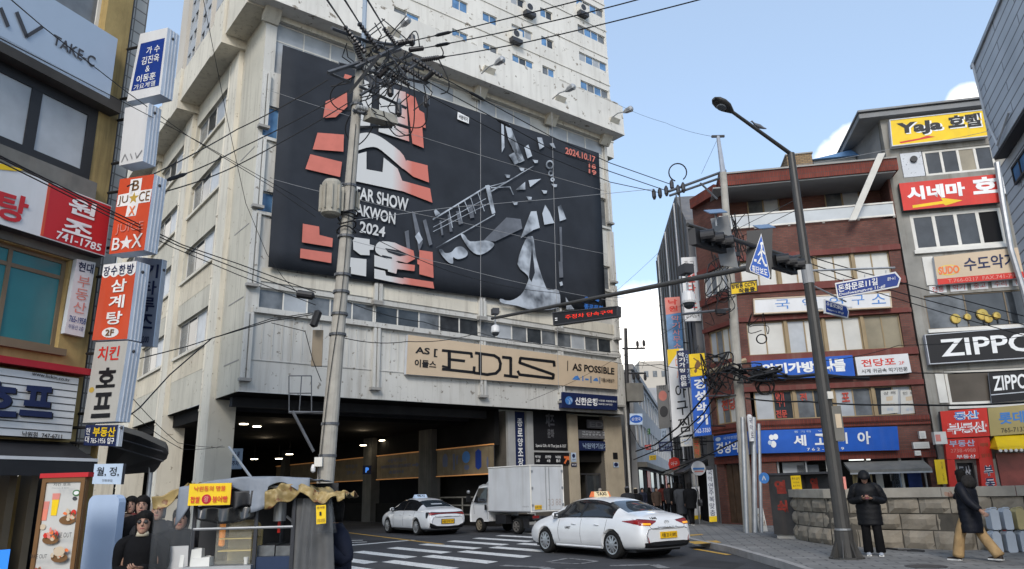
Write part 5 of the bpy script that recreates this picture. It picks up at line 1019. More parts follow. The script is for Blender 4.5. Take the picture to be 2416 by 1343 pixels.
ap=at(1548,1040,125); t=thing('distant_building','low grey building at the very end of the alley','building',(ap.x,ap.y,0)); zt=at(1548,915,125).z; mb=MB(); mb.box((ap.x,ap.y+4,zt/2),14,8,zt); mb.build('wall',m_alw,t)
for k in range(4):
    mb=MB(); mb.box((ap.x-4.5+k*3,ap.y-.02,zt-2.4),1.6,.1,1.3); mb.build('window',m_glass,t)
# hanging signs of the alley
def hang(label,pts,d,face,texts=(),shapes=(),yaw=-6,th=.22,edge='L',arm=1,cat='shop sign',name='hanging_sign'):
    cx=sum(p[0] for p in pts)/4; cy=sum(p[1] for p in pts)/4; fa=Fac(at(cx,cy,d),yaw); q=pq(fa,pts); t,mp=sign(name,label,cat,q,fa.n,th,face,edge,texts,shapes)
    if arm:
        mb=MB(); 
        for k in (.15,.85): a=q[1].lerp(q[2],k)-fa.n*th*.5; mb.tube([a,a+V((.7,.3,0))],.03,5)
        mb.build('bracket',m_black,t)
    return t
hang('tall white vertical sign with red pawnshop letters high beside the leaning grey building',[(1607,608),(1642,606),(1655,757),(1616,758)],33.5,m_whs,[('중고',.15,.06,.85,.16,'G',.0),('전당포',.28,.22,.82,.82,'R',.01,True),('277-0574',.1,.88,.9,.95,'K',.0)])
hang('blue and pink vertical sign with red letters over the alley',[(1568,703),(1604,700),(1613,827),(1578,829)],36,m_glassb,[('낙원',.2,.03,.8,.28,'R',.03,True),('악기사무소',.35,.34,.85,.98,'PK',.0,True)],[([(0,0),(1,0),(1,.3),(0,.32)],'PK','pink_field')])
hang('narrow yellow and white vertical sign with loose brush letters in the alley',[(1574,825),(1612,822),(1634,1024),(1588,1032)],34.5,m_whs,[('미사',.45,.1,.7,.38,'O',.0,True),('아구찜',.3,.40,.9,.98,'K',.01,True)],[([(0,0),(.8,0),(0,.2)],'Y','yellow_corner')])
hang('navy vertical sign with white outlined letters in front of the brush-letter sign',[(1597,828),(1624,826),(1634,913),(1604,916)],33,'N',[('악기가방',.1,.04,.6,.6,'W',.02,True),('문음',.1,.66,.6,.97,'W',.02,True),('02 762',.7,.1,.9,.9,'LB',.0,True)])
hang('square yellow sign with a dark violin outline above the blue vertical sign',[(1625,836),(1662,833),(1668,885),(1629,889)],31.5,'Y',[],[(bez([(.3,.55),(.5,.3),(.62,.35),(.7,.5),(.6,.62),(.45,.68),(.42,.8),(.3,.86),(.25,.75),(.33,.68)],3),'BR','violin'),([(.25,.2),(.3,.17),(.95,.6),(.92,.65)],'BR','violin')])
hang('tall bright blue vertical instrument sign with white letters at the alley mouth',[(1629,890),(1667,886),(1679,1026),(1639,1030)],31,'B',[('경성악기',.18,.03,.85,.84,'W',.04,True),('762-3350',.06,.88,.95,.95,'W',.0)])
hang('grey vertical sign with an orange and a black circle far down the alley',[(1549,910),(1575,908),(1582,1008),(1556,1012)],46,M('faded_grey_sign',(.22,.22,.22),.6,.1,2),[('치킨',.2,.0,.8,.1,'K',.0)],[(ell(.5,.25,.38,.12),'PK','emblem'),(ell(.5,.62,.38,.13),'D','emblem')])
hang('small black signboard with pale letters beneath the white vertical signs in the alley',[(1553,1043),(1585,1041),(1588,1064),(1556,1066)],42,'N',[('낙원곱창',.1,.15,.9,.5,'LB',.0),('765-1111',.1,.6,.9,.85,'LB',.0)])
hang('round red sign with white letters glowing in the dark alley',[(1579,1083),(1601,1081),(1602,1105),(1580,1107)],40,'R',[('아구',.15,.3,.85,.7,'W',.0)],[(ell(.5,.5,.62,.62),'R','disc')],th=.15,edge='R')
hang('pale cream box sign with small print beside the red round sign',[(1605,1033),(1632,1030),(1634,1052),(1607,1054)],33,m_blind,[('수리 판매',.1,.2,.9,.45,'BL2',.0),('악기',.3,.55,.7,.85,'BL2',.0)])
hang('brown box sign hung at the brick corner above the doorway',[(1634,1035),(1650,1034),(1654,1080),(1638,1081)],31.5,'BR',[('국악',.2,.1,.8,.9,'R',.0,True)])
for lab,x0,y0,x1,y1,d_,fc,tx in (('small white sign with blue letters low on the left of the alley',1487,1010,1507,1022,52,'LB','곱창'),('dark green sign deep in the alley behind the transformer',1512,1012,1534,1026,58,'GR','국밥'),('small red sign deep in the alley under the wires',1520,1050,1536,1062,55,'R','식당'),('small yellow sign deep in the alley near the crowd',1532,1075,1548,1086,50,'Y','전집'),('narrow navy sign on the left wall deep in the alley',1496,1040,1506,1080,50,'N','노래방'),('narrow white sign hung below the grey circle sign',1560,1012,1572,1038,45,'LB','커피')):
    v_=y1-y0>20 and x1-x0<14; hang(lab,[(x0,y0),(x1,y0-1),(x1,y1-1),(x0,y1)],d_,fc,[(tx,.15,.15,.85,.85,'W' if fc not in('LB','Y') else 'N',.0,v_)],arm=0)
for i,(u_,z_,l_) in enumerate(((-2.6,2.75,'dark fabric awning over the first shop on the right of the alley'),(-9.0,2.8,'grey awning deeper on the right of the alley'))):
    t=thing('shop_awning',l_,'awning',AR.P(u_,z_)); mb=MB(); mb.hexa([AR.P(u_-2.2,z_-.5,1.1),AR.P(u_+1.6,z_-.5,1.1),AR.P(u_+1.6,z_,.07),AR.P(u_-2.2,z_,.07),AR.P(u_-2.2,z_-.44,1.12),AR.P(u_+1.6,z_-.44,1.12),AR.P(u_+1.6,z_+.08,.07),AR.P(u_-2.2,z_+.08,.07)]); mb.build('canopy',m_black if i==0 else m_gray,t)
for i in range(5):
    mb=MB(); mb.fbox(AR,-14.5+i*2.7,-12.2+i*2.7,.15,2.3,.07,.1); mb.build('shopfront',(m_dark,m_glass,m_dsteel,m_glass,m_dark)[i],SB_)
# round road sign and street-level signs at the brick corner
def pole_thing(name,label,cat,base,h,r,mat): 
    t=thing(name,label,cat,base); mb=MB(); mb.tube([base,base+V((0,0,h))],r,8); mb.build('pole',mat,t); return t
b_=gr(1651,1236,PAVE); zc=at(1647,1105,b_.y)
t=pole_thing('round_sign','round white no-entry style sign with blue band on a thin post at the alley mouth','road sign',b_,zc.z-b_.z+.2,.035,m_steel)
mb=MB(); mb.lathe(zc+V((0,-.06,0)),[(.30,0),(.30,.03)],24,0,V((-.1,-1,0))); dsc=mb.build('disc',m_whs,t); fa=Fac(zc+V((0,-.1,0)),-6)
mb=MB(); mb.fbox(fa,-.24,.24,zc.z-.06,zc.z+.02,.005,.012); mb.build('band',c('BL2'),dsc); mb=MB(); mb.fbox(fa,-.18,.18,zc.z-.16,zc.z-.11,.005,.012); mb.build('band',c('PK'),dsc)
hang('tall white plank sign with navy vertical writing beside the dark wooden doors',[(1666,1100),(1681,1099),(1692,1231),(1674,1232)],30.6,m_whs,[('국악연주복맞춤',.15,.06,.85,.9,'N',.0,True)],[([(0,.9),(1,.9),(1,1),(0,1)],'Y','yellow_foot'),([(0,0),(1,0),(1,.07),(0,.07)],'D','head')],arm=0,th=.05)
hang('white standing sign with a yellow foot behind the two walking women',[(1631,1150),(1650,1148),(1653,1225),(1634,1226)],33,m_whs,[],[([(0,.88),(1,.88),(1,1),(0,1)],'Y','yellow_foot')],arm=0,th=.08,name='standing_sign',cat='standing sign')
# ================================================================== stone retaining wall along the pavement
m_stone=M('rough_granite',(.27,.235,.185),.9,.28,2.2,.2,spots=.30,spotcol=(.13,.11,.085),spotscale=5,bump=.6,bscale=14)
m_cop=M('granite_coping',(.34,.31,.26),.85,.15,3,.2,streak=.2,bump=.2)
path=[gr(x,y,PAVE) for x,y in ((1912,1279),(1965,1287),(2016,1290.5),(2097,1292),(2161,1294.5),(2260,1298.5),(2330,1297),(2440,1299))]
p0=path[0]; path=[p0+V((.55,3.5,0)),p0+V((.1,1.4,0)),p0+V((.0,.5,0))]+path+[V((16,14,PAVE))]
SW=thing('stone_wall','curved retaining wall of rough granite blocks with a smooth coping','wall',path[6])
hw=at(2090,1152,path[6].y).z-PAVE; ch_=.22
def walkpath(path,step):
    out=[];acc=0
    for a,b_ in zip(path,path[1:]):
        L=(b_-a).length; k=max(1,round(L/step))
        for i in range(k): out.append(a.lerp(b_,i/k))
    out.append(path[-1]); return out
random.seed(21)
dens=walkpath(path,.12)
def pathframe(i):
    a=dens[max(0,i-1)]; b_=dens[min(len(dens)-1,i+1)]; d=(b_-a).normalized(); return dens[i],d,V((d.y,-d.x,0))
mb=MB()
rows=[(0,.36),(.37,.68),(.69,1.0)]
for r,(a,b_) in enumerate(rows):
    i=0
    while i<len(dens)-2:
        k=random.randint(4,8); j=min(len(dens)-1,i+k); z0=PAVE+(hw-ch_)*a; z1=PAVE+(hw-ch_)*b_-.015
        P0,d0,n0=pathframe(i); P1,d1,n1=pathframe(j); nx=4; nz=3; bulge=random.uniform(.03,.08)
        b0=len(mb.v)
        for ix in range(nx+1):
            for iz in range(nz+1):
                f=ix/nx; g=iz/nz; q=P0.lerp(P1,.02+.96*f); n=n0.lerp(n1,f)
                ed=(0 if ix in (0,nx) or iz in (0,nz) else 1); dd_=ed*(bulge+random.uniform(-.025,.03))
                mb.v.append(V((q.x,q.y,z0+(z1-z0)*g))+n*(dd_+.0)+V((random.uniform(-.012,.012),0,random.uniform(-.012,.012)*ed)))
        for ix in range(nx):
            for iz in range(nz): a_=b0+ix*(nz+1)+iz; mb.f.append((a_,a_+nz+1,a_+nz+2,a_+1)); mb.m.append(0)
        i=j
mb.build('block_face',m_stone,SW)
mb=MB()
for i in range(len(dens)-1):
    P0,d0,n0=pathframe(i); P1,d1,n1=pathframe(i+1)
    mb.hexa([P0-n0*.02,P1-n1*.02,P1-n1*.5,P0-n0*.5]+[x+V((0,0,hw-ch_-.01)) for x in (P0-n0*.02,P1-n1*.02,P1-n1*.5,P0-n0*.5)])
mb.build('core',M('wall_mortar',(.09,.08,.065),.9,.2,3),SW)
mb=MB(); st=13
for i in range(0,len(dens)-1,st):
    j=min(len(dens)-1,i+st); seg=[pathframe(k) for k in range(i,j+1)]
    for (P0,d0,n0),(P1,d1,n1) in zip(seg,seg[1:]):
        e=.0 if (P0 is not seg[0][0]) else .012
        A_=P0+d0*e
        mb.hexa([A_+n0*.09+V((0,0,hw-ch_)),P1+n1*.09+V((0,0,hw-ch_)),P1-n1*.55+V((0,0,hw-ch_)),A_-n0*.55+V((0,0,hw-ch_)),A_+n0*.09+V((0,0,hw)),P1+n1*.09+V((0,0,hw)),P1-n1*.55+V((0,0,hw)),A_-n0*.55+V((0,0,hw))])
mb.build('coping',m_cop,SW)
t=thing('floor_hose','dark hose lying along the foot of the stone wall','hose',gr(2110,1296,PAVE)); mb=MB(); mb.tube([gr(x,y,PAVE+.02) for x,y in ((2070,1296),(2095,1294),(2120,1297),(2150,1297),(2180,1300),(2140,1299))],.022,6); mb.build('hose',m_black,t)
# black kiosk, notices, white containers
kb=gr(1828,1271,PAVE); kr=gr(1905,1273,PAVE); KI=Fac(kb,math.degrees(math.atan2(kr.y-kb.y,kr.x-kb.x))); kw=(kr-kb).length; kz=KI.uv(1850,1121)[1]
t=thing('street_kiosk','black sheet-metal kiosk with red stencilled characters beside the stone wall','kiosk',kb); mb=MB(); mb.fbox(KI,0,kw,PAVE+.12,kz,-1.1,0); mb.build('body',M('black_sheet_metal',(.035,.033,.032),.45,.25,2,.4,streak=.5,streakcol=(.07,.055,.045)),t)
mb=MB(); mb.fbox(KI,-.03,kw+.75,kz,kz+.06,-1.15,.04); mb.build('roof',m_dsteel,t); mb=MB(); mb.fbox(KI,.05,kw-.05,PAVE,PAVE+.12,-1.0,-.06); mb.build('plinth',m_conc,t)
mb=MB(); mb.fbox(KI,kw+.01,kw+.72,1.25,kz-.004,-1.0,-.35); mb.build('side_cupboard',m_black,t)
for tx,x0,y0,x1,y1 in (('열',1826,1134,1856,1165),('쇠',1832,1180,1860,1210),('열',1910,1128,1932,1155)):
    mb=MB(); q=rq(KI,x0,y0,x1,y1,.01 if x0<1900 else -.34); put_text(mb,tx,lambda s,tt,o=0:q[0].lerp(q[1],s).lerp(q[3].lerp(q[2],s),tt),0,0,1,1,.05); mb.build('lettering',M('worn_red_print',(.22,.03,.02),.7,.3,8),t)
sign('notice','yellow paper notice with rows of small print stuck on the black kiosk','notice',pq(KI,[(1865,1123),(1888,1122),(1895,1172),(1871,1173)],.03),KI.n,.01,'Y','Y',[('주차 금지',.1,.08,.9,.2,'BR',.01),('이곳에',.2,.28,.8,.36,'BR',.0),('물건 적치',.15,.44,.85,.52,'BR',.0),('금지',.3,.6,.7,.68,'BR',.0),('종로구청장',.1,.82,.9,.92,'BR',.0)])
p=KI.q(1803,1128,.1); t=thing('blue_road_sign','small round blue mandatory sign at the corner of the black kiosk','road sign',p); mb=MB(); mb.lathe(p,[(.16,0),(.16,.02)],20,0,KI.n); d_=mb.build('disc',c('BL2'),t); mb=MB(); 
for q in stroke([(-.05,-.06),(.0,.06),(.05,-.06)],.03): put_poly(mb,q,lambda s,tt,o=0:p+KI.u*s+V((0,0,tt))+KI.n*.026)
mb.build('arrow',m_whs,d_)
fb=gr(1800,1254,PAVE); t=thing('folding_sign','small folding sandwich board standing at the foot of the utility pole','sandwich board',fb); mb=MB(); h=.75
mb.prism([fb+V((-.13,0,0)),fb+V((.17,0,0)),fb+V((.15,.2,h)),fb+V((-.11,.2,h))],V((0,.02,0))); mb.build('front_board',m_blind,t); mb=MB(); mb.prism([fb+V((-.13,.45,0)),fb+V((.17,.45,0)),fb+V((.15,.23,h)),fb+V((-.11,.23,h))],V((0,.02,0))); mb.build('rear_board',m_black,t)
mb=MB(); put_text(mb,'안내',lambda s,tt,o=0:fb+V((-.08+.2*s,.12*0+.2*(1-tt)-.006,h*(1-tt))),0,.2,1,.8,.0,True); mb.build('lettering',c('BR'),t)
m_jug=M('translucent_white_plastic',(.45,.50,.56),.35,.1,2,.5)
m_jugy=M('yellowed_plastic',(.48,.40,.20),.35,.1,2,.5)
random.seed(4)
jl=[(2340,1260,2370,1304,'white plastic jug in the bottom row, leftmost, behind the walking woman'),(2372,1260,2404,1303,'white plastic jug in the bottom row, second from the left'),(2405,1262,2440,1303,'white plastic jug in the bottom row at the photo edge'),(2336,1214,2366,1258,'white plastic jug stacked on top, nearest the walking woman'),(2367,1214,2396,1258,'white plastic jug stacked on top, second from the left'),(2398,1220,2430,1260,'yellowed plastic jug stacked on top at the photo edge')]
jb=gr(2350,1304,PAVE); JF=Fac(jb+V((0,-.05,0)),-8)
for i,(x0,y0,x1,y1,l) in enumerate(jl):
    q=JF.r(x0,y0,x1,y1); z0=PAVE if i<3 else JF.uv(2350,1259)[1]; z0=PAVE if i<3 else zj; h=(q[3]-max(PAVE,q[2])) ; h=.46
    if i==0: zj=PAVE+.47
    mm=m_jugy if i==5 else m_jug
    t=thing('plastic_jug',l,'jug',JF.P((q[0]+q[1])/2,z0,-.15),'plastic jugs stacked at the stone wall'); w_=(q[1]-q[0])*.96; um_=(q[0]+q[1])/2
    mb=MB(); pr=[(-w_/2+.02,0),(w_/2-.02,0),(w_/2,.03),(w_/2,h-.09),(w_/2-.05,h-.02),(-w_/2+.05,h-.02),(-w_/2,h-.09),(-w_/2,.03)]
    mb.prism([JF.P(um_+a,z0+b_,0) for a,b_ in reversed(pr)],-JF.n*.28); mb.build('body',mm,t)
    mb=MB(); mb.lathe(JF.P(um_-w_*.2,z0+h-.02,-.14),[(.035,0),(.035,.015)],10); mb.build('cap',c('R') if i==1 else mm,t)
    mb=MB(); mb.tube([JF.P(um_-.02,z0+h-.02,-.14),JF.P(um_+.0,z0+h-.001,-.14),JF.P(um_+.1,z0+h-.001,-.14),JF.P(um_+.12,z0+h-.03,-.14)],.012,5); mb.build('handle',mm,t)
# ================================================================== street lamp with mast arms
lb=gr(1998,1318,PAVE); LD=lb.y
lt=at(1866,362,LD-.1)
m_lp=M('dark_bronze_paint',(.055,.053,.05),.45,.15,3,.4,metal=.2)
SL=thing('street_lamp','tall dark bronze street lamp post carrying signal and camera arms on the right pavement','street lamp',lb)
lp=lambda k: lb.lerp(lt,k)
mb=MB(); mb.tube([lp(k/10) for k in range(11)],[.165,.155,.15,.145,.14,.13,.12,.11,.10,.095,.085],14); mb.build('pole',m_lp,SL)
mb=MB(); mb.lathe(lb,[(.36,0),(.36,.03),(.2,.03),(.185,.55),(.19,.57),(.16,.57)],14); mb.build('base',m_lp,SL)
for k in range(8): a=k*math.pi/4+.2; d=V((math.cos(a),math.sin(a),0)); e=V((-d.y,d.x,0))*.012; mb=MB(); mb.prism([lb+d*.16+e+V((0,0,.03)),lb+d*.33+e+V((0,0,.03)),lb+d*.165+e+V((0,0,.42))],-e*2); mb.build('base_fin',m_lp,SL)
kk=lambda y: (1318-y)/(1318-362)
for y in (1258,935,922,945): p=lp(kk(y)); mb=MB(); mb.lathe(p,[(.162 if y>1000 else .135,-.025),(.162 if y>1000 else .135,.025)],14); mb.build('band',m_steel,SL)
mb=MB(); mb.tube([lp(kk(700)),lp(kk(655))],.13,14); mb.build('collar',M('light_grey_collar',(.32,.33,.34),.5,.1,2),SL)
hd=at(1722,260,LD-.9); mb=MB(); mb.tube([lt+V((0,0,-.02)),hd],[.05,.04],10); mb.build('lamp_arm',m_lp,SL)
d=(hd-lt).normalized(); sd=d.cross(V((0,0,1))).normalized(); hdm=MB(); 
prof=[(-.1,.04,.04),(.0,.10,.06),(.12,.17,.075),(.28,.19,.08),(.42,.15,.07),(.5,.07,.04)]; upv=sd.cross(d)
rings=[]
for (t_,w_,h_) in prof: 
    cpt=hd+d*t_; rings.append([cpt+sd*(w_*math.cos(a))+upv*(h_*math.sin(a)) for a in [2*math.pi*j/12 for j in range(12)]])
hdm.add([p for r in rings for p in r],[(i*12+j,i*12+(j+1)%12,(i+1)*12+(j+1)%12,(i+1)*12+j) for i in range(5) for j in range(12)]+[tuple(range(12)),tuple(60+j for j in reversed(range(12)))])
ho=hdm.build('lamp_head',m_lp,SL,True); mb=MB(); mb.lathe(hd+d*.24-upv*.085,[(.12,0),(.10,-.02)],14,0,upv); mb.build('lens',m_glassg,ho)
q=lp(kk(1030))+V((.17,-.05,0)); mb=MB(); mb.box(q,.2,.2,.75,-.1); bx=mb.build('control_box',m_gray,SL); mb=MB(); mb.box(q+V((.0,-.103,.05)),.12,.01,.3,-.1); mb.build('label_plate',c('C'),bx)
q=lp(kk(967))+V((.06,-.13,0)); mb=MB(); mb.box(q,.12,.1,.16); mb.build('junction_box',m_wframe,SL)
# signal arm (towards the viewer) and long camera arm (over the road)
a0=lp(kk(648)); a1=gr(1622,530,a0.z); mb=MB(); mb.tube([a0,a1],[.06,.04],10); mb.build('signal_arm',m_lp,SL)
b0=lp(kk(632)); b1=gr(1160,752,b0.z); mb=MB(); mb.tube([b0,b1],[.075,.045],10); mb.build('camera_arm',m_lp,SL)
def onarm(x,A0,A1):
    best=None
    for i in range(201):
        p=A0.lerp(A1,i/200); v=p-CP; px_=1208+FPX*v.dot(_X)/v.dot(_F)
        if best is None or abs(px_-x)<best[0]: best=(abs(px_-x),p)
    return best[1]
ad=(a1-a0).normalized(); 
def signal(x,label):
    p=onarm(x,a0,a1); t=thing('traffic_signal',label,'traffic signal',p-V((0,0,.2)),'traffic signals on the near arm'); fd=V((.93,-.36,0)).normalized(); 
    mb=MB(); c_=p-V((0,0,.22)); h=V((0,0,.17)); s1=ad*.5; f1=fd*.07
    mb.hexa([c_-s1-h+f1,c_+s1-h+f1,c_+s1-h-f1,c_-s1-h-f1,c_-s1+h+f1,c_+s1+h+f1,c_+s1+h-f1,c_-s1+h-f1]); mb.build('housing',m_black,t)
    for k in (-.33,0,.33):
        cc=c_+ad*k+fd*.07; up_=V((0,0,1)); sd_=fd.cross(up_); v=[];n_=12
        mb=MB()
        for (r,o_) in ((.13,0),(.13,.26)):
            for j in range(n_+1):
                th=-.6+j/n_*(math.pi+1.2); v.append(cc+fd*o_+sd_*(r*math.cos(th))+up_*(r*math.sin(th)))
        mb.add(v,[(j,j+1,n_+1+j+1,n_+1+j) for j in range(n_)]); vo=mb.build('visor',m_black,t); vo.modifiers.new('t','SOLIDIFY').thickness=.012
        mb=MB(); mb.lathe(cc,[(.12,0),(.10,.03),(.01,.045)],14,0,fd); mb.build('lens',{-.33:M('unlit_red_lens',(.12,.01,.01),.2),0:M('unlit_amber_lens',(.12,.06,.01),.2),.33:M('unlit_green_lens',(.01,.06,.04),.2)}[k] if False else m_glass,t)
    mb=MB(); mb.tube([c_+h,p],.03,6); mb.build('bracket',m_lp,t)
signal(1668,'black traffic signal near the free end of the sloping arm'); signal(1842,'black traffic signal near the lamp post, right of the crossing sign')
p=onarm(1705,a0,a1); bfa=Fac(p-V((0,0,.0)),-38)
t=thing('back_panel','blank grey back of a sign panel hung behind the first traffic signal','sign panel',p); q=[bfa.q(x,y,-.12) for x,y in ((1676,516),(1716,508),(1741,632),(1700,626))]; mb=MB(); mb.prism([q[0],q[3],q[2],q[1]],-bfa.n*.04); mb.build('panel',M('grey_panel_back',(.22,.225,.23),.5,.1,1.5),t)
p=onarm(1792,a0,a1); cfa=Fac(p+V((0,-.16,0)),-14)
ct,mp=sign('crossing_sign','blue pedestrian crossing sign with a white walking figure on the signal arm','road sign',[cfa.q(x,y) for x,y in ((1762,545),(1823,540),(1820,658),(1760,640))],cfa.n,.05,m_black,'K',[],[])
tri=[(1796,551),(1817.5,652),(1814,660),(1770,640),(1768,633)]
pxpoly(ct,cfa,tri,'W',.008,'border'); pxpoly(ct,cfa,[(1796,555.5),(1816,651),(1813,657.5),(1771.5,638.5),(1769.8,633)],'B',.012,'blue_field')
fig=[]
for p_ in ([(1797,578),(1797,588)],[(1796,588),(1797,606)],[(1797,590),(1789,602)],[(1797,590),(1805,600)],[(1797,606),(1788,621)],[(1797,606),(1804,624)]): fig+=stroke(p_,3.4)
fig+=[[(1779,611),(1785,612),(1785,618),(1779,617)],[(1804,622),(1810,624),(1810,630),(1804,628)],[(1789,619),(1795,621),(1795,624),(1789,622)]]
pxpoly(ct,cfa,fig+[ell(1797,575,3.5,4,10)],'W',.016,'walking_figure'); text_on(ct,cfa,[(1774,625),(1811,635),(1811,653),(1774,639)],'횡단보도','W',.02,False,.016)
for x0,l in ((1688,'blue solar panel on a bracket above the first traffic signal'),(1803,'blue solar panel on top of the crossing sign')):
    y0={1688:500,1803:536}[x0]; p=at(x0,y0,onarm(x0,a0,a1).y); t=thing('solar_panel',l,'solar panel',p,'small solar panels on the signal arm'); mb=MB(); u_=V((.9,.2,.12)).normalized(); v_=V((-.1,.55,.35)).normalized()
    mb.prism([p-u_*.2-v_*.16,p+u_*.2-v_*.16,p+u_*.2+v_*.16,p-u_*.2+v_*.16],u_.cross(v_)*.02); mb.build('panel',M('solar_cell_blue',(.10,.16,.26),.3,.15,30,.5),t); mb=MB(); mb.tube([p,p-V((0,-.03,.3))],.02,6); mb.build('post',m_steel,t)
def dome(x,label,sc=1.0,fa=None):
    p=onarm(x,b0,b1); t=thing('surveillance_camera',label,'camera',p,'dome cameras on the long arm')
    mb=MB(); mb.tube([p,p-V((0,0,.22*sc))],.03,6); mb.build('drop_pipe',m_steel,t)
    mb=MB(); mb.lathe(p-V((0,0,.22*sc)),[(.05*sc,0),(.12*sc,-.04*sc),(.14*sc,-.2*sc),(.13*sc,-.24*sc)],14); mb.build('housing',m_whs,t)
    mb=MB(); mb.sph(p-V((0,0,.46*sc)),.115*sc,12); mb.build('dome',m_glass,t)
    mb=MB(); mb.box(p+V((0,0,.2*sc)),.2*sc,.26*sc,.18*sc,.3); mb.build('fixed_camera',m_dsteel,t); mb=MB(); mb.tube([p,p+V((0,0,.15))],.03,6); mb.build('mount',m_steel,t)
dome(1622,'white and black dome camera under the long arm near its middle',1.35); dome(1168,'small white dome camera at the free end of the long arm',1.0)
pm=onarm(1380,b0,b1); lfa=Fac(pm+V((0,-.14,0)),math.degrees(math.atan2((b0-b1).y,(b0-b1).x)))
sign('message_board','black LED message board with red characters hung below the long arm','message board',pq(lfa,[(1304,737),(1458,722),(1458,747),(1306,768)]),lfa.n,.18,m_black,'D',[('주정차 단속구역',.2,.32,.92,.66,M('red_led',(.85,.04,.02),.5,0,1,emit=.45),.0)],[([(.03,.45),(.07,.45),(.07,.52),(.03,.52)],'W','indicator'),([(.03,.6),(.07,.6),(.07,.67),(.03,.67)],'W','indicator')],frame=('D',.03))
pm=onarm(1755,b0,b1); yfa=Fac(pm+V((0,-.1,0)),-8)
sign('cctv_notice','yellow notice plate with black writing hung under the long arm behind the crossing sign','notice',pq(yfa,[(1722,668),(1786,660),(1788,688),(1724,697)]),yfa.n,.02,'Y','D',[('방범용 CCTV',.05,.1,.95,.5,'K',.03),('작동중',.3,.56,.9,.92,'K',.03)],frame=('D',.02))
s0=lp(kk(668)); sfa=Fac(s0+V((0,-.1,0)),-20); pt=[(1970,668),(2113,641),(2126,657),(2120,677),(1976,705)]
t=thing('street_name_sign','long blue street name sign with white border pointing right from the lamp post','street sign',sfa.q(2040,690))
mb=MB(); q=[sfa.q(x,y,.0) for x,y in pt]; mb.prism(list(reversed(q)),-sfa.n*.04); mb.build('border',m_whs,t)
pxpoly(t,sfa,[(1973,671),(2111,645),(2122,657.5),(2117,674),(1979,701)],'DB',.006,'blue_field'); text_on(t,sfa,[(1977,673),(2070,655),(2071,672),(1979,690)],'돈화문로11길','W',.02,False,.012); text_on(t,sfa,[(1980,692),(2088,671),(2088,681),(1981,700)],'Donhwamun-ro 11-gil','W',.01,False,.012); text_on(t,sfa,[(2094,655),(2112,652),(2112,660),(2094,663)],'89→1','W',.0,False,.012)
mb=MB(); mb.tube([s0,sfa.q(2112,632,-.02)],.025,6); mb.build('arm',m_steel,t)
for x,y in ((1990,661),(2040,652),(2090,642)): mb=MB(); mb.tube([sfa.q(x,y-4,-.02),sfa.q(x,y+6,-.02)],.012,5); mb.build('hanger',m_steel,t)
s1=lp(kk(700)); sf2=Fac(s1+V((0,-.1,0)),32); t=thing('street_name_sign','short blue street name sign turned away below the long one on the lamp post','street sign',sf2.q(1975,740)); mb=MB(); q=[sf2.q(x,y,.0) for x,y in ((1946,706),(1998,722),(2003,736),(2001,751),(1947,739))]; mb.prism(list(reversed(q)),-sf2.n*.04); mb.build('border',m_whs,t)
pxpoly(t,sf2,[(1948,709),(1997,724),(2001,736),(1999,748),(1949,736)],'DB',.006,'blue_field'); text_on(t,sf2,[(1950,711),(1988,722),(1988,732),(1950,722)],'수표로28길','W',.01,False,.012); text_on(t,sf2,[(1952,727),(1990,737),(1990,743),(1952,733)],'Supyo-ro 28-gil','W',.0,False,.012)
mb=MB(); mb.tube([s1,sf2.q(1996,712,-.02)],.02,6); mb.build('arm',m_steel,t)
q=lp(kk(1160))+V((.15,-.06,0)); t=thing('red_plate','curved red plate strapped to the lamp post at head height','plate',q); mb=MB(); mb.box(q,.05,.12,.26,-.3); mb.build('plate',c('PK'),t)
# pigeon
pb=lt.lerp(hd,.52)+V((0,0,.05)); t=thing('pigeon','grey pigeon perched on the sloping lamp arm','pigeon',pb); mb=MB()
D_=V((-.9,0,.1)).normalized()
rg=[(-.17,.012,.03),(-.10,.03,.045),(-.03,.055,.075),(.05,.06,.09),(.10,.045,.12),(.125,.028,.155),(.14,.03,.185),(.16,.026,.195),(.18,.010,.188),(.2,.004,.183)]
rings=[]
for (s,r,z) in rg: rings.append([pb+D_*s+V((0,0,z))+V((0,1,0))*(r*math.cos(a))+V((-D_.z,0,-D_.x))*(r*math.sin(a)) for a in [2*math.pi*j/10 for j in range(10)]])
n_=len(rg); mb.add([p for r in rings for p in r],[(i*10+j,i*10+(j+1)%10,(i+1)*10+(j+1)%10,(i+1)*10+j) for i in range(n_-1) for j in range(10)]+[tuple(range(10)),tuple((n_-1)*10+j for j in reversed(range(10)))])
for s in (-.02,.02): mb.tube([pb+V((0,s,.06)),pb+V((-.01,s,.0))],.007,5)
mb.build('body',M('pigeon_grey',(.13,.14,.16),.7,.3,12),t,True)
# ================================================================== utility poles and overhead wires
m_pole=M('spun_concrete_pole',(.36,.34,.30),.85,.18,2.5,.2,streak=.45,bump=.25,bscale=25)
m_arm=M('galvanised_arm',(.10,.105,.115),.55,.2,5,.4,metal=.3)
m_cab=M('black_cable',(.012,.012,.013),.6,.1,5,.3)
m_cabg=M('weathered_grey_cable',(.28,.28,.28),.7,.1,5,.2)
m_ins=M('dark_porcelain',(.03,.028,.03),.35,.1,5,.5)
m_tr=M('beige_grey_enamel',(.33,.31,.26),.6,.15,4,.3,streak=.4)
DL=17.0
pb=at(752,1290,DL); pb.z=0; pt=at(853,118,DL)
lq=lambda y: pb.lerp(pt,(at(800,y,DL).z)/pt.z)
UP=thing('utility_pole','weathered concrete utility pole with a bristling crown of cross-arms and a transformer, left of centre','utility pole',pb)
mb=MB(); mb.tube([pb.lerp(pt,k/8) for k in range(9)],[.205-.0118*k for k in range(9)],16); mb.build('pole',m_pole,UP)
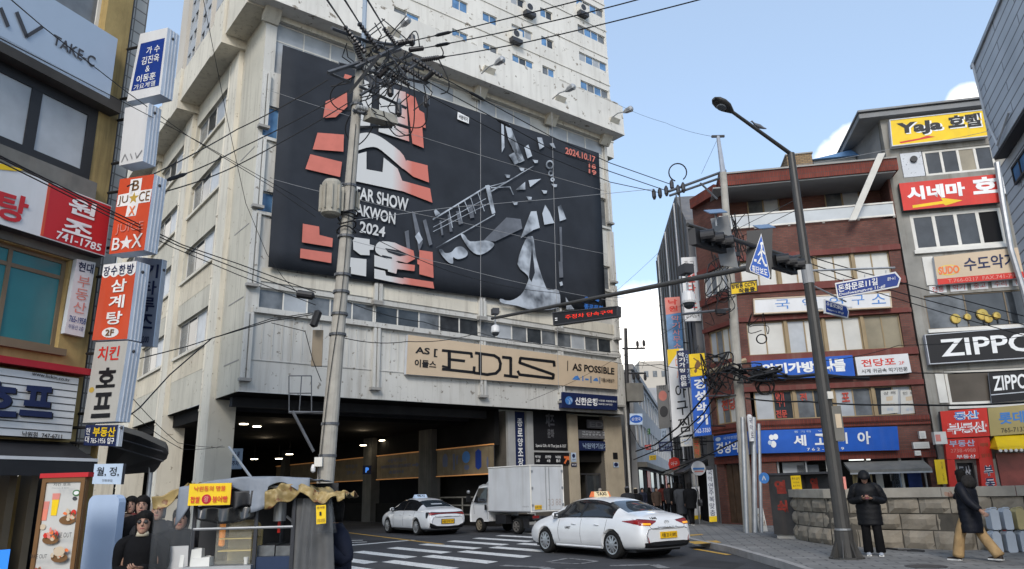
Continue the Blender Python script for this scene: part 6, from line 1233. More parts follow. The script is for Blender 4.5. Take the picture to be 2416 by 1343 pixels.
mb=MB(); mb.tube([lq(130)+V((.05,0,0)),lq(130)+V((.05,0,4.2))],.06,8); mb.build('steel_extension',M('blue_grey_steel',(.30,.36,.43),.5,.1,3),UP)
for y in (1000,1075,790,742,690,650,560,505,440,250): mb=MB(); mb.lathe(lq(y),[(.2 if y>500 else .16,-.03),(.2 if y>500 else .16,.03)],12); mb.build('strap',m_arm,UP)
def dp(x,y,d=0): return at(x,y,DL+d)
arms=[((774,172,-.8),(945,116,.9),.055),((824,219,-.3),(898,128,-1.1),.05),((872,172,.2),(972,128,.9),.05),((783,67,-.9),(916,116,.6),.05),((848,204,-.2),(958,255,.9),.05),((774,172,-.6),(826,194,0),.045),((850,225,-.2),(985,140,1.2),.04),((866,168,0),(1010,196,1.2),.045),((840,96,0),(935,106,1.0),.05),((833,260,-.2),(965,302,.9),.05),((900,105,.4),(965,190,.5),.035),((838,160,-.3),(960,100,.7),.05),((880,120,.1),(1000,165,1.0),.045),((800,150,-.5),(900,175,.3),.045),((905,205,.4),(985,150,.8),.04),((835,110,-.3),(880,210,.1),.04),((925,120,.5),(870,205,.1),.04)]
for a,b_,r in arms:
    mb=MB(); mb.tube([dp(*a),dp(*b_)],r,4); mb.build('cross_arm',m_arm,UP)
ins=[((812,62,-.6),(862,125,-.2)),((846,54,-.5),(893,118,.1)),((905,66,.0),(936,108,.4)),((938,102,.4),(976,96,.8)),((966,118,.7),(998,114,1.0)),((993,142,.9),(1036,136,1.2)),((946,156,.5),(1000,188,.9)),((973,138,.7),(1042,182,1.2)),((920,172,.3),(966,202,.7)),((893,182,.2),(916,160,.4)),((855,150,-.1),(838,100,-.4)),((1000,190,.9),(1020,172,1.0))]
for a,b_ in ins:
    A_,B_=dp(*a),dp(*b_); n_=9; mb=MB(); mb.tube([A_.lerp(B_,i/(2*n_)) for i in range(2*n_+1)],[.075 if i%2 else .045 for i in range(2*n_+1)],8); mb.build('insulator',m_ins,UP)
for x,y,dd in ((972,96,.8),(1006,300-60,.9),(921,215,.3),(940,262,.6)): p=dp(x,y,dd); mb=MB(); mb.lathe(p,[(.05,-.16),(.09,-.1),(.09,.14),(.04,.2)],10); mb.build('pin_insulator',m_ins,UP)
# switchgear with bushings
mb=MB(); A_,B_=dp(866,268,-.3),dp(930,285,.35); d=(B_-A_).normalized(); sd_=V((d.y,-d.x,0)).normalized(); zu=V((0,0,1))
mb.hexa([A_+sd_*.17-zu*.15,B_+sd_*.17-zu*.15,B_-sd_*.17-zu*.15,A_-sd_*.17-zu*.15,A_+sd_*.1+zu*.13,B_+sd_*.1+zu*.13,B_-sd_*.1+zu*.13,A_-sd_*.1+zu*.13]); sw=mb.build('switchgear',m_tr,UP)
for k in (.12,.42,.75):
    p=A_.lerp(B_,k)+V((-.05,-.05,.1)); q=p+V((-.24,-.26,-.05)); mb=MB(); mb.tube([p.lerp(q,i/8) for i in range(9)],[.075 if i%2 else .055 for i in range(9)],10); mb.build('bushing',M('grey_porcelain',(.30,.30,.29),.4,.1,5),sw)
mb=MB(); mb.tube([dp(838,262,-.1),dp(868,270,-.3)],.03,6); mb.tube([dp(845,300,0),dp(925,300,.3)],.035,6); mb.build('bracket',m_arm,UP)
# transformer drums either side
for (x,y,w_,h_,dd) in ((782,470,.24,.78,-.25),(830,474,.14,.55,.3)):
    p=dp(x,y,dd); mb=MB(); mb.lathe(p,[(w_*.7,-h_/2-.05),(w_,-h_/2),(w_,h_/2),(w_*.8,h_/2+.08),(w_*.3,h_/2+.1)],16); tr=mb.build('transformer',m_tr,UP)
    for k in range(10): a=k*math.pi/5; d=V((math.cos(a),math.sin(a),0)); e=V((-d.y,d.x,0))*.012; mb=MB(); mb.hexa([p+d*w_-e+V((0,0,-h_*.4)),p+d*(w_+.06)-e+V((0,0,-h_*.4)),p+d*(w_+.06)+e+V((0,0,-h_*.4)),p+d*w_+e+V((0,0,-h_*.4)),p+d*w_-e+V((0,0,h_*.4)),p+d*(w_+.06)-e+V((0,0,h_*.4)),p+d*(w_+.06)+e+V((0,0,h_*.4)),p+d*w_+e+V((0,0,h_*.4))]); mb.build('cooling_fin',m_tr,tr)
mb=MB(); mb.tube([dp(775,434,-.2),dp(836,434,.1)],.03,6); mb.build('transformer_bracket',m_arm,UP); mb=MB(); mb.tube([dp(778,486,-.2),dp(838,490,.1)],.03,6); mb.build('transformer_bracket',m_arm,UP)
# basket, brace, small boxes
mb=MB(); 
for a,b_ in (((682,975),(760,972)),((682,887),(682,975)),((712,887),(706,972)),((735,887),(735,972)),((682,887),(735,887)),((682,928),(735,928))): mb.tube([dp(*a,-.1),dp(*b_,-.1)],.014,5)
mb.build('wire_basket',m_arm,UP); mb=MB(); mb.tube([dp(690,970,-.15),dp(740,1066,-.05)],.035,8); mb.build('brace',m_arm,UP); mb=MB(); mb.tube([dp(682,973,-.15),dp(788,974,.1)],.035,6); mb.build('step_arm',m_arm,UP)
p=dp(752,1090,-.25); mb=MB(); mb.box(p,.17,.1,.2); mb.build('meter_box',m_wframe,UP); p=dp(739,1107,-.25); mb=MB(); mb.lathe(p,[(.03,.1),(.055,.02),(.05,-.05),(.01,-.08)],10); mb.build('lamp_bulb',m_whs,UP); mb=MB(); mb.tube([dp(752,1100,-.25),dp(753,1140,-.25)],.012,5); mb.build('lamp_stem',m_black,UP)
p=dp(748,820,-.05); mb=MB(); mb.box(p+V((-.02,.1,0)),.24,.12,.85,.2); mb.build('brown_cover',M('brown_cover',(.22,.18,.13),.7,.1,2),UP)
random.seed(9)
for i in range(26):
    x=random.uniform(815,1010); y=random.uniform(90,230); p=[dp(x,y,random.uniform(-.4,.9))]
    for k in range(1,6): p.append(p[0]+V((math.sin(k*.9+i)*.35*(k/3),random.uniform(-.1,.15),-.22*k+(.07*k*k if i%2 else 0)+random.uniform(-.08,.08))))
    mb=MB(); mb.tube(bezp(p) if 0 else p,.016,5); mb.build('jumper_wire',m_cab,UP)
def smooth(pts,n=5):
    k=len(pts); out=[]
    for i in range(k-1):
        a=pts[max(0,i-1)];b_=pts[i];c_=pts[i+1];d=pts[min(k-1,i+2)]
        for j in range(n):
            t=j/n; out.append(.5*((2*b_)+(c_-a)*t+(2*a-5*b_+4*c_-d)*t*t+(3*b_-a-3*c_+d)*t**3))
    return out+[pts[-1]]
for loop in ([(838,180),(790,205),(780,235),(800,258),(838,262)],[(975,160),(978,240),(975,300),(960,320),(930,300)],[(1000,200),(1008,250),(1004,290),(980,302),(930,290)],[(905,262),(912,290),(935,320),(965,318)],[(990,110),(985,80),(975,75),(955,100)],[(1040,110),(1046,125),(1040,140)],[(1035,140),(1058,190),(1056,215),(1040,222)],[(845,262),(825,275),(815,310),(835,345)],[(880,300),(860,330),(832,352)],[(850,240),(880,225),(888,180)],[(940,262),(937,240),(945,205)]):
    mb=MB(); mb.tube(smooth([dp(x,y,.1*i-.1) for i,(x,y) in enumerate(loop)]),.016,5); mb.build('jumper_loop',m_cab,UP)
mb=MB(); mb.tube(smooth([lq(1100)+V((-.1,-.22,0)),lq(900)+V((-.05,-.21,0)),lq(700)+V((.06,-.2,0)),lq(500)+V((.06,-.18,0)),lq(300)+V((.05,-.15,0))]),.009,5); mb.build('riser_cable',m_cab,UP)
for y,r in ((505,.24),(515,.23),(530,.22),(545,.23)): p=lq(y); mb=MB(); mb.tube([p+V((r*math.cos(a),r*math.sin(a),.05*math.sin(2*a+y))) for a in [k*math.pi/6 for k in range(13)]],.02,5); mb.build('cable_wrap',m_cab,UP)
# right utility pole
DR=26.5
rb=gr(1768,1256,PAVE); rb=V((rb.x,rb.y,PAVE)); DR=rb.y; rt=at(1706,408,DR)
UQ=thing('utility_pole','thin concrete utility pole tangled in black cables before the brick building','utility pole',rb)
ratz=lambda y: rb.lerp(rt,(at(1740,y,DR).z-PAVE)/(rt.z-PAVE))
mb=MB(); mb.tube([rb.lerp(rt,k/6) for k in range(7)],[.19-.01*k for k in range(7)],14); mb.build('pole',m_pole,UQ)
rtt=at(1694,322,DR); mb=MB(); mb.tube([ratz(500),rt,rtt],[.11,.11,.07],8); mb.build('steel_extension',M('grey_steel_mast',(.32,.35,.40),.5,.1,3),UQ); mb=MB(); mb.box(rtt,.5,.08,.08); mb.build('mast_head',m_black,UQ)
rd=lambda x,y,d=0: at(x,y,DR+d)
for a,b_,r in (((1578,452,-.4),(1712,403,.4),.055),((1580,462,-.4),(1712,416,.4),.05),((1652,432,0),(1692,470,0),.04),((1608,742,-.6),(1740,728,0),.05),((1660,935,-.5),(1750,932,0),.03),((1668,880,0),(1760,850,0),.09)):
    mb=MB(); mb.tube([rd(*a),rd(*b_)],r,5); mb.build('cross_arm',m_arm if r<.08 else M('tan_timber',(.33,.26,.17),.8,.2,3),UQ)
for x,y in ((1585,436),(1543,458),(1557,455),(1572,450),(1600,448),(1612,442)): p=rd(x,y,-.3); mb=MB(); mb.lathe(p,[(.04,-.22),(.08,-.12),(.08,.1),(.03,.2)],8); mb.build('pin_insulator',m_ins,UQ)
mb=MB(); mb.tube([rd(1599+21*math.cos(a),407-21*math.sin(a),-.3) for a in [k*math.pi/10-.9 for k in range(18)]],.025,6); mb.build('cable_loop',m_cab,UQ)
for (x0,y0,x1,y1,r) in ((1752,985,1762,1252,.075),(1778,985,1781,1254,.085),(1790,1000,1796,1253,.06)):
    mb=MB(); mb.tube([V((*rd(x1,y1,-.35).xy,PAVE)),rd(x0,y0,-.2)],r,10); mb.build('conduit',m_steel,UQ)
p=rd(1771,1010,-.4); mb=MB(); mb.lathe(p,[(.09,-.45),(.09,.4),(.05,.46)],12); cn=mb.build('sign_tube',m_whs,UQ); mb=MB(); fa=Fac(p+V((0,-.1,0)),0)
put_text(mb,'국악로',lambda s,t,o=0: p+V((-.05+.1*s,-.098,.35-.7*t)),0,0,1,1,.0,True); mb.build('lettering',c('N'),cn)
random.seed(31)
def tangle(parent,cx,cy,d,n,rx,ry,r0=.018,r1=.035,nm='cable_tangle'):
    for i in range(n):
        k=random.randint(4,6); pts=[rd(cx+random.uniform(-rx,rx),cy+random.uniform(-ry,ry),d+random.uniform(-.4,.3)) for _ in range(k)]
        mb=MB(); mb.tube(smooth(pts,4),random.uniform(r0,r1),5); mb.build(nm,m_cab,parent)
tangle(UQ,1700,640,-.2,5,38,60,.012,.02); tangle(UQ,1745,560,-.2,5,22,70,.012,.02); tangle(UQ,1700,720,-.3,4,40,45,.01,.02); tangle(UQ,1690,880,-.4,8,45,55,.012,.03); tangle(UQ,1755,880,-.5,8,55,24,.02,.04); tangle(UQ,1810,880,-.5,6,45,18,.02,.045); tangle(UQ,1790,765,-.3,2,30,30,.01,.016)
for x,y,r in ((1805,910,22),(1808,915,18),(1802,918,15),(1705,700,15),(1797,800,12)):
    mb=MB(); mb.tube([rd(x+r*math.cos(a),y+r*.9*math.sin(a),-.4+.1*math.sin(a)) for a in [k*math.pi/9 for k in range(19)]],.024,6); mb.build('cable_coil',m_cab,UQ)
for x,y,s_ in ((1790,890,.26),(1720,1060-190,.2),(1700,735,.22),(1735,600,.2)): p=rd(x,y,-.5); mb=MB(); mb.box(p,s_*1.6,s_*.6,s_*.7,.2); mb.build('splice_box',m_black,UQ)
p=rd(1860,885,-.6); mb=MB(); mb.tube(smooth([rd(x,y,-.6) for x,y in ((1765,880),(1810,884),(1870,889),(1930,884),(1990,890),(2050,893))]),.06,7); mb.build('cable_bundle',m_cab,UQ)
# alley pole with transformer
qa=at(1481,1140,44); qa.z=0; qt=at(1476,775,44); AP=thing('utility_pole','dark distant utility pole with two cross-arms and a grey transformer box at the alley mouth','utility pole',qa)
mb=MB(); mb.tube([qa,qt],[.2,.1],10); mb.build('pole',m_dsteel,AP)
for (a,b_) in (((1468,823),(1522,822)),((1468,881),(1524,881))):
    mb=MB(); mb.tube([at(*a,44),at(*b_,44)],.06,5); mb.build('cross_arm',m_dsteel,AP)
for x,y in ((1504,812),(1519,810),(1495,888),(1506,889),(1522,890)): p=at(x,y,44); mb=MB(); mb.lathe(p,[(.05,-.2),(.09,-.1),(.09,.1),(.04,.2)],8); mb.build('insulator',m_ins,AP)
p=at(1495,927,43.6); mb=MB(); mb.box(p,1.0,.7,1.05,.1); mb.build('transformer',m_gray,AP); 
t,mp_=sign('round_shop_sign','small blue and white oval sign fixed below the transformer at the alley mouth','shop sign',pq(Fac(at(1500,990,43),0),[(1486,976),(1516,976),(1516,1002),(1486,1002)]),V((0,-1,0)),.2,'LB','B',[('순댓국',.15,.35,.85,.65,'W',.0)],[(ell(.5,.5,.5,.36),'B','oval')])
# ---- wires
def wire(label,pts,r=.018,sag=.0,mat=None,group='overhead wires',name='overhead_wire',thick=()):
    r*=.78; P_=[at(*p) for p in pts]; out=[]
    for a,b_ in zip(P_,P_[1:]):
        n_=10
        for i in range(n_): t_=i/n_; out.append(a.lerp(b_,t_)-V((0,0,sag*4*t_*(1-t_))))
    out.append(P_[-1]); t=thing(name,label,'wire',out[0],group); mb=MB(); mb.tube(out,r,5); mb.build('cable',mat or m_cab,t)
    for f in thick:
        i=min(len(out)-2,int(f*(len(out)-1))); mb=MB(); a=out[i]; b_=out[i+1]; d=(b_-a).normalized()*.3; mb.tube([a-d,a-d*.6,a+d*.6,a+d],[r,r*3,r*3,r],7); mb.build('splice',m_cab,t)
    return t
N1=DL
wire('thick black wire rising from the left pole crown, leftmost of three',[(818,68,DL-.6),(766,-8,10)],.024)
wire('thick black wire rising from the left pole crown, middle of three',[(850,58,DL-.5),(808,-8,10)],.024)
wire('thick black wire rising from the left pole crown, rightmost of three',[(908,68,DL),(862,-8,10)],.024)
wire('long black wire from left pole to the sky, highest of the three over the tower',[(976,96,DL+.8),(1372,0,15),(1700,-95,14)],.02,.02,thick=(.12,))
wire('long black wire from left pole to the sky, middle of the three over the tower',[(998,114,DL+1),(1250,62,15.8),(1510,-2,14.5)],.02,.02,thick=(.12,))
wire('long black wire from left pole to the sky, lowest of the three over the tower',[(1036,136,DL+1.2),(1250,98,16),(1656,-2,14)],.02,.02,thick=(.04,))
wire('black wire from the left pole down to the corner signs, uppermost of three',[(774,188,DL-.8),(560,305,15.5),(300,440,13)],.018,.05)
wire('black wire down to the corner signs, middle of three, ending at a black clamp',[(822,214,DL-.3),(560,353,15.5),(398,424,14)],.018,.05,thick=(.96,))
wire('black wire from the left pole down to the corner signs, lowest of three',[(826,240,DL-.2),(560,390,15.5),(385,453,14)],.018,.05)
wire('thin wire sloping down across the silver signboard towards the arcade side',[(-20,-40,7),(103,65,9.5),(300,218,12.5),(445,322,14.5),(640,440,17),(745,512,DL-.1)],.011)
wire('second thin wire just below, crossing under the silver signboard',[(-20,80,7),(260,225,12),(460,330,14.6),(700,465,17),(752,500,DL-.1)],.010)
wire('bundle wire from the red signboard to the black splice, top strand',[(-20,358,8),(120,428,10),(250,492,12),(430,578,14.5),(560,622,16),(745,690,DL-.1)],.016)
wire('bundle wire from the red signboard to the black splice, middle strand',[(-20,362,8),(122,434,10),(252,500,12),(420,580,14.3),(560,634,16),(745,704,DL-.1)],.016)
wire('bundle wire from the red signboard to the black splice, bottom strand',[(-20,372,8),(110,436,10),(255,510,12),(410,585,14.3),(560,648,16),(745,720,DL-.1)],.013)
wire('heavy black cable from the pub sign up to the middle of the left pole',[(290,992,13.4),(330,962,13.8),(400,885,14.6),(500,798,15.5),(640,757,16.5),(740,742,DL-.1)],.018)
wire('black cable alongside the heavy one, drooping off near the arcade window',[(330,846,13.8),(440,818,15),(520,792,15.6),(640,752,16.6),(742,738,DL-.1)],.014)
wire('thin wire dropping steeply over the arcade corner',[(480,0,14),(540,300,15.5),(580,480,16),(630,600,16.5),(668,655,16.6),(710,700,DL-.2)],.009)
t=wire('short drooping wire from the brown cover down the left pole',[(640,762,16.6),(720,782,16.8),(738,850,DL-.2),(758,900,DL-.2)],.012)
for x,y,l in ((720,696,'fat black splice closure hung left of the leaning concrete pole'),(745,752,'second black splice closure hanging beside the left pole')):
    p=at(x,y,DL-.3); t=thing('splice_closure',l,'splice closure',p); mb=MB(); d=V((.22,0,-.04)) if y<720 else V((.06,0,.2)); mb.tube([p-d,p-d*.8,p+d*.8,p+d],[.03,.095,.095,.03],10); mb.build('closure',m_black,t)
wire('black wire from the left pole over the banner to the right pole, highest',[(1042,182,DL+1.2),(1300,322,21),(1440,385,23.5),(1585,436,DR-.3)],.02,.0,thick=(.1,))
wire('black wire from the left pole over the banner to the right pole, second',[(1000,188,DL+.9),(1300,352,21),(1440,405,23.5),(1572,450,DR-.3)],.02,.0,thick=(.2,))
wire('black wire from the left pole over the banner to the right pole, third',[(966,202,DL+.7),(1250,352,20.5),(1440,430,23.5),(1557,455,DR-.3)],.018,.0)
wire('pale wire crossing the guitar picture to the right pole',[(835,520,DL),(1060,490,19.5),(1300,470,22.5),(1543,446,DR-.3)],.012,.0,m_cabg)
wire('pale guy wire slanting across the upper banner to its right edge',[(640,215,25.0),(1000,325,28.5),(1432,452,34)],.012,.05,m_cabg)
wire('pale guy wire slanting across the middle of the banner',[(635,420,25.5),(840,470,27),(1090,525,29.5),(1432,600,34)],.012,.05,m_cabg)
wire('pale guy wire slanting across the lower banner to the message board',[(800,560,26.5),(1060,625,29),(1240,670,31),(1455,712,34)],.012,.03,m_cabg)
wire('thin black wire along the foot of the banner from the left pole',[(790,510,DL),(1060,640,20),(1300,690,24),(1500,700,30)],.012,.1)
wire('thin black wire along the lower windows from the left pole to the alley',[(790,700,DL),(1000,760,20),(1200,800,24),(1455,830,33),(1600,880,36)],.014,.1)
wire('drooping black wire over the beige fascia from the left pole',[(790,792,DL),(960,806,19.5),(1130,785,23),(1300,812,26),(1460,838,31)],.014,.1)
wire('thin vertical pale cable down the banner on its left third',[(1134,205,32.3),(1134,925,32.0)],.014,0,m_cabg)
wire('thin vertical pale cable down the banner on its right third',[(1302,265,34),(1318,925,34)],.014,0,m_cabg)
wire('black wire from the lamp post across the brick windows to the right edge, top',[(1912,606,LD),(2120,665,17),(2440,752,17.5)],.016,.02)
wire('black wire from the lamp post across the brick windows to the right edge, middle',[(1912,622,LD),(2120,690,17),(2440,772,17.5)],.016,.02)
wire('black wire from the lamp post across the brick windows to the right edge, bottom',[(1912,636,LD),(2120,706,17),(2440,798,17.5)],.014,.02)
wire('heavy black cable level with the red window letters, running to the right edge',[(1760,940,DR-.4),(1900,947,24),(2140,955,22),(2440,948,19)],.034,.05)
wire('black cable just above the pawnshop sign running to the right edge',[(1780,893,DR-.4),(1990,888,24),(2150,880,22),(2440,872,19)],.022,.04)
wire('thin wire sagging from the brass instrument window to the lamp post',[(1935,852,LD+.2),(2120,815,17.5),(2440,790,18)],.01,.06)
wire('thick black cable sweeping from the alley up to the blue vertical sign',[(1500,1065,38),(1545,1050,35),(1600,1008,31),(1650,950,28),(1700,890,DR-.5)],.045)
wire('second thick black cable sweeping from the alley beneath the first',[(1495,1085,38),(1550,1062,35),(1610,1022,31),(1660,975,28),(1705,905,DR-.5)],.035)
wire('third black cable drooping low at the alley mouth',[(1480,1000,40),(1510,1055,37),(1560,1065,34),(1620,1040,30),(1690,960,DR-.5)],.022)
wire('black cable from the alley past the red round sign to the pole foot',[(1560,1115,36),(1610,1098,33),(1660,1078,29),(1740,1040,DR-.5)],.04)
wire('black wire level across the alley under the yellow violin sign',[(1450,855,40),(1560,860,35),(1640,868,31),(1745,875,DR-.3)],.02,.1)
wire('thin wire rising from the beige fascia across the alley to the message board',[(1250,945,33),(1455,845,38),(1560,790,36),(1700,690,DR-.3)],.012,.1)
for i,(y0,y1) in enumerate(((712,722),(735,742),(752,752),(772,775))): wire('faint level wire across the pale gap of the alley, number %s from the top'%('one','two','three','four')[i],[(1455,y0,42),(1560,(y0+y1)/2+3,38),(1620,y1,34)],.011,.08)
for i,(x0,y0,x1,y1) in enumerate(((1450,690,1560,590),(1450,760,1580,640))): wire(('thin wire slanting up across the sky gap to the grey cladding','second thin wire slanting up across the bright cloud')[i],[(x0,y0,42),(x1,y1,42)],.011,.05)
for i,(x0,y0,x1,y1) in enumerate(((1548,690,1500,880),(1560,700,1515,870))): wire(('steep thin wire falling down the sky gap, left of two','steep thin wire falling down the sky gap, right of two')[i],[(x0,y0,42),((x0+x1)/2+4,(y0+y1)/2,43),(x1,y1,44)],.011)
wire('faint high wire from the cornice floodlight to the mast of the right pole',[(1445,240,36),(1570,290,32),(1694,324,DR)],.009,.1)
wire('thin wire from the mast of the right pole down to its cross-arm',[(1692,330,DR),(1655,410,DR)],.008)
wire('black wires from the right pole to the lamp post, upper strand',[(1740,540,DR-.3),(1800,510,24),(1880,470,LD+.3)],.012); wire('black wires from the right pole to the lamp post, lower strand',[(1745,560,DR-.3),(1810,530,24),(1880,495,LD+.3)],.012)
wire('thin pale wire from the yellow hotel sign towards the roof shed',[(1860,392,24),(2100,352,26),(2330,310,22),(2440,295,19)],.01,.05,m_cabg)
wire('thin wire from the pub sign to the first arcade column, upper',[(300,925,14),(420,1045,20),(530,1055,28)],.01,.05); wire('thin wire from the pub sign to the first arcade column, lower',[(310,975,14),(430,1060,20),(525,1052,28)],.01,.05)
# ================================================================== vehicles (built facing +x, origin on the road under the middle of the car)
def evalmesh(ob):
    dg=bpy.context.evaluated_depsgraph_get(); return bpy.data.meshes.new_from_object(ob.evaluated_get(dg))
m_carw=M('white_car_paint',(.66,.67,.68),.3,.05,2,.5); m_carw.node_tree.nodes['Principled BSDF'].inputs['Coat Weight'].default_value=.6; m_carw.node_tree.nodes['Principled BSDF'].inputs['Coat Roughness'].default_value=.04
m_cargl=glassm('car_window_glass',(.012,.013,.015),.04,None,.6)
m_rear=glassm('rear_window_glass',(.03,.04,.05),.03,None,.9)
m_tyre=M('tyre_rubber',(.012,.012,.012),.8,.15,8,.2)
m_rim=M('alloy_rim',(.45,.46,.48),.3,.08,6,.5,metal=.8)
m_trim=M('black_car_trim',(.010,.010,.011),.4,.05,3,.4)
m_redl=M('red_tail_lens',(.20,.008,.008),.15,.15,8,.6)
m_ambl=M('amber_tail_lens',(.75,.32,.02),.2,.1,8,.6,emit=.25)
m_plate=M('yellow_number_plate',(.72,.42,.01),.5,.05,6)
def wheel_into(parent,x,y,r,wd,side,spokes=10,rim=m_rim,rf=.68):
    w_=thing('wheel',None,None,(x,y,r)); del_=w_; w_.parent=parent; ALL.setdefault(parent.name,[]).append(w_)
    ax=V((0,side,0))
    mb=MB(); mb.lathe((x,y,r),[(r*.62,-wd/2),(r*.93,-wd/2),(r,-wd/2+.03),(r,wd/2-.03),(r*.95,wd/2),(r*rf,wd/2+.004),(r*rf-.01,wd/2-.05)],28,0,ax); mb.build('tyre',m_tyre,w_,True)
    mb=MB(); n_=28
    mb.lathe((x,y,r),[(r*rf,wd/2-.002),(r*rf,wd/2+.008),(r*rf-.03,wd/2+.006),(r*rf-.035,wd/2-.05)],n_,0,ax,False)
    c_=V((x,y+side*(wd/2-.012),r))
    for k in range(spokes):
        a=2*math.pi*k/spokes; d=V((math.cos(a),0,math.sin(a))); e=V((-d.z,0,d.x))*.022
        mb.hexa([c_+d*.03-e*1.3,c_+d*(r*rf-.02)-e,c_+d*(r*rf-.02)-e+ax*.018,c_+d*.03-e*1.3+ax*.03,c_+d*.03+e*1.3,c_+d*(r*rf-.02)+e,c_+d*(r*rf-.02)+e+ax*.018,c_+d*.03+e*1.3+ax*.03])
    mb.lathe((x,y,r),[(.05,wd/2-.04),(.055,wd/2+.012),(.03,wd/2+.018)],12,0,ax); mb.build('rim',rim,w_)
    mb=MB(); mb.lathe((x,y,r),[(r*rf-.03,wd/2-.07),(r*rf-.03,wd/2-.06)],20,0,ax); mb.build('brake_disc',m_trim,w_)
def sedan(name,label,cat,strip=False,group=None):
    t=thing(name,label,cat,(0,0,0),group)
    L=4.86
    # x from rear, z bottom, ztop centre, belt z, half width low/mid/belt, roof-edge y, roof-edge z
    st=[(0.00,.34,.74,.70,.66,.72,.66,.50,.73),
        (0.05,.27,.90,.84,.76,.82,.76,.58,.89),
        (0.16,.22,1.03,.93,.82,.88,.83,.62,1.00),
        (0.42,.21,1.075,.96,.86,.915,.87,.66,1.045),
        (0.70,.20,1.10,.965,.88,.93,.885,.66,1.075),
        (1.02,.19,1.235,.965,.89,.935,.89,.63,1.20),
        (1.42,.18,1.385,.96,.89,.935,.89,.60,1.345),
        (1.86,.18,1.460,.955,.89,.935,.89,.59,1.415),
        (2.35,.18,1.478,.945,.89,.935,.885,.59,1.43),
        (2.80,.18,1.455,.935,.89,.935,.88,.59,1.405),
        (3.18,.18,1.345,.925,.89,.935,.88,.60,1.30),
        (3.55,.18,1.15,.915,.89,.93,.875,.65,1.115),
        (3.82,.19,1.015,.90,.885,.925,.865,.70,.985),
        (4.20,.20,.945,.855,.86,.91,.83,.66,.92),
        (4.55,.21,.855,.78,.81,.86,.77,.58,.83),
        (4.76,.24,.73,.66,.72,.77,.68,.48,.71),
        (4.86,.32,.58,.54,.55,.60,.54,.40,.57)]
    prof=[]
    for (x,zb,zt,zw,yl,ym,yb,yr,zr) in st:
        prof.append([(x,0,zb),(x,yl*.82,zb),(x,yl,zb+.06),(x,ym,.50 if .1<x<4.7 else (zb+zw)/2-.05),(x,ym*.995,.70 if .1<x<4.6 else (zb+zw)/2+.06),(x,yb,zw),(x,(yb*.25+yr*.75) ,zw+(zr-zw)*.72) if (zr-zw)>.12 else (x,(yb+yr)/2,zw+(zr-zw)*.7),(x,yr,zr),(x,yr*.5,zt-.008),(x,0,zt)])
    n=len(prof[0]); me=bpy.data.meshes.new('b'); vs=[];fs=[];mi=[]
    for p in prof: vs+=p
    ns=len(prof)
    def mat_of(i,j):
        x0=st[i][0];x1=st[i+1][0]
        if j in (5,) and 1.0<=x0 and x1<=3.6: return 1
        if j in (6,) and 1.0<=x0 and x1<=3.2: return 1
        if j in (7,8) and 3.1<=x0 and x1<=3.9: return 1
        if j in (7,8) and .65<=x0 and x1<=1.45: return 2
        return 0
    for i in range(ns-1):
        for j in range(n-1):
            a=i*n+j; fs.append((a,a+1,a+n+1,a+n)); mi.append(mat_of(i,j))
    fs.append(tuple(range(n))); mi.append(0); fs.append(tuple((ns-1)*n+j for j in reversed(range(n)))); mi.append(0)
    me.from_pydata([(x-L/2,y,z) for x,y,z in vs],[],fs)
    for m_ in (m_carw,m_cargl,m_rear): me.materials.append(m_)
    for p,k in zip(me.polygons,mi): p.material_index=k
    ob=bpy.data.objects.new('tmp',me); COL.objects.link(ob)
    mr=ob.modifiers.new('m','MIRROR'); mr.use_axis=(False,True,False); mr.use_clip=True; mr.merge_threshold=.002
    ss=ob.modifiers.new('s','SUBSURF'); ss.levels=3; ss.render_levels=3
    cut=[]
    for x in (1.06-L/2,3.865-L/2):
        for s in (-1,1):
            cm_=MB(); cm_.cyl((x,s*.62,.335),(x,s*1.2,.335),.375,40); co=cm_.build('cut',m_trim); bo=ob.modifiers.new('b','BOOLEAN'); bo.object=co; bo.operation='DIFFERENCE'; bo.solver='EXACT'; cut.append(co)
    me2=evalmesh(ob)
    for o in cut+[ob]: bpy.data.objects.remove(o)
    bm=bmesh.new(); bm.from_mesh(me2); bvh=BVHTree.FromBMesh(bm)
    slots=[m.name for m in me2.materials if m]
    # split into body, glass
    parts={}
    for f in bm.faces:
        nm=me2.materials[f.material_index].name if f.material_index<len(me2.materials) and me2.materials[f.material_index] else m_carw.name
        k={m_cargl.name:'window_glass',m_rear.name:'rear_window'}.get(nm,'body')
        cxx=f.calc_center_median()
        if nm==m_trim.name or (k=='body' and f.material_index>2): k='wheel_arch'
        parts.setdefault(k,[]).append(f)
    for k,fl in parts.items():
        mb=MB(); idx={}
        for f in fl:
            ii=[]
            for v_ in f.verts:
                if v_.index not in idx: idx[v_.index]=len(mb.v); mb.v.append(V(v_.co))
                ii.append(idx[v_.index])
            mb.f.append(tuple(ii)); mb.m.append(0)
        mb.build(k,{'body':m_carw,'window_glass':m_cargl,'rear_window':m_rear,'wheel_arch':m_trim}[k],t,True)
    def side(x,z,s=1,o=.004):
        h=bvh.ray_cast(V((x,s*3,z)),V((0,-s,0))); return (h[0]+V((0,s*o,0))) if h[0] else V((x,s*.93,z))
    def rear(y,z,o=.004):
        h=bvh.ray_cast(V((-5,y,z)),V((1,0,0))); return (h[0]+V((-o,0,0))) if h[0] else V((-L/2,y,z))
    def front(y,z,o=.004):
        h=bvh.ray_cast(V((5,y,z)),V((-1,0,0))); return (h[0]+V((o,0,0))) if h[0] else V((L/2,y,z))
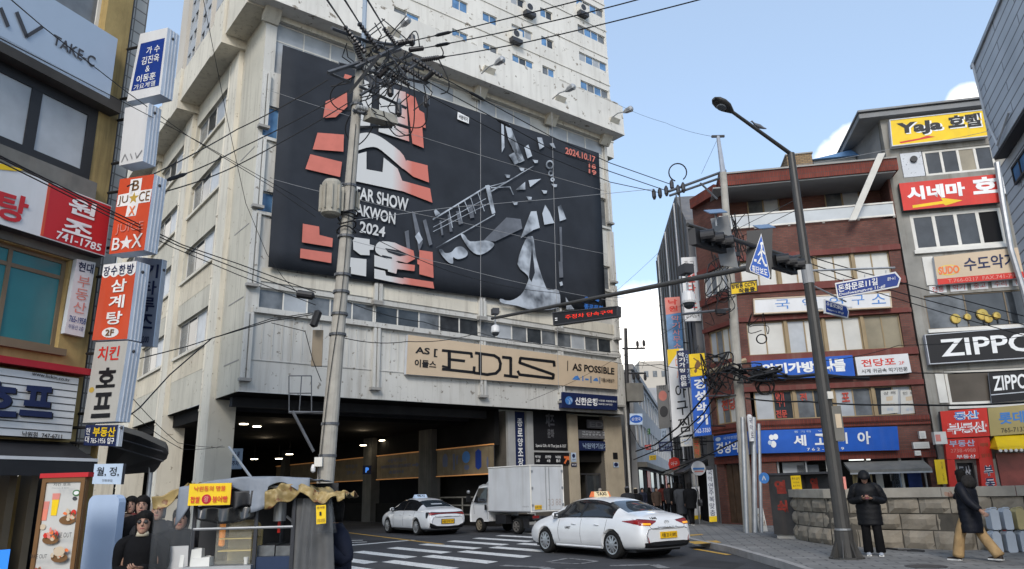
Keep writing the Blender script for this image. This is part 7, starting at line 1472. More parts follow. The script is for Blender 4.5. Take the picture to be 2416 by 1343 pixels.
    def patch(nm,mat,fn,pts,sub=5,o=.006,nu=10):
        """outline sampled on the body surface: quad strip between an upper and a lower line"""
        up_,lo=pts; mb=MB()
        def interp(Lp,f):
            k=f*(len(Lp)-1); i=min(len(Lp)-2,int(k)); g=k-i; return (Lp[i][0]+(Lp[i+1][0]-Lp[i][0])*g,Lp[i][1]+(Lp[i+1][1]-Lp[i][1])*g)
        for i in range(nu+1):
            a=interp(up_,i/nu); b_=interp(lo,i/nu)
            for j in range(sub+1): g=j/sub; mb.v.append(fn(a[0]+(b_[0]-a[0])*g,a[1]+(b_[1]-a[1])*g,o))
        for i in range(nu):
            for j in range(sub): a=i*(sub+1)+j; mb.f.append((a,a+1,a+sub+2,a+sub+1)); mb.m.append(0)
        return mb.build(nm,mat,t)
    # wheels
    for x in (1.06-L/2,3.865-L/2):
        for s in (-1,1): wheel_into(t,x,s*.80,.335,.22,s)
        mb=MB(); mb.cyl((x,-.68,.34),(x,.68,.34),.36,24); mb.build('wheel_well',m_trim,t)
    for s in (-1,1):
        sd=lambda x,z,o=.004,s=s: side(x,z,s,o)
        for xs in ([(3.2-L/2,.34),(3.24-L/2,.6),(3.2-L/2,.90)],[(2.28-L/2,.33),(2.28-L/2,.6),(2.26-L/2,.93)],[(1.36-L/2,.52),(1.28-L/2,.7),(1.24-L/2,.93)]):
            mb=MB(); mb.tube([sd(xs[0][0]+(xs[-1][0]-xs[0][0])*k/10+ (xs[1][0]-(xs[0][0]+xs[-1][0])/2)*(1-(k/5-1)**2),xs[0][1]+(xs[-1][1]-xs[0][1])*k/10,.0) for k in range(11)],.006,4); mb.build('door_seam',m_dsteel,t)
        for x in (2.45,1.52):
            mb=MB(); mb.tube([sd(x-L/2,.79,.012),sd(x-L/2+.09,.795,.022),sd(x-L/2+.19,.80,.012)],.014,6); mb.build('door_handle',m_carw,t)
        mb=MB(); mb.tube([sd(x-L/2,.985-.012*(x-1),.004) for x in (1.05,1.4,1.8,2.3,2.8,3.2,3.5)],.012,5); mb.build('window_trim',m_trim,t)
        patch('pillar',m_trim,sd,([(2.19-L/2,1.31),(2.30-L/2,1.34)],[(2.27-L/2,.99),(2.35-L/2,.99)]),6,.004,2)
        mb=MB(); mb.tube([sd(x-L/2,.245,.004) for x in (1.5,2.0,2.6,3.1,3.4)],.03,6); mb.build('sill_trim',m_carw if not strip else m_trim,t)
        p=sd(3.30-L/2,.99,0); mb=MB(); mb.sph(p+V((0,s*.13,.02)),.11,12,0,(.65,1.1,.75)); mr_=mb.build('mirror',m_carw,t,True); mb=MB(); mb.box(p+V((-.055,s*.13,.02)),.02,.17,.11); mb.build('mirror_glass',m_glass,mr_)
        # tail lamp wrapping the corner (seen from behind)
        rr=lambda y,z,o=.004,s=s: rear(s*y,z,o)
        if not strip:
            patch('tail_light',m_redl,rr,([(.34,.90),(.60,.925),(.83,.945)],[(.34,.875),(.58,.79),(.83,.80)]),5,.008,12); patch('tail_light_rim',m_trim,rr,([(.32,.905),(.60,.937),(.83,.957)],[(.32,.898),(.60,.925),(.83,.945)]),1,.009,12)
            patch('tail_light_side',m_redl,sd,([(.10-L/2,.945),(.36-L/2,.925),(.66-L/2,.90)],[(.10-L/2,.81),(.34-L/2,.845),(.66-L/2,.89)]),4,.008,8)
            patch('tail_light_amber',m_ambl,rr,([(.54,.85),(.76,.86)],[(.54,.805),(.76,.81)]),2,.013,5)
            patch('reflector',m_redl,rr,([(.66,.50),(.70,.56)],[(.62,.36),(.66,.36)]),3,.008,4)
        else:
            patch('tail_light',m_redl,rr,([(.0,.875),(.5,.875),(.80,.90)],[(.0,.845),(.5,.84),(.80,.78)]),4,.008,10)
            patch('tail_light_side',m_trim,sd,([(.10-L/2,.92),(.30-L/2,.90)],[(.16-L/2,.68),(.24-L/2,.68)]),4,.01,5)
        ff=lambda y,z,o=.004,s=s: front(s*y,z,o)
        patch('headlight',m_glass,ff,([(.42,.70),(.66,.74)],[(.42,.64),(.66,.64)]),3,.008,6)
    # rear details
    if strip:
        patch('black_strip',m_trim,rear,([(-.82,.925),(-.4,.905),(0,.90),(.4,.905),(.82,.925)],[(-.82,.77),(-.4,.825),(0,.83),(.4,.825),(.82,.77)]),4,.006,20)
        patch('bumper_valance',m_trim,rear,([(-.80,.50),(-.5,.38),(0,.36),(.5,.38),(.80,.50)],[(-.78,.29),(-.5,.26),(0,.26),(.5,.26),(.78,.29)]),4,.012,20)
        patch('sun_blind',c('L'),lambda y,z,o=.01:rear(y,z,o),([(-.25,1.235),(.25,1.235)],[(-.25,1.20),(.25,1.20)]),1,.012,4)
    else:
        patch('bumper_valance',m_trim,rear,([(-.76,.40),(-.5,.42),(0,.425),(.5,.42),(.76,.40)],[(-.72,.285),(-.5,.275),(0,.27),(.5,.275),(.72,.285)]),4,.012,20)
    for sgn in (-1,1):
        mb=MB(); mb.tube([rear(sgn*y,z,.0) for y,z in ((.0,.70),(.3,.70),(.5,.705),(.56,.73),(.585,.79))],.006,4); mb.build('boot_seam',m_dsteel,t)
    mb=MB(); mb.tube([rear(y,.325+.012*math.cos(y*3),.012) for y in [k*.1-.5 for k in range(11)]],.008,4); mb.build('bumper_crease',m_trim,t)
    bm.free()
    zc=.565 if not strip else .54
    p=rear(0,zc,.015); mb=MB(); mb.box(p,.02,.56 if not strip else .54,.15); pl=mb.build('number_plate',m_plate,t); mb=MB(); mb.box(p+V((.004,0,0)),.02,.60,.19); mb.build('plate_recess',m_trim,t) if strip else None
    mb=MB(); put_text(mb,'서울 32 바 1397' if strip else '서울 33 사 5892',lambda s,tt,o=0:p+V((-.013,.25-.5*s,.055-.11*tt)),0,0,1,1,.02); mb.build('lettering',c('K'),pl)
    # roof sign
    rz_=1.475; mb=MB(); a=[(-.07,.30),(.07,.30),(.05,.26),(-.05,.26)]
    mb.hexa([V((-.02,.32,rz_-.01)),V((-.02,-.32,rz_-.01)),V((.14,-.32,rz_-.01)),V((.14,.32,rz_-.01)),V((.02,.27,rz_+.13)),V((.02,-.27,rz_+.13)),V((.10,-.27,rz_+.13)),V((.10,.27,rz_+.13))])
    rs=mb.build('roof_sign',M('taxi_lamp_cream',(.62,.50,.30),.4,.05,3,emit=.12) if not strip else c('LB'),t)
    mb=MB(); put_text(mb,'TAXI' if not strip else '택시',lambda s,tt,o=0:V((-.012+.035*(1-tt)-.008,.17-.34*s,rz_+.115-.09*tt)),0,0,1,1,.03); mb.build('lettering',c('K'),rs)
    if not strip:
        for s_ in (1,-1): mb=MB(); mb.hexa([V((-.021,s_*.321-(.0 if s_<0 else .05),rz_-.008)),V((-.021,s_*.321-(-.05 if s_<0 else 0),rz_-.008)),V((.141,s_*.321-(-.05 if s_<0 else 0),rz_-.008)),V((.141,s_*.321-(.0 if s_<0 else .05),rz_-.008)),V((.018,s_*.272-(.0 if s_<0 else .03),rz_+.131)),V((.018,s_*.272-(-.03 if s_<0 else 0),rz_+.131)),V((.102,s_*.272-(-.03 if s_<0 else 0),rz_+.131)),V((.102,s_*.272-(.0 if s_<0 else .03),rz_+.131))]); mb.build('orange_end',c('O'),rs)
        mb=MB(); put_text(mb,'나비콜',lambda s,tt,o=0: side(2.92-L/2-.24*s,.735-.075*tt,1,.008),0,0,1,1,.05); mb.build('door_lettering',c('K'),t)
        mb=MB(); put_text(mb,'SONATA',lambda s,tt,o=0: rear(.34-.68*s,.765-.03*tt,.008),0,0,1,1,.0); mb.build('badge_lettering',m_steel,t)
        mb=MB(); put_text(mb,'나비',lambda s,tt,o=0: rear(.47-.2*s,.985-.055*tt,.012),0,0,1,1,.05); mb.build('boot_sticker',c('K'),t)
        e=rear(-.0,.86,.01); mb=MB(); mb.tube([e+V((0,.075*math.cos(a),.038*math.sin(a))) for a in [k*math.pi/10 for k in range(21)]],.006,5); mb.tube([e+V((0,.03,-.032)),e+V((0,.02,.03))],.006,4); mb.tube([e+V((0,-.02,-.03)),e+V((0,-.03,.032))],.006,4); mb.tube([e+V((0,.025,0)),e+V((0,-.025,0))],.006,4); mb.build('emblem',m_steel,t)
    mb=MB(); mb.box((0,0,.20),4.1,1.5,.06); mb.build('underbody',m_trim,t)
    return t
def place(t,wx,heading):
    t.location=(wx.x,wx.y,.004); t.rotation_euler=(0,0,heading)
HEAD=math.radians(38.42+90-3)
tx=sedan('taxi','white taxi with cream roof sign and yellow plate turning across the crossing','taxi')
h=V((math.cos(HEAD),math.sin(HEAD),0)); lf=V((-h.y,h.x,0))
rw_=gr(1429,1317); fw_=gr(1291,1304)
HT=math.radians(124); h=V((math.cos(HT),math.sin(HT),0)); lf=V((-h.y,h.x,0))
place(tx,(rw_+fw_)*.5-lf*.86+V((.1,-.25,0)),HT)
t2=sedan('taxi','white taxi with a black band across its tail driving into the underpass','taxi',True)
H2=math.radians(124); h=V((math.cos(H2),math.sin(H2),0)); lf=V((-h.y,h.x,0)); rw_=gr(972,1264); place(t2,rw_+h*1.37-lf*.86+V((.2,0,0)),H2)
# ------------------------------------------------ box lorry
tr=thing('box_truck','small white box truck with a dented cargo body, waiting at the underpass mouth','truck',(0,0,0))
m_trw=M('scuffed_white_panel',(.55,.56,.57),.45,.06,1.2,.4,streak=.3,spots=.26,spotcol=(.35,.33,.3),spotscale=3,bump=.12,bscale=2)
CL_,CW,CZ0,CZ1=2.75,1.72,.86,2.62
mb=MB(); mb.box((-.9,0,(CZ0+CZ1)/2),CL_,CW,CZ1-CZ0); cb=mb.build('cargo_box',m_trw,tr)
for (a,b_) in (((-2.29,s*CW/2,CZ0-.02),(-2.29,s*CW/2,CZ1+.02)) for s in (-1,1)): mb=MB(); mb.tube([a,b_],.035,4); mb.build('corner_post',m_wframe,cb)
for z in (CZ0,CZ1):
    for s in (-1,1): mb=MB(); mb.tube([(-2.29,s*CW/2,z),(.49,s*CW/2,z)],.032,4); mb.build('edge_rail',m_steel if z<1 else m_wframe,cb)
    mb=MB(); mb.tube([(-2.29,-CW/2,z),(-2.29,CW/2,z)],.034,4); mb.build('edge_rail',m_wframe,cb)
for s in (-1,1):
    mb=MB(); mb.box((-2.285,s*.425,(CZ0+CZ1)/2),.03,.80,CZ1-CZ0-.1); dr_=mb.build('rear_door',m_trw,tr)
    for z in (1.1,1.75,2.4): mb=MB(); mb.box((-2.31,s*.80,z),.04,.08,.09); mb.build('hinge',m_steel,dr_)
    mb=MB(); mb.tube([(-2.315,s*.09,CZ0+.05),(-2.315,s*.09,CZ1-.05)],.014,6); mb.build('lock_bar',m_steel,dr_)
# cab
prof=[(.55,.45),(.55,1.95),(1.0,1.97),(1.28,1.90),(1.74,1.28),(1.86,1.1),(1.92,.75),(1.90,.42)]
mb=MB(); n_=len(prof)
for y,k in ((-.80,.0),(-.83,.03),(.83,.03),(.80,.0)): pass
ys=[(-.76,-.05),(-.83,0),(.83,0),(.76,-.05)]
for y,dl in ys: mb.v+=[V((x+(dl if x>.6 else 0),y*(1 if z<1.3 else .93),z+(dl*.6 if z>1.5 else 0))) for x,z in prof]
for i in range(3):
    for j in range(n_): j2=(j+1)%n_; mb.f.append((i*n_+j,i*n_+j2,(i+1)*n_+j2,(i+1)*n_+j)); mb.m.append(0)
mb.f.append(tuple(reversed(range(n_)))); mb.m.append(0); mb.f.append(tuple(3*n_+j for j in range(n_))); mb.m.append(0)
cab=mb.build('cab',m_carw,tr); bv=cab.modifiers.new('bev','BEVEL'); bv.width=.05; bv.segments=3; bv.limit_method='ANGLE'
for s in (-1,1):
    y=s*.838; mb=MB(); mb.prism([V((.68,y*.985,1.22)),V((1.60,y*.985,1.22)),V((1.30,y*.93,1.80)),V((.68,y*.93,1.84))],V((0,s*.012,0))); mb.build('side_window',m_cargl,cab)
    mb=MB(); mb.tube([(.62,y,.55),(.62,y,1.15),(.64,y*.94,1.86)],.008,4); mb.tube([(1.55,y,.75),(1.62,y,1.2)],.008,4); mb.build('door_seam',m_dsteel,cab)
    mb=MB(); mb.box((.72,y+s*.012,1.02),.12,.03,.22); mb.build('door_handle',m_trim,cab)
    p=V((1.72,s*1.02,1.38)); mb=MB(); mb.box(p,.1,.17,.26); mrr=mb.build('mirror',m_trim,cab); mb=MB(); mb.tube([(1.66,s*.82,1.25),p],.015,5); mb.build('mirror_arm',m_trim,mrr)
    p=V((1.78,s*.98,1.66)); mb=MB(); mb.sph(p,.08,8); mb.build('round_mirror',m_steel,cab)
    mb=MB(); mb.tube([(1.3,s*.72,1.22),(1.92-.3,s*.72,1.0)],.01,4); mb.build('seam',m_dsteel,cab)
mb=MB(); mb.prism([V((1.31,.70,1.86)),V((1.72,.74,1.30)),V((1.72,-.74,1.30)),V((1.31,-.70,1.86))],V((.02,0,.015))); mb.build('windscreen',m_cargl,cab)
mb=MB(); mb.hexa([V((.5,-.6,1.98)),V((1.0,-.6,1.98)),V((1.0,.6,1.98)),V((.5,.6,1.98)),V((.5,-.55,2.38)),V((.62,-.5,2.34)),V((.62,.5,2.34)),V((.5,.55,2.38))]); fr_=mb.build('wind_deflector',M('smoked_deflector',(.32,.34,.36),.3,.05),tr); 
mb=MB(); mb.box((-.55,0,.58),3.6,.7,.16); mb.build('chassis',m_trim,tr); mb=MB(); mb.box((-.2,.62,.55),.7,.3,.35); mb.build('fuel_tank',m_black,tr); mb=MB(); mb.box((-.2,-.62,.55),.7,.3,.3); mb.build('battery_box',m_black,tr)
for s in (-1,1):
    wheel_into(tr,1.22,s*.72,.30,.20,s,6,M('dusty_steel_rim',(.22,.19,.14),.6,.2,6)); wheel_into(tr,-1.28,s*.70,.30,.24,s,6,M('dark_steel_rim',(.12,.11,.10),.6,.2,6))
    mb=MB(); mb.box((-2.27,s*.62,.66),.05,.30,.10); tl=mb.build('tail_light',m_redl,tr); mb=MB(); mb.box((-1.75,s*.68,.42),.03,.28,.36); mb.build('mudflap',m_black,tr)
mb=MB(); mb.box((-2.26,0,.62),.06,1.5,.12); mb.build('rear_bumper',m_dsteel,tr)
mb=MB(); mb.box((-2.318,.52,1.02),.012,.36,.16); pl=mb.build('yellow_sticker',m_plate,tr); mb=MB(); put_text(mb,'81바 7105',lambda s,tt,o=0:V((-2.326,.68-.32*s,1.07-.1*tt)),0,0,1,1,.02); mb.build('lettering',c('D'),pl)
mb=MB(); put_text(mb,'33',lambda s,tt,o=0:V((-2.303,-.02-.3*s,1.32-.26*tt)),0,0,1,1,.0); put_text(mb,'88',lambda s,tt,o=0:V((-2.303,-.42-.3*s,1.32-.26*tt)),0,0,1,1,.0); mb.build('faded_lettering',M('faded_print',(.42,.36,.33),.6,.2,6),tr)
mb=MB(); put_text(mb,'냉동탑차',lambda s,tt,o=0:V((-1.75-.4*s+0,CW/2+.006,1.08-.05*tt)),0,0,1,1,.0); mb.build('lettering',c('G'),tr)
HK=math.radians(129); h=V((math.cos(HK),math.sin(HK),0)); lf=V((-h.y,h.x,0)); bc=at(1254,1221,31.0)
p_corner=gr(1150,1256)
tr.rotation_euler=(0,0,HK); rr_=at(1254,1215,30.2); tr.location=V((rr_.x,rr_.y,.004))-(h*-2.29+lf*.86)
# ================================================================== people
m_skin=M('skin',(.36,.21,.15),.55,.06,4,.3)
m_pad=M('black_padded_nylon',(.0045,.005,.007),.6,.3,5,.25,bump=.5,bscale=14)
m_blk=M('black_cloth',(.005,.005,.006),.85,.2,6,.15,bump=.3,bscale=18)
m_tanp=M('tan_wide_trousers',(.34,.225,.11),.85,.25,5,.2,bump=.6,bscale=10)
m_hair=M('black_hair',(.005,.004,.0035),.7,.3,20,.2,bump=.6,bscale=60)
m_fur=M('dark_fur_trim',(.02,.018,.017),.9,.4,40,bump=.8,bscale=80)
m_shoe=M('grey_trainers',(.32,.35,.40),.6,.15,8); m_sole=M('white_sole',(.6,.6,.58),.6,.05)
m_shoeb=M('dark_brown_shoes',(.03,.02,.016),.5,.15,8)
def skin_mesh(verts,edges,name,mat,parent,lev=2):
    me=bpy.data.meshes.new('sk'); me.from_pydata([v[:3] for v in verts],edges,[]); ob=bpy.data.objects.new('sk',me); COL.objects.link(ob)
    ob.modifiers.new('s','SKIN'); sv=me.skin_vertices[0].data
    for i,v in enumerate(verts): sv[i].radius=(v[3],v[4] if len(v)>4 else v[3]); sv[i].use_root=(i==0)
    ss=ob.modifiers.new('u','SUBSURF'); ss.levels=lev; ss.render_levels=lev
    m2=evalmesh(ob); bpy.data.objects.remove(ob)
    mb=MB(); mb.v=[V(v.co) for v in m2.vertices]; mb.f=[tuple(p.vertices) for p in m2.polygons]; mb.m=[0]*len(mb.f)
    return mb.build(name,mat,parent,True)
def hand(parent,w_,d,up_,curl=.5,name='hand'):
    """palm and five bent fingers at wrist w_, pointing along d, palm side towards up_"""
    d=d.normalized(); s=d.cross(up_).normalized(); n_=s.cross(d); mb=MB()
    b0=len(mb.v); c_=w_+d*.045
    for (t,wd,th) in ((-.02,.022,.018),(.02,.034,.016),(.06,.042,.014),(.09,.040,.011)):
        pass
    rings=[(-.025,.024,.019),(.015,.034,.017),(.055,.043,.015),(.092,.041,.011)]
    for (t,wd,th) in rings: mb.v+=[w_+d*t+s*(wd*math.cos(a))+n_*(th*math.sin(a)) for a in [2*math.pi*j/10 for j in range(10)]]
    for i in range(3):
        for j in range(10): j2=(j+1)%10; mb.f.append((i*10+j,i*10+j2,(i+1)*10+j2,(i+1)*10+j)); mb.m.append(0)
    mb.f.append(tuple(reversed(range(10)))); mb.m.append(0); mb.f.append(tuple(30+j for j in range(10))); mb.m.append(0)
    for k,(off,L) in enumerate(((-.033,.062),(-.011,.078),(.011,.082),(.032,.072))):
        a=w_+d*.088+s*off; p1=a+(d*math.cos(curl*.5)+n_*math.sin(curl*.5))*L*.45; p2=p1+(d*math.cos(curl*1.4)+n_*math.sin(curl*1.4))*L*.32; p3=p2+(d*math.cos(curl*2.1)+n_*math.sin(curl*2.1))*L*.25
        mb.tube([a-d*.01,p1,p2,p3],[.0095,.009,.008,.0065],6)
    a=w_+d*.025+s*.035; p1=a+(d*.6+s*.75+n_*.25).normalized()*.04; p2=p1+(d*.9+s*.2+n_*.4).normalized()*.032; mb.tube([a-s*.012,p1,p2],[.012,.0105,.008],6)
    return mb.build(name,m_skin,parent,True)
def rings_loft(mb,rg,n=16,caps=True):
    """rg: (centre, a-axis vec, b-axis vec)"""
    b=len(mb.v)
    for (c_,a,bb) in rg: mb.v+=[c_+a*math.cos(2*math.pi*j/n)+bb*math.sin(2*math.pi*j/n) for j in range(n)]
    for i in range(len(rg)-1):
        for j in range(n): j2=(j+1)%n; mb.f.append((b+i*n+j,b+i*n+j2,b+(i+1)*n+j2,b+(i+1)*n+j)); mb.m.append(0)
    if caps: mb.f.append(tuple(b+j for j in reversed(range(n)))); mb.f.append(tuple(b+(len(rg)-1)*n+j for j in range(n))); mb.m+=[0,0]
def limb(path,rad,quilt=0,sub=5):
    pts=smooth([V(p) for p in path],sub); k=len(pts); m=len(rad)-1; rs=[]
    for i in range(k):
        f=i/(k-1)*m; j=min(m-1,int(f)); r=rad[j]+(rad[j+1]-rad[j])*(f-j); rs.append(r*(1+(quilt*abs(math.sin(i*1.05)) if quilt else 0)))
    return pts,rs
def person(label,loc,rz,h=1.7,coat=m_pad,pants=m_blk,shoe=m_shoeb,hair=m_hair,coat_z=.62,hood=None,arms=None,feet=None,head=(0,-.02,1.58),nod=.0,turn=0,quilt=.05,wide=1.0,holds=None,sole=m_sole,face=True,hairlen=.0,cap=None,pw=1.0,group=None,extra=None):
    t=thing('person',label,'person',(0,0,0),group)
    feet=feet or ((.10,-.02,0),(-.10,.02,0)); arms=arms or (((.225,.02,1.14),(.215,-.06,.88)),((-.225,.02,1.14),(-.215,-.06,.88)))
    hc=V(head); hipz=.90; vs=[(0,0,hipz,.13,.10),(0,0,1.12,.12,.09),(0,-.0,1.30,.12,.09),(0,0,1.45,.055),(hc.x*.6,hc.y*.6,1.5,.048),(hc.x,hc.y,hc.z-.05,.068),(hc.x,hc.y-.0,hc.z+.05,.085)]
    ed=[(0,1),(1,2),(2,3),(3,4),(4,5),(5,6)]
    for s,(f,ar) in zip((1,-1),zip(feet,arms)):
        f=V(f); i=len(vs); kn=V(((f.x+s*.1)/2,f.y*.45-.05,.49+f.z*.4)); vs+=[(s*.09,0,.84,.085),(kn.x,kn.y,kn.z,.058),(f.x,f.y+.02,f.z+.09,.04)]; ed+=[(0,i),(i,i+1),(i+1,i+2)]
        i=len(vs); e,w_=ar; vs+=[(s*.15,0,1.36,.045),(e[0],e[1],e[2],.045),(w_[0],w_[1],w_[2],.028)]; ed+=[(2,i),(i,i+1),(i+1,i+2)]
    skin_mesh(vs,ed,'body',m_skin,t,1)
    # head shape over the skull
    mb=MB(); rg=[]; R_=lambda v: V((v.x*math.cos(turn)-v.y*math.sin(turn),v.x*math.sin(turn)+v.y*math.cos(turn),v.z))
    def hp(x,y,z):
        y2=y*math.cos(nod)+z*math.sin(nod)*-1; z2=z*math.cos(nod)+y*math.sin(nod); return hc+R_(V((x,y2,z2)))
    prof=[(-.115,.028,-.055,.03),(-.09,.05,-.04,.055),(-.05,.066,-.015,.085),(0,.074,0,.098),(.05,.076,.008,.1),(.09,.062,.01,.082),(.115,.03,.012,.04)]
    for (z,rx,cy,ry) in prof: rg.append((hp(0,cy,z),hp(rx,cy,z)-hp(0,cy,z),hp(0,cy+ry,z)-hp(0,cy,z)))
    rings_loft(mb,rg,14); hdp=mb.build('head',m_skin,t,True)
    if face:
        for s in (-1,1):
            mb=MB(); mb.sph(hp(s*.031,-.088,.008),.0115,8,0,(1,.5,.7)); mb.build('eye',c('K'),hdp)
            mb=MB(); mb.tube([hp(s*.015,-.097,.03),hp(s*.047,-.086,.03)],.005,5); mb.build('eyebrow',hair,hdp)
            mb=MB(); mb.sph(hp(s*.075,.01,-.01),.026,8,0,(.35,.7,1)); mb.build('ear',m_skin,hdp,True)
        mb=MB(); mb.tube([hp(0,-.095,.012),hp(0,-.117,-.022),hp(0,-.1,-.032)],[.008,.014,.009],6); mb.build('nose',m_skin,hdp,True)
        mb=MB(); mb.tube([hp(-.022,-.092,-.058),hp(0,-.099,-.058),hp(.022,-.092,-.058)],.006,5); mb.build('mouth',M('lips',(.32,.11,.10),.5,0),hdp)
    if hair is not None and hood!='up':
        mb=MB(); rg=[]
        for (z,rx,cy,ry) in [(-.10-hairlen,.082+hairlen*.25,.03,.07),(-.05-hairlen*.5,.092,.026,.08),(0,.093,.022,.09),(.045,.094,.012,.106),(.09,.084,.008,.102),(.122,.046,.008,.06),(.132,.012,.008,.016)]: rg.append((hp(0,cy,z),hp(rx,cy,z)-hp(0,cy,z),hp(0,cy+ry,z)-hp(0,cy,z)))
        rings_loft(mb,rg,14); mb.build('hair',hair,t,True)
    if cap is not None:
        mb=MB(); rg=[]
        for (z,rx,cy,ry) in [(.035,.09,.006,.106),(.07,.091,.006,.106),(.11,.075,.008,.088),(.14,.035,.008,.04)]: rg.append((hp(0,cy,z),hp(rx,cy,z)-hp(0,cy,z),hp(0,cy+ry,z)-hp(0,cy,z)))
        rings_loft(mb,rg,14); mb.build('hat',cap,t,True)
    # coat body
    mb=MB(); rg=[]; zt=1.47; n_=22
    for i in range(n_+1):
        z=coat_z+(zt-coat_z)*i/n_; f=(z-.6)/.87
        rx=(.235 if z<1.0 else .225 if z<1.25 else .23 if z<1.37 else max(.075,.23-(z-1.37)**1.3*2.6))*wide; ry=(.175 if z<1.3 else max(.075,.175-(z-1.3)*.55))*wide
        q=1+quilt*abs(math.sin(z*math.pi/.115)); cy=hc.y*.35*max(0,(z-1.2)/.3); rg.append((V((0,cy,z)),V((rx*q,0,0)),V((0,ry*q,0))))
    rings_loft(mb,rg,20); mb.build('coat',coat,t,True)
    for s,ar in zip((1,-1),arms):
        e,w_=V(ar[0]),V(ar[1]); mb=MB(); p_,r_=limb([(s*.09,0,1.415),(s*.185,0,1.365),(s*.215+(e.x-s*.215)*.25,e.y*.25,1.365+(e.z-1.365)*.25),tuple(e),tuple(w_)],[k_*min(1,wide*1.02) for k_ in (.06,.085,.092,.078,.058)],quilt*1.2); mb.tube(p_,r_,12); mb.build('sleeve',coat,t,True)
        d=(w_-e).normalized(); hand(t,w_+d*.01,d,V((-s*.6,-.5,.4)) if holds else V((-s,0,.1)),.7 if holds else .45)
    for s,f in zip((1,-1),feet):
        f=V(f); kn=V(((f.x+s*.1)/2,f.y*.45-.05,.49+f.z*.4)); mb=MB(); p_,r_=limb([(s*.085,0,.86),tuple(kn),(f.x,f.y+.02,f.z+.07)],[.105*pw,.078*pw,.068*pw*(1.25 if pw>1 else 1)]); mb.tube(p_,r_,12); mb.build('trousers',pants,t,True)
        mb=MB(); rg=[]
        for (y,w2,hh) in ((.07,.028,.05),(.05,.04,.075),(0,.042,.07),(-.08,.048,.05),(-.14,.046,.04),(-.185,.03,.028)): rg.append((V((f.x,f.y+y,f.z+.015+hh/2)),V((w2,0,0)),V((0,0,hh/2+.004))))
        rings_loft(mb,rg,10); sh=mb.build('shoe',shoe,t,True); mb=MB(); mb.box((f.x,f.y-.055,f.z+.013),.092,.25,.026); mb.build('sole',sole,sh)
    if hood=='up':
        mb=MB(); rg=[]
        for (z,rx,cy,ry) in [(-.18,.15,.03,.12),(-.10,.135,.01,.13),(-.02,.125,.0,.145),(.05,.122,-.01,.155),(.10,.10,.0,.125),(.145,.055,.01,.065),(.155,.01,.015,.012)]: rg.append((hp(0,cy,z),hp(rx,cy,z)-hp(0,cy,z),hp(0,cy+ry,z)-hp(0,cy,z)))
        b=len(mb.v); rings_loft(mb,rg,18); 
        mb.f=[f for f in mb.f]; 
        # opening for the face: drop the faces in front
        keep=[]
        for f in mb.f:
            cc=sum((mb.v[i] for i in f),V((0,0,0)))/len(f)-hc; fr=R_(V((0,-1,0))); up_=hp(0,0,1)-hc
            if len(f)==4 and (cc.dot(hp(0,-1,0)-hc))>.06 and -.11<cc.dot(up_)<.04: continue
            keep.append(f)
        mb.f=keep; mb.m=[0]*len(keep); ho_=mb.build('hood',coat,t,True); ho_.modifiers.new('t','SOLIDIFY').thickness=.018
    if hood=='down':
        mb=MB(); rg=[]
        for (z,rx,cy,ry) in [(1.36,.17,.08,.10),(1.43,.185,.09,.12),(1.50,.17,.08,.12),(1.56,.13,.075,.085),(1.60,.08,.09,.04)]: rg.append((V((0,cy,z)),V((rx,0,0)),V((0,ry,0))))
        rings_loft(mb,rg,16); mb.build('hood',m_fur,t,True)
    if extra: extra(t,hp)
    k=h/1.70; t.scale=(k,k,k); t.location=loc; t.rotation_euler=(0,0,rz); return t
def face_cam(p,da=0): return math.atan2(p.x-0,-(0-p.y))*-1+da
# man with phone
g=gr(2065,1311,PAVE)
def phone(t,hp): pass
pm_=person('person in a black hooded padded coat looking down at a phone beside the lamp post',g,-.42,1.78,arms=(((.30,.02,1.10),(.085,-.27,1.14)),((-.30,.02,1.10),(-.085,-.27,1.14))),head=(0,-.09,1.565),nod=.55,hood='up',hair=None,holds=True,shoe=m_shoe,feet=((.12,-.03,0),(-.11,.03,0)),pw=1.12,coat_z=.60)
ph=thing('mobile_phone','dark mobile phone held in both hands by the person in the hood','phone',(0,0,0)); mb=MB(); mb.box((0,0,0),.075,.15,.01); mb.build('body',m_black,ph); mb=MB(); mb.box((0,0,.007),.066,.135,.004); mb.build('screen',M('phone_screen',(.10,.03,.03),.1,.1,20,emit=.3),ph)
k=1.78/1.7; ca,sa=math.cos(-.42),math.sin(-.42); lx,ly,lz=0,-.375,1.17; ph.location=g+V(((lx*ca-ly*sa)*k,(lx*sa+ly*ca)*k,lz*k)); ph.rotation_euler=(math.radians(40),0,-.42)
# walking woman
g=gr(2308,1324,PAVE)
person('person striding left in a dark padded coat with fur hood and tan wide trousers',g,math.radians(-146),1.74,pants=m_tanp,feet=((.09,-.33,.0),(-.09,.34,.03)),arms=(((.27,.14,1.12),(.27,.32,.95)),((-.26,-.06,1.12),(-.2,-.34,1.2))),head=(0,-.05,1.585),hood='down',hairlen=.1,turn=-.45,pw=1.2,coat_z=.52,coat=M('navy_padded_nylon',(.005,.006,.011),.6,.3,5,.25,bump=.5,bscale=14))
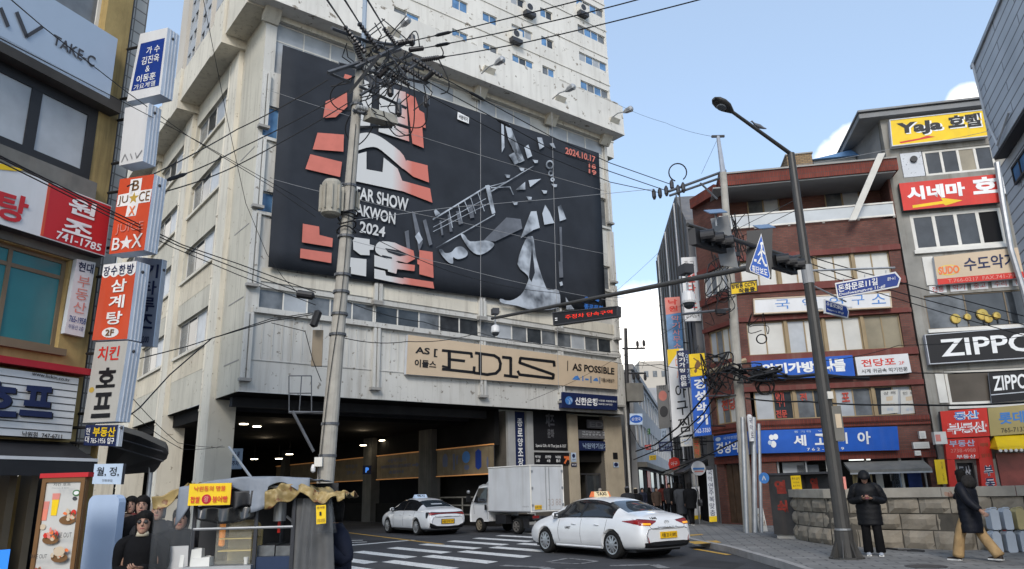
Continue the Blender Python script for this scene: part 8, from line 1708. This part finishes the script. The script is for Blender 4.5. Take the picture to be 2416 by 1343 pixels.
# two women from behind at the alley mouth
g=gr(1612,1238,PAVE); person('person in a long grey coat seen from behind, left of two walking into the alley',g,math.radians(172),1.66,coat=M('charcoal_coat',(.035,.037,.042),.85,.15,8),quilt=0,coat_z=.42,hairlen=.12,feet=((.09,-.16,0),(-.09,.16,.02)))
g=gr(1634,1240,PAVE); person('person in a black coat with a shoulder bag, right of two walking into the alley',g,math.radians(188),1.68,coat=m_blk,quilt=0,coat_z=.66,hairlen=.14,feet=((.09,.16,.02),(-.09,-.16,0)))
bp=g+V((.32,-.05,.88)); t=thing('shoulder_bag','black shoulder bag hanging from the right one of the two walking away','bag',bp); mb=MB(); mb.prism([bp+V((0,-.16,-.13)),bp+V((0,.16,-.13)),bp+V((0,.19,.0)),bp+V((0,.13,.13)),bp+V((0,-.13,.13)),bp+V((0,-.19,.0))],V((.11,0,0))); mb.build('body',m_black,t); mb=MB(); mb.tube(smooth([bp+V((.05,-.12,.12)),bp+V((-.0,-.03,.5)),bp+V((-.05,.0,.56)),bp+V((.0,.05,.5)),bp+V((.05,.12,.12))]),.012,5); mb.build('strap',m_black,t)
cl=[M('dark_blue_jacket',(.010,.013,.028),.8,.2,6),M('brown_coat',(.06,.04,.03),.85,.2,6),m_blk,M('dark_red_jacket',(.12,.025,.02),.8,.2,6),M('dark_grey_coat',(.018,.018,.02),.85,.2,6)]
crowd=[(1517,1190,43,0,'dark blue jacket, leftmost of the crowd in the alley',0,None),(1534,1188,45,180,'black coat, second from the left in the alley crowd',2,None),(1550,1190,41,10,'brown coat facing out of the alley, middle of the crowd',1,None),(1566,1188,46,170,'dark red jacket amid the crowd in the alley',3,None),(1582,1195,38,-15,'dark grey coat below the red round sign',4,None),(1597,1200,36,190,'black coat right of the crowd, near the round white sign',2,None)]
for i,(x,y,d,rz,l,ci,cp) in enumerate(crowd):
    p=at(x,y,d); p.z=0 if x<1560 else PAVE; person('person in a '+l,p,math.radians(rz),1.64+.02*i,coat=cl[ci],quilt=0,wide=.85,coat_z=.72,feet=((.09,-.1,0),(-.09,.12,0)),face=(abs(rz)<90),hairlen=.06*(i%2))
p=at(1481,1180,31); p.z=0; person('person in dark clothes and a grey knitted hat standing just behind the taxi',p,math.radians(200),1.72,coat=cl[4],quilt=0,cap=M('grey_knit',(.10,.10,.11),.9,.2,20),face=False)
p=at(1501,1182,33); p.z=0; person('person in a cream cap just right of the grey knitted hat, behind the taxi',p,math.radians(190),1.66,coat=cl[2],quilt=0,cap=M('cream_cap',(.42,.36,.26),.8,.1,6),face=False)
p=G.P(gx(1383),0,.9); person('person with pale hair in a black coat before the arcade doorway',p,math.radians(25),1.68,coat=cl[2],quilt=0,hair=M('pale_hair',(.35,.33,.30),.6,.1,10))
# people by the food stall
p=at(343,1222,7.9); p.z=0
def shades(t,hp):
    for s in (-1,1): mb=MB(); mb.sph(hp(s*.033,-.094,.008),.025,10,0,(1,.35,.75)); mb.build('sunglasses',m_black,t)
    mb=MB(); rings_loft(mb,[(V((0,-.03,1.44)),V((.075,0,0)),V((0,.075,0))),(V((0,-.03,1.49)),V((.062,0,0)),V((0,.062,0)))],12); mb.build('scarf',M('pale_scarf',(.45,.40,.30),.9,.2,8),t,True)
person('person in sunglasses and a long black coat standing left of the food stall',p,.25,1.58,coat=m_blk,quilt=0,coat_z=.35,hairlen=.05,wide=.78,arms=(((.21,.0,1.1),(.06,-.22,1.12)),((-.21,.02,1.1),(-.02,-.23,1.08))),holds=True,extra=shades)
bgp=[(286,1165,11.4,'brown-haired head far left of the stall, in the shade of the canopy',1),(312,1172,11.6,'reddish-brown coat behind the person in sunglasses',3),(338,1180,10.2,'black jacket and pale collar directly behind the person in sunglasses',2),(374,1196,9.4,'grey hair and dark jacket seen past the left side of the stall',4)]
for x,y,d,l,ci in bgp:
    p=at(x,y,d); hz_=p.z+.08; p.z=0; person('person with '+l,p,.3,min(1.74,max(1.5,hz_)),coat=cl[ci],quilt=0,wide=.82,hair=M('grey_hair',(.25,.24,.23),.7,.2,10) if ci==4 else m_hair)
p=at(428,1222,8.2); p.z=0; person('stallholder in a dark jacket and white apron behind the left side of the stall',p,.3,1.60,coat=cl[2],quilt=0,extra=lambda t,hp: MB().prism([V((-.15,-.19,.5)),V((.15,-.19,.5)),V((.12,-.19,1.3)),V((-.12,-.19,1.3))],V((0,.01,0))).build('apron',m_whs,t))
p=at(790,1200,7.4); p.z=0; person('person in dark clothes standing at the right end of the stall, partly hidden',p,math.radians(-60),1.66,coat=cl[0],quilt=0,arms=(((.25,.02,1.16),(.2,-.3,1.38)),((-.25,.02,1.14),(-.24,-.06,.88))))
# ================================================================== fish-shaped pastry stall
SF=Fac(at(590,1230,6.7),4)
ST=thing('food_stall','small street-food stall with grey and yellow tarpaulins and a yellow sign on its front','food stall',SF.P(0,0,-.5))
su=lambda x,y=1230,o=0: SF.uv(x,y,o)[0]; sz=lambda y,x=590,o=0: SF.uv(x,y,o)[1]
u0,u1=su(455),su(690); zc=sz(1337); DEPS=-1.1
m_tarp=M('grey_blue_tarpaulin',(.17,.19,.22),.55,.18,3,.4,bump=.4,bscale=9)
m_ytarp=M('yellowed_tarpaulin',(.30,.215,.085),.5,.35,4,.5,bump=.6,bscale=12,spots=.42,spotcol=(.17,.075,.03),spotscale=6)
m_navy=M('navy_panel',(.012,.025,.06),.5,.2,3)
m_film=glassm('clear_plastic_film',(.16,.17,.18),.12,.12)
m_cloth=M('grey_sheet',(.10,.10,.10),.8,.25,3,bump=.4,bscale=8)
mb=MB(); mb.fbox(SF,u0,su(600),0,zc-.03,DEPS,-.02); mb.build('cabinet',m_dsteel,ST); mb=MB(); mb.fbox(SF,su(600)+.01,u1,0,sz(1316),DEPS,-.05); mb.build('blue_cabinet',m_navy,ST)
mb=MB(); mb.fbox(SF,u0-.03,su(600)+.01,zc-.03,zc+.015,-.5,.06); mb.build('counter',m_steel,ST)
mb=MB(); mb.fbox(SF,u0-.3,u1+.2,0,sz(1140),DEPS-.05,DEPS); mb.build('dark_back',m_black,ST)
for x in (455,602,690): 
    for o in (-.04,DEPS+.1): mb=MB(); mb.tube([SF.P(su(x),0,o),SF.P(su(x),sz(1150),o)],.018,6); mb.build('post',m_dsteel,ST)
for y in (1246,1150): mb=MB(); mb.tube([SF.P(u0,sz(y),-.03),SF.P(u1,sz(y),-.03)],.012,6); mb.build('rail',m_steel,ST)
# roof sheet and its drape
def cloth(nm,mat,fn,nu,nv,th=.008):
    mb=MB()
    for i in range(nu+1):
        for j in range(nv+1): mb.v.append(fn(i/nu,j/nv))
    for i in range(nu):
        for j in range(nv): a=i*(nv+1)+j; mb.f.append((a,a+1,a+nv+2,a+nv+1)); mb.m.append(0)
    o=mb.build(nm,mat,ST,True); o.modifiers.new('t','SOLIDIFY').thickness=th; return o
import mathutils.noise as mnoise
def nz(p,s=6): return mnoise.noise(p*s)
zt=sz(1146); ua=su(418); ub_=su(728)
def roof(f,g):
    u=ua+(ub_-ua)*f; bow=.05*math.sin(math.pi*f)+.05*f
    if g<.6: o=DEPS+(0-DEPS)*(g/.6); z=zt+bow-.03*abs(math.sin(f*9))*.4
    else: 
        gg=(g-.6)/.4; o=.03+.03*math.sin(f*23)*gg+.02*gg; ln_=.10+(.16 if f>.55 and f<.68 else .0)+(.22*max(0,1-f*8))+.05*math.sin(f*14); z=zt+bow-ln_*gg
    p=SF.P(u,z,o); return p+V((0,0,1))*nz(p,5)*.015
cloth('roof_tarpaulin',m_tarp,roof,60,20)
def val(f,g):
    u=su(550)+(su(612)-su(550))*f; z=sz(1158)-(.17)*g*(1-.3*math.sin(3*f)); return SF.P(u,z,.045+.02*math.sin(f*12)*g)
cloth('dark_valance',m_black,val,16,8)
def blk(f,g):
    u=su(460)+(su(600)-su(460))*f; z=sz(1192)-(.10+.05*math.sin(math.pi*f))*g; return SF.P(u,z,.0+.03*math.sin(f*17)*g)
cloth('rolled_black_film',M('shiny_black_film',(.02,.02,.02),.15,.2,5,.6),blk,30,6)
def yt(f,g):
    x0=su(628); x1=su(815); u=x0+(x1-x0)*f
    top=sz(1165)+.07*math.sin(math.pi*min(1,f*1.25+.1)); 
    if g<.45: o=-.75+.8*(g/.45); z=top-.02
    else: gg=(g-.45)/.55; o=.06+.03*gg; z=top-(.15*(1-f*.75)+.03*math.sin(f*11)+ (.06 if f>.9 else 0))*gg
    p=SF.P(u,z,o); d=nz(p,8)*.075+nz(p,20)*.03; return p+SF.n*d+V((0,0,d*.7))
cloth('yellow_tarpaulin',m_ytarp,yt,70,34)
def yl_(f,g):
    x0=su(358); x1=su(440); u=x0+(x1-x0)*f; top=sz(1172)+.12*f
    if g<.5: o=-.7+.72*(g/.5); z=top
    else: gg=(g-.5)/.5; o=.03; z=top-(.07+.05*math.sin(f*5))*gg
    p=SF.P(u,z,o); d=nz(p,10)*.06; return p+SF.n*d+V((0,0,d*.6))
cloth('yellow_tarpaulin',m_ytarp,yl_,30,20)
def sheet(xt0,xt1,xb0,xb1,yt_,zb,o,amp,k):
    def fn(f,g):
        a=su(xt0)+(su(xt1)-su(xt0))*f; b_=su(xb0,1340)+(su(xb1,1340)-su(xb0,1340))*f; zt_=sz(yt_); p=SF.P(a+(b_-a)*g,zt_+(zb-zt_)*g,o+amp*math.sin(f*k)*(.4+g)); return p
    return fn
cloth('grey_side_sheet',m_cloth,sheet(690,778,686,806,1178,.1,-.06,.02,17),30,12)
cloth('clear_plastic_sheet',m_film,sheet(716,745,690,728,1180,.6,.06,.035,12),16,14,.003)
cloth('clear_plastic_sheet',m_film,sheet(742,782,742,792,1172,sz(1262),.03,.02,10),16,10,.003)
cloth('clear_plastic_sheet',m_film,sheet(360,455,352,452,1172,.5,.0,.02,14),24,14,.003)
def stg(fn_,nm): pass
q=[SF.P(su(448),sz(1141,498),.09),SF.P(su(547),sz(1141,498),.09),SF.P(su(547),sz(1192,498),.09),SF.P(su(448),sz(1192,498),.09)]
sign('stall_sign','yellow stall sign with red lettering and a red disc hung on the front tarpaulin','sign',q,SF.n,.02,'Y','R',[('낙원동의 명물',.13,.12,.87,.36,'R',.01),('찹쌀',.06,.58,.28,.88,'R',.02),('왕',.385,.57,.49,.86,'PK',.02),('붕어빵',.58,.58,.94,.88,'R',.02)],[(ell(.435,.72,.115,.22),M('dark_red_disc',(.42,.01,.03),.5,.05),'disc')])
q=[SF.P(su(749),sz(1192,760),.10),SF.P(su(772),sz(1191,760),.10),SF.P(su(774),sz(1234,760),.10),SF.P(su(752),sz(1236,760),.10)]
sign('paper_notice','small yellow paper notice pinned to the clear plastic at the right of the stall','notice',q,SF.n,.004,'Y','Y',[('붕어빵',.1,.06,.9,.2,'BR',.01),('1',.35,.35,.55,.55,'K',.05),('3개 2천원',.1,.72,.9,.92,'BR',.01)])
# things on the counter
t=thing('pastry_case','rounded clear case with a cream lining full of pastries on the stall counter','display case',SF.P(su(550),zc+.015,-.25)); a,b_=su(508),su(592); h=sz(1236)-zc; pr=[(a,0),(b_,0),(b_,h-.09),(b_-.03,h-.03),(b_-.08,h),(a,h)]
mb=MB(); mb.prism([SF.P(x,zc+.02+z,-.42) for x,z in reversed(pr)],-SF.n*.02); mb.build('lining',M('cream_lining',(.42,.34,.16),.5,.2,5),t); mb=MB(); mb.prism([SF.P(x,zc+.02+z,-.06) for x,z in reversed(pr)],-SF.n*.3); mb.build('plastic_cover',glassm('case_plastic',(.5,.48,.40),.1,.22),t)
for z in (.10,.20): mb=MB(); mb.fbox(SF,a+.01,b_-.01,zc+.02+z,zc+.028+z,-.40,-.1); mb.build('shelf',M('brass_shelf',(.5,.38,.12),.4,.1),t)
random.seed(8)
bgs=[('white paper bags stacked upright on the stall counter, rear bundle',456,482,1292,1334,.0,.1),('white paper bags lying in a slumped pile on the counter',462,506,1312,1334,.05,.14),('small white paper packet standing between the bag piles and the case',482,497,1294,1316,-.08,.06),('white cup standing at the right end of the stall counter',577,588,1320,1337,.04,.05),('white paper standing at the left end of the stall counter',436,447,1310,1338,.05,.02)]
for l,x0,x1,y0,y1,o,dp_ in bgs:
    z0=zc+.016; z1=z0+(sz(y0)-sz(y1)); t=thing('paper_bag' if 'cup' not in l else 'paper_cup',l,'paper bags' if 'cup' not in l else 'cup',SF.P(su((x0+x1)/2),z0,o-.1)); mb=MB()
    if 'cup' in l: mb.lathe(SF.P(su((x0+x1)/2),z0,o-.1),[(.016,0),(.022,z1-z0)],14)
    else:
        a,b_=su(x0),su(x1); mb.hexa([SF.P(a,z0,o),SF.P(b_,z0,o),SF.P(b_,z0,o-dp_),SF.P(a,z0,o-dp_),SF.P(a+.004,z1-.012,o-.01),SF.P(b_-.006,z1,o-.015),SF.P(b_-.008,z1-.006,o-dp_),SF.P(a,z1,o-dp_)])
    mb.build('paper',m_blind,t)
p=SF.P(su(510),sz(1262),-.2); t=thing('paper_lantern','slim orange lantern hanging inside the stall beside the pastry case','lantern',p); mb=MB(); mb.lathe(p,[(.012,-.1),(.026,-.09),(.026,.09),(.012,.1)],10); mb.build('shade',M('orange_lantern',(.65,.22,.03),.5,.1,5,emit=.25),t); mb=MB(); mb.tube([p+V((0,0,.1)),p+V((0,0,.35))],.004,4); mb.build('cord',m_black,t)
p=SF.P(su(643),sz(1205),-.25); t=thing('utensil_canister','grey canister hanging under the yellow tarpaulin with a red tag below','canister',p); mb=MB(); mb.lathe(p,[(.055,-.1),(.055,.1)],14); mb.build('body',m_steel,t); mb=MB(); mb.tube([p-V((0,0,.1)),p-V((0,0,.2))],[.012,.014],6); mb.build('red_tag',c('R'),t)
p=SF.P(su(690),sz(1235),-.2); t=thing('tongs','pale metal tongs hanging inside the stall by the grey sheet','tongs',p); mb=MB(); mb.tube([SF.P(su(663),sz(1222),-.2),SF.P(su(690),sz(1244),-.2)],.012,6); mb.build('handle',m_steel,t)
for l,x0,x1,y0,y1 in (('steel cooking pan on the right of the stall, left half',604,645,1290,1314),('steel cooking pan on the right of the stall, right half',648,686,1292,1314)):
    t=thing('cooking_pan',l,'pan',SF.P(su((x0+x1)/2),sz(1316),-.2)); mb=MB(); mb.fbox(SF,su(x0),su(x1),sz(1316)+.002,sz(y0),-.5,-.1); mb.build('body',M('scorched_steel',(.12,.13,.14),.3,.4,9,.5,metal=.6),t)
mb=MB(); mb.tube([SF.P(su(560),sz(1140),0)+V((0,.4,0)),at(540,1055,7.3)],.012,5); t=thing('tent_pole','thin pale pole leaning up from the stall roof','pole',SF.P(su(560),sz(1140),-.4)); mb.build('pole',m_steel,t)
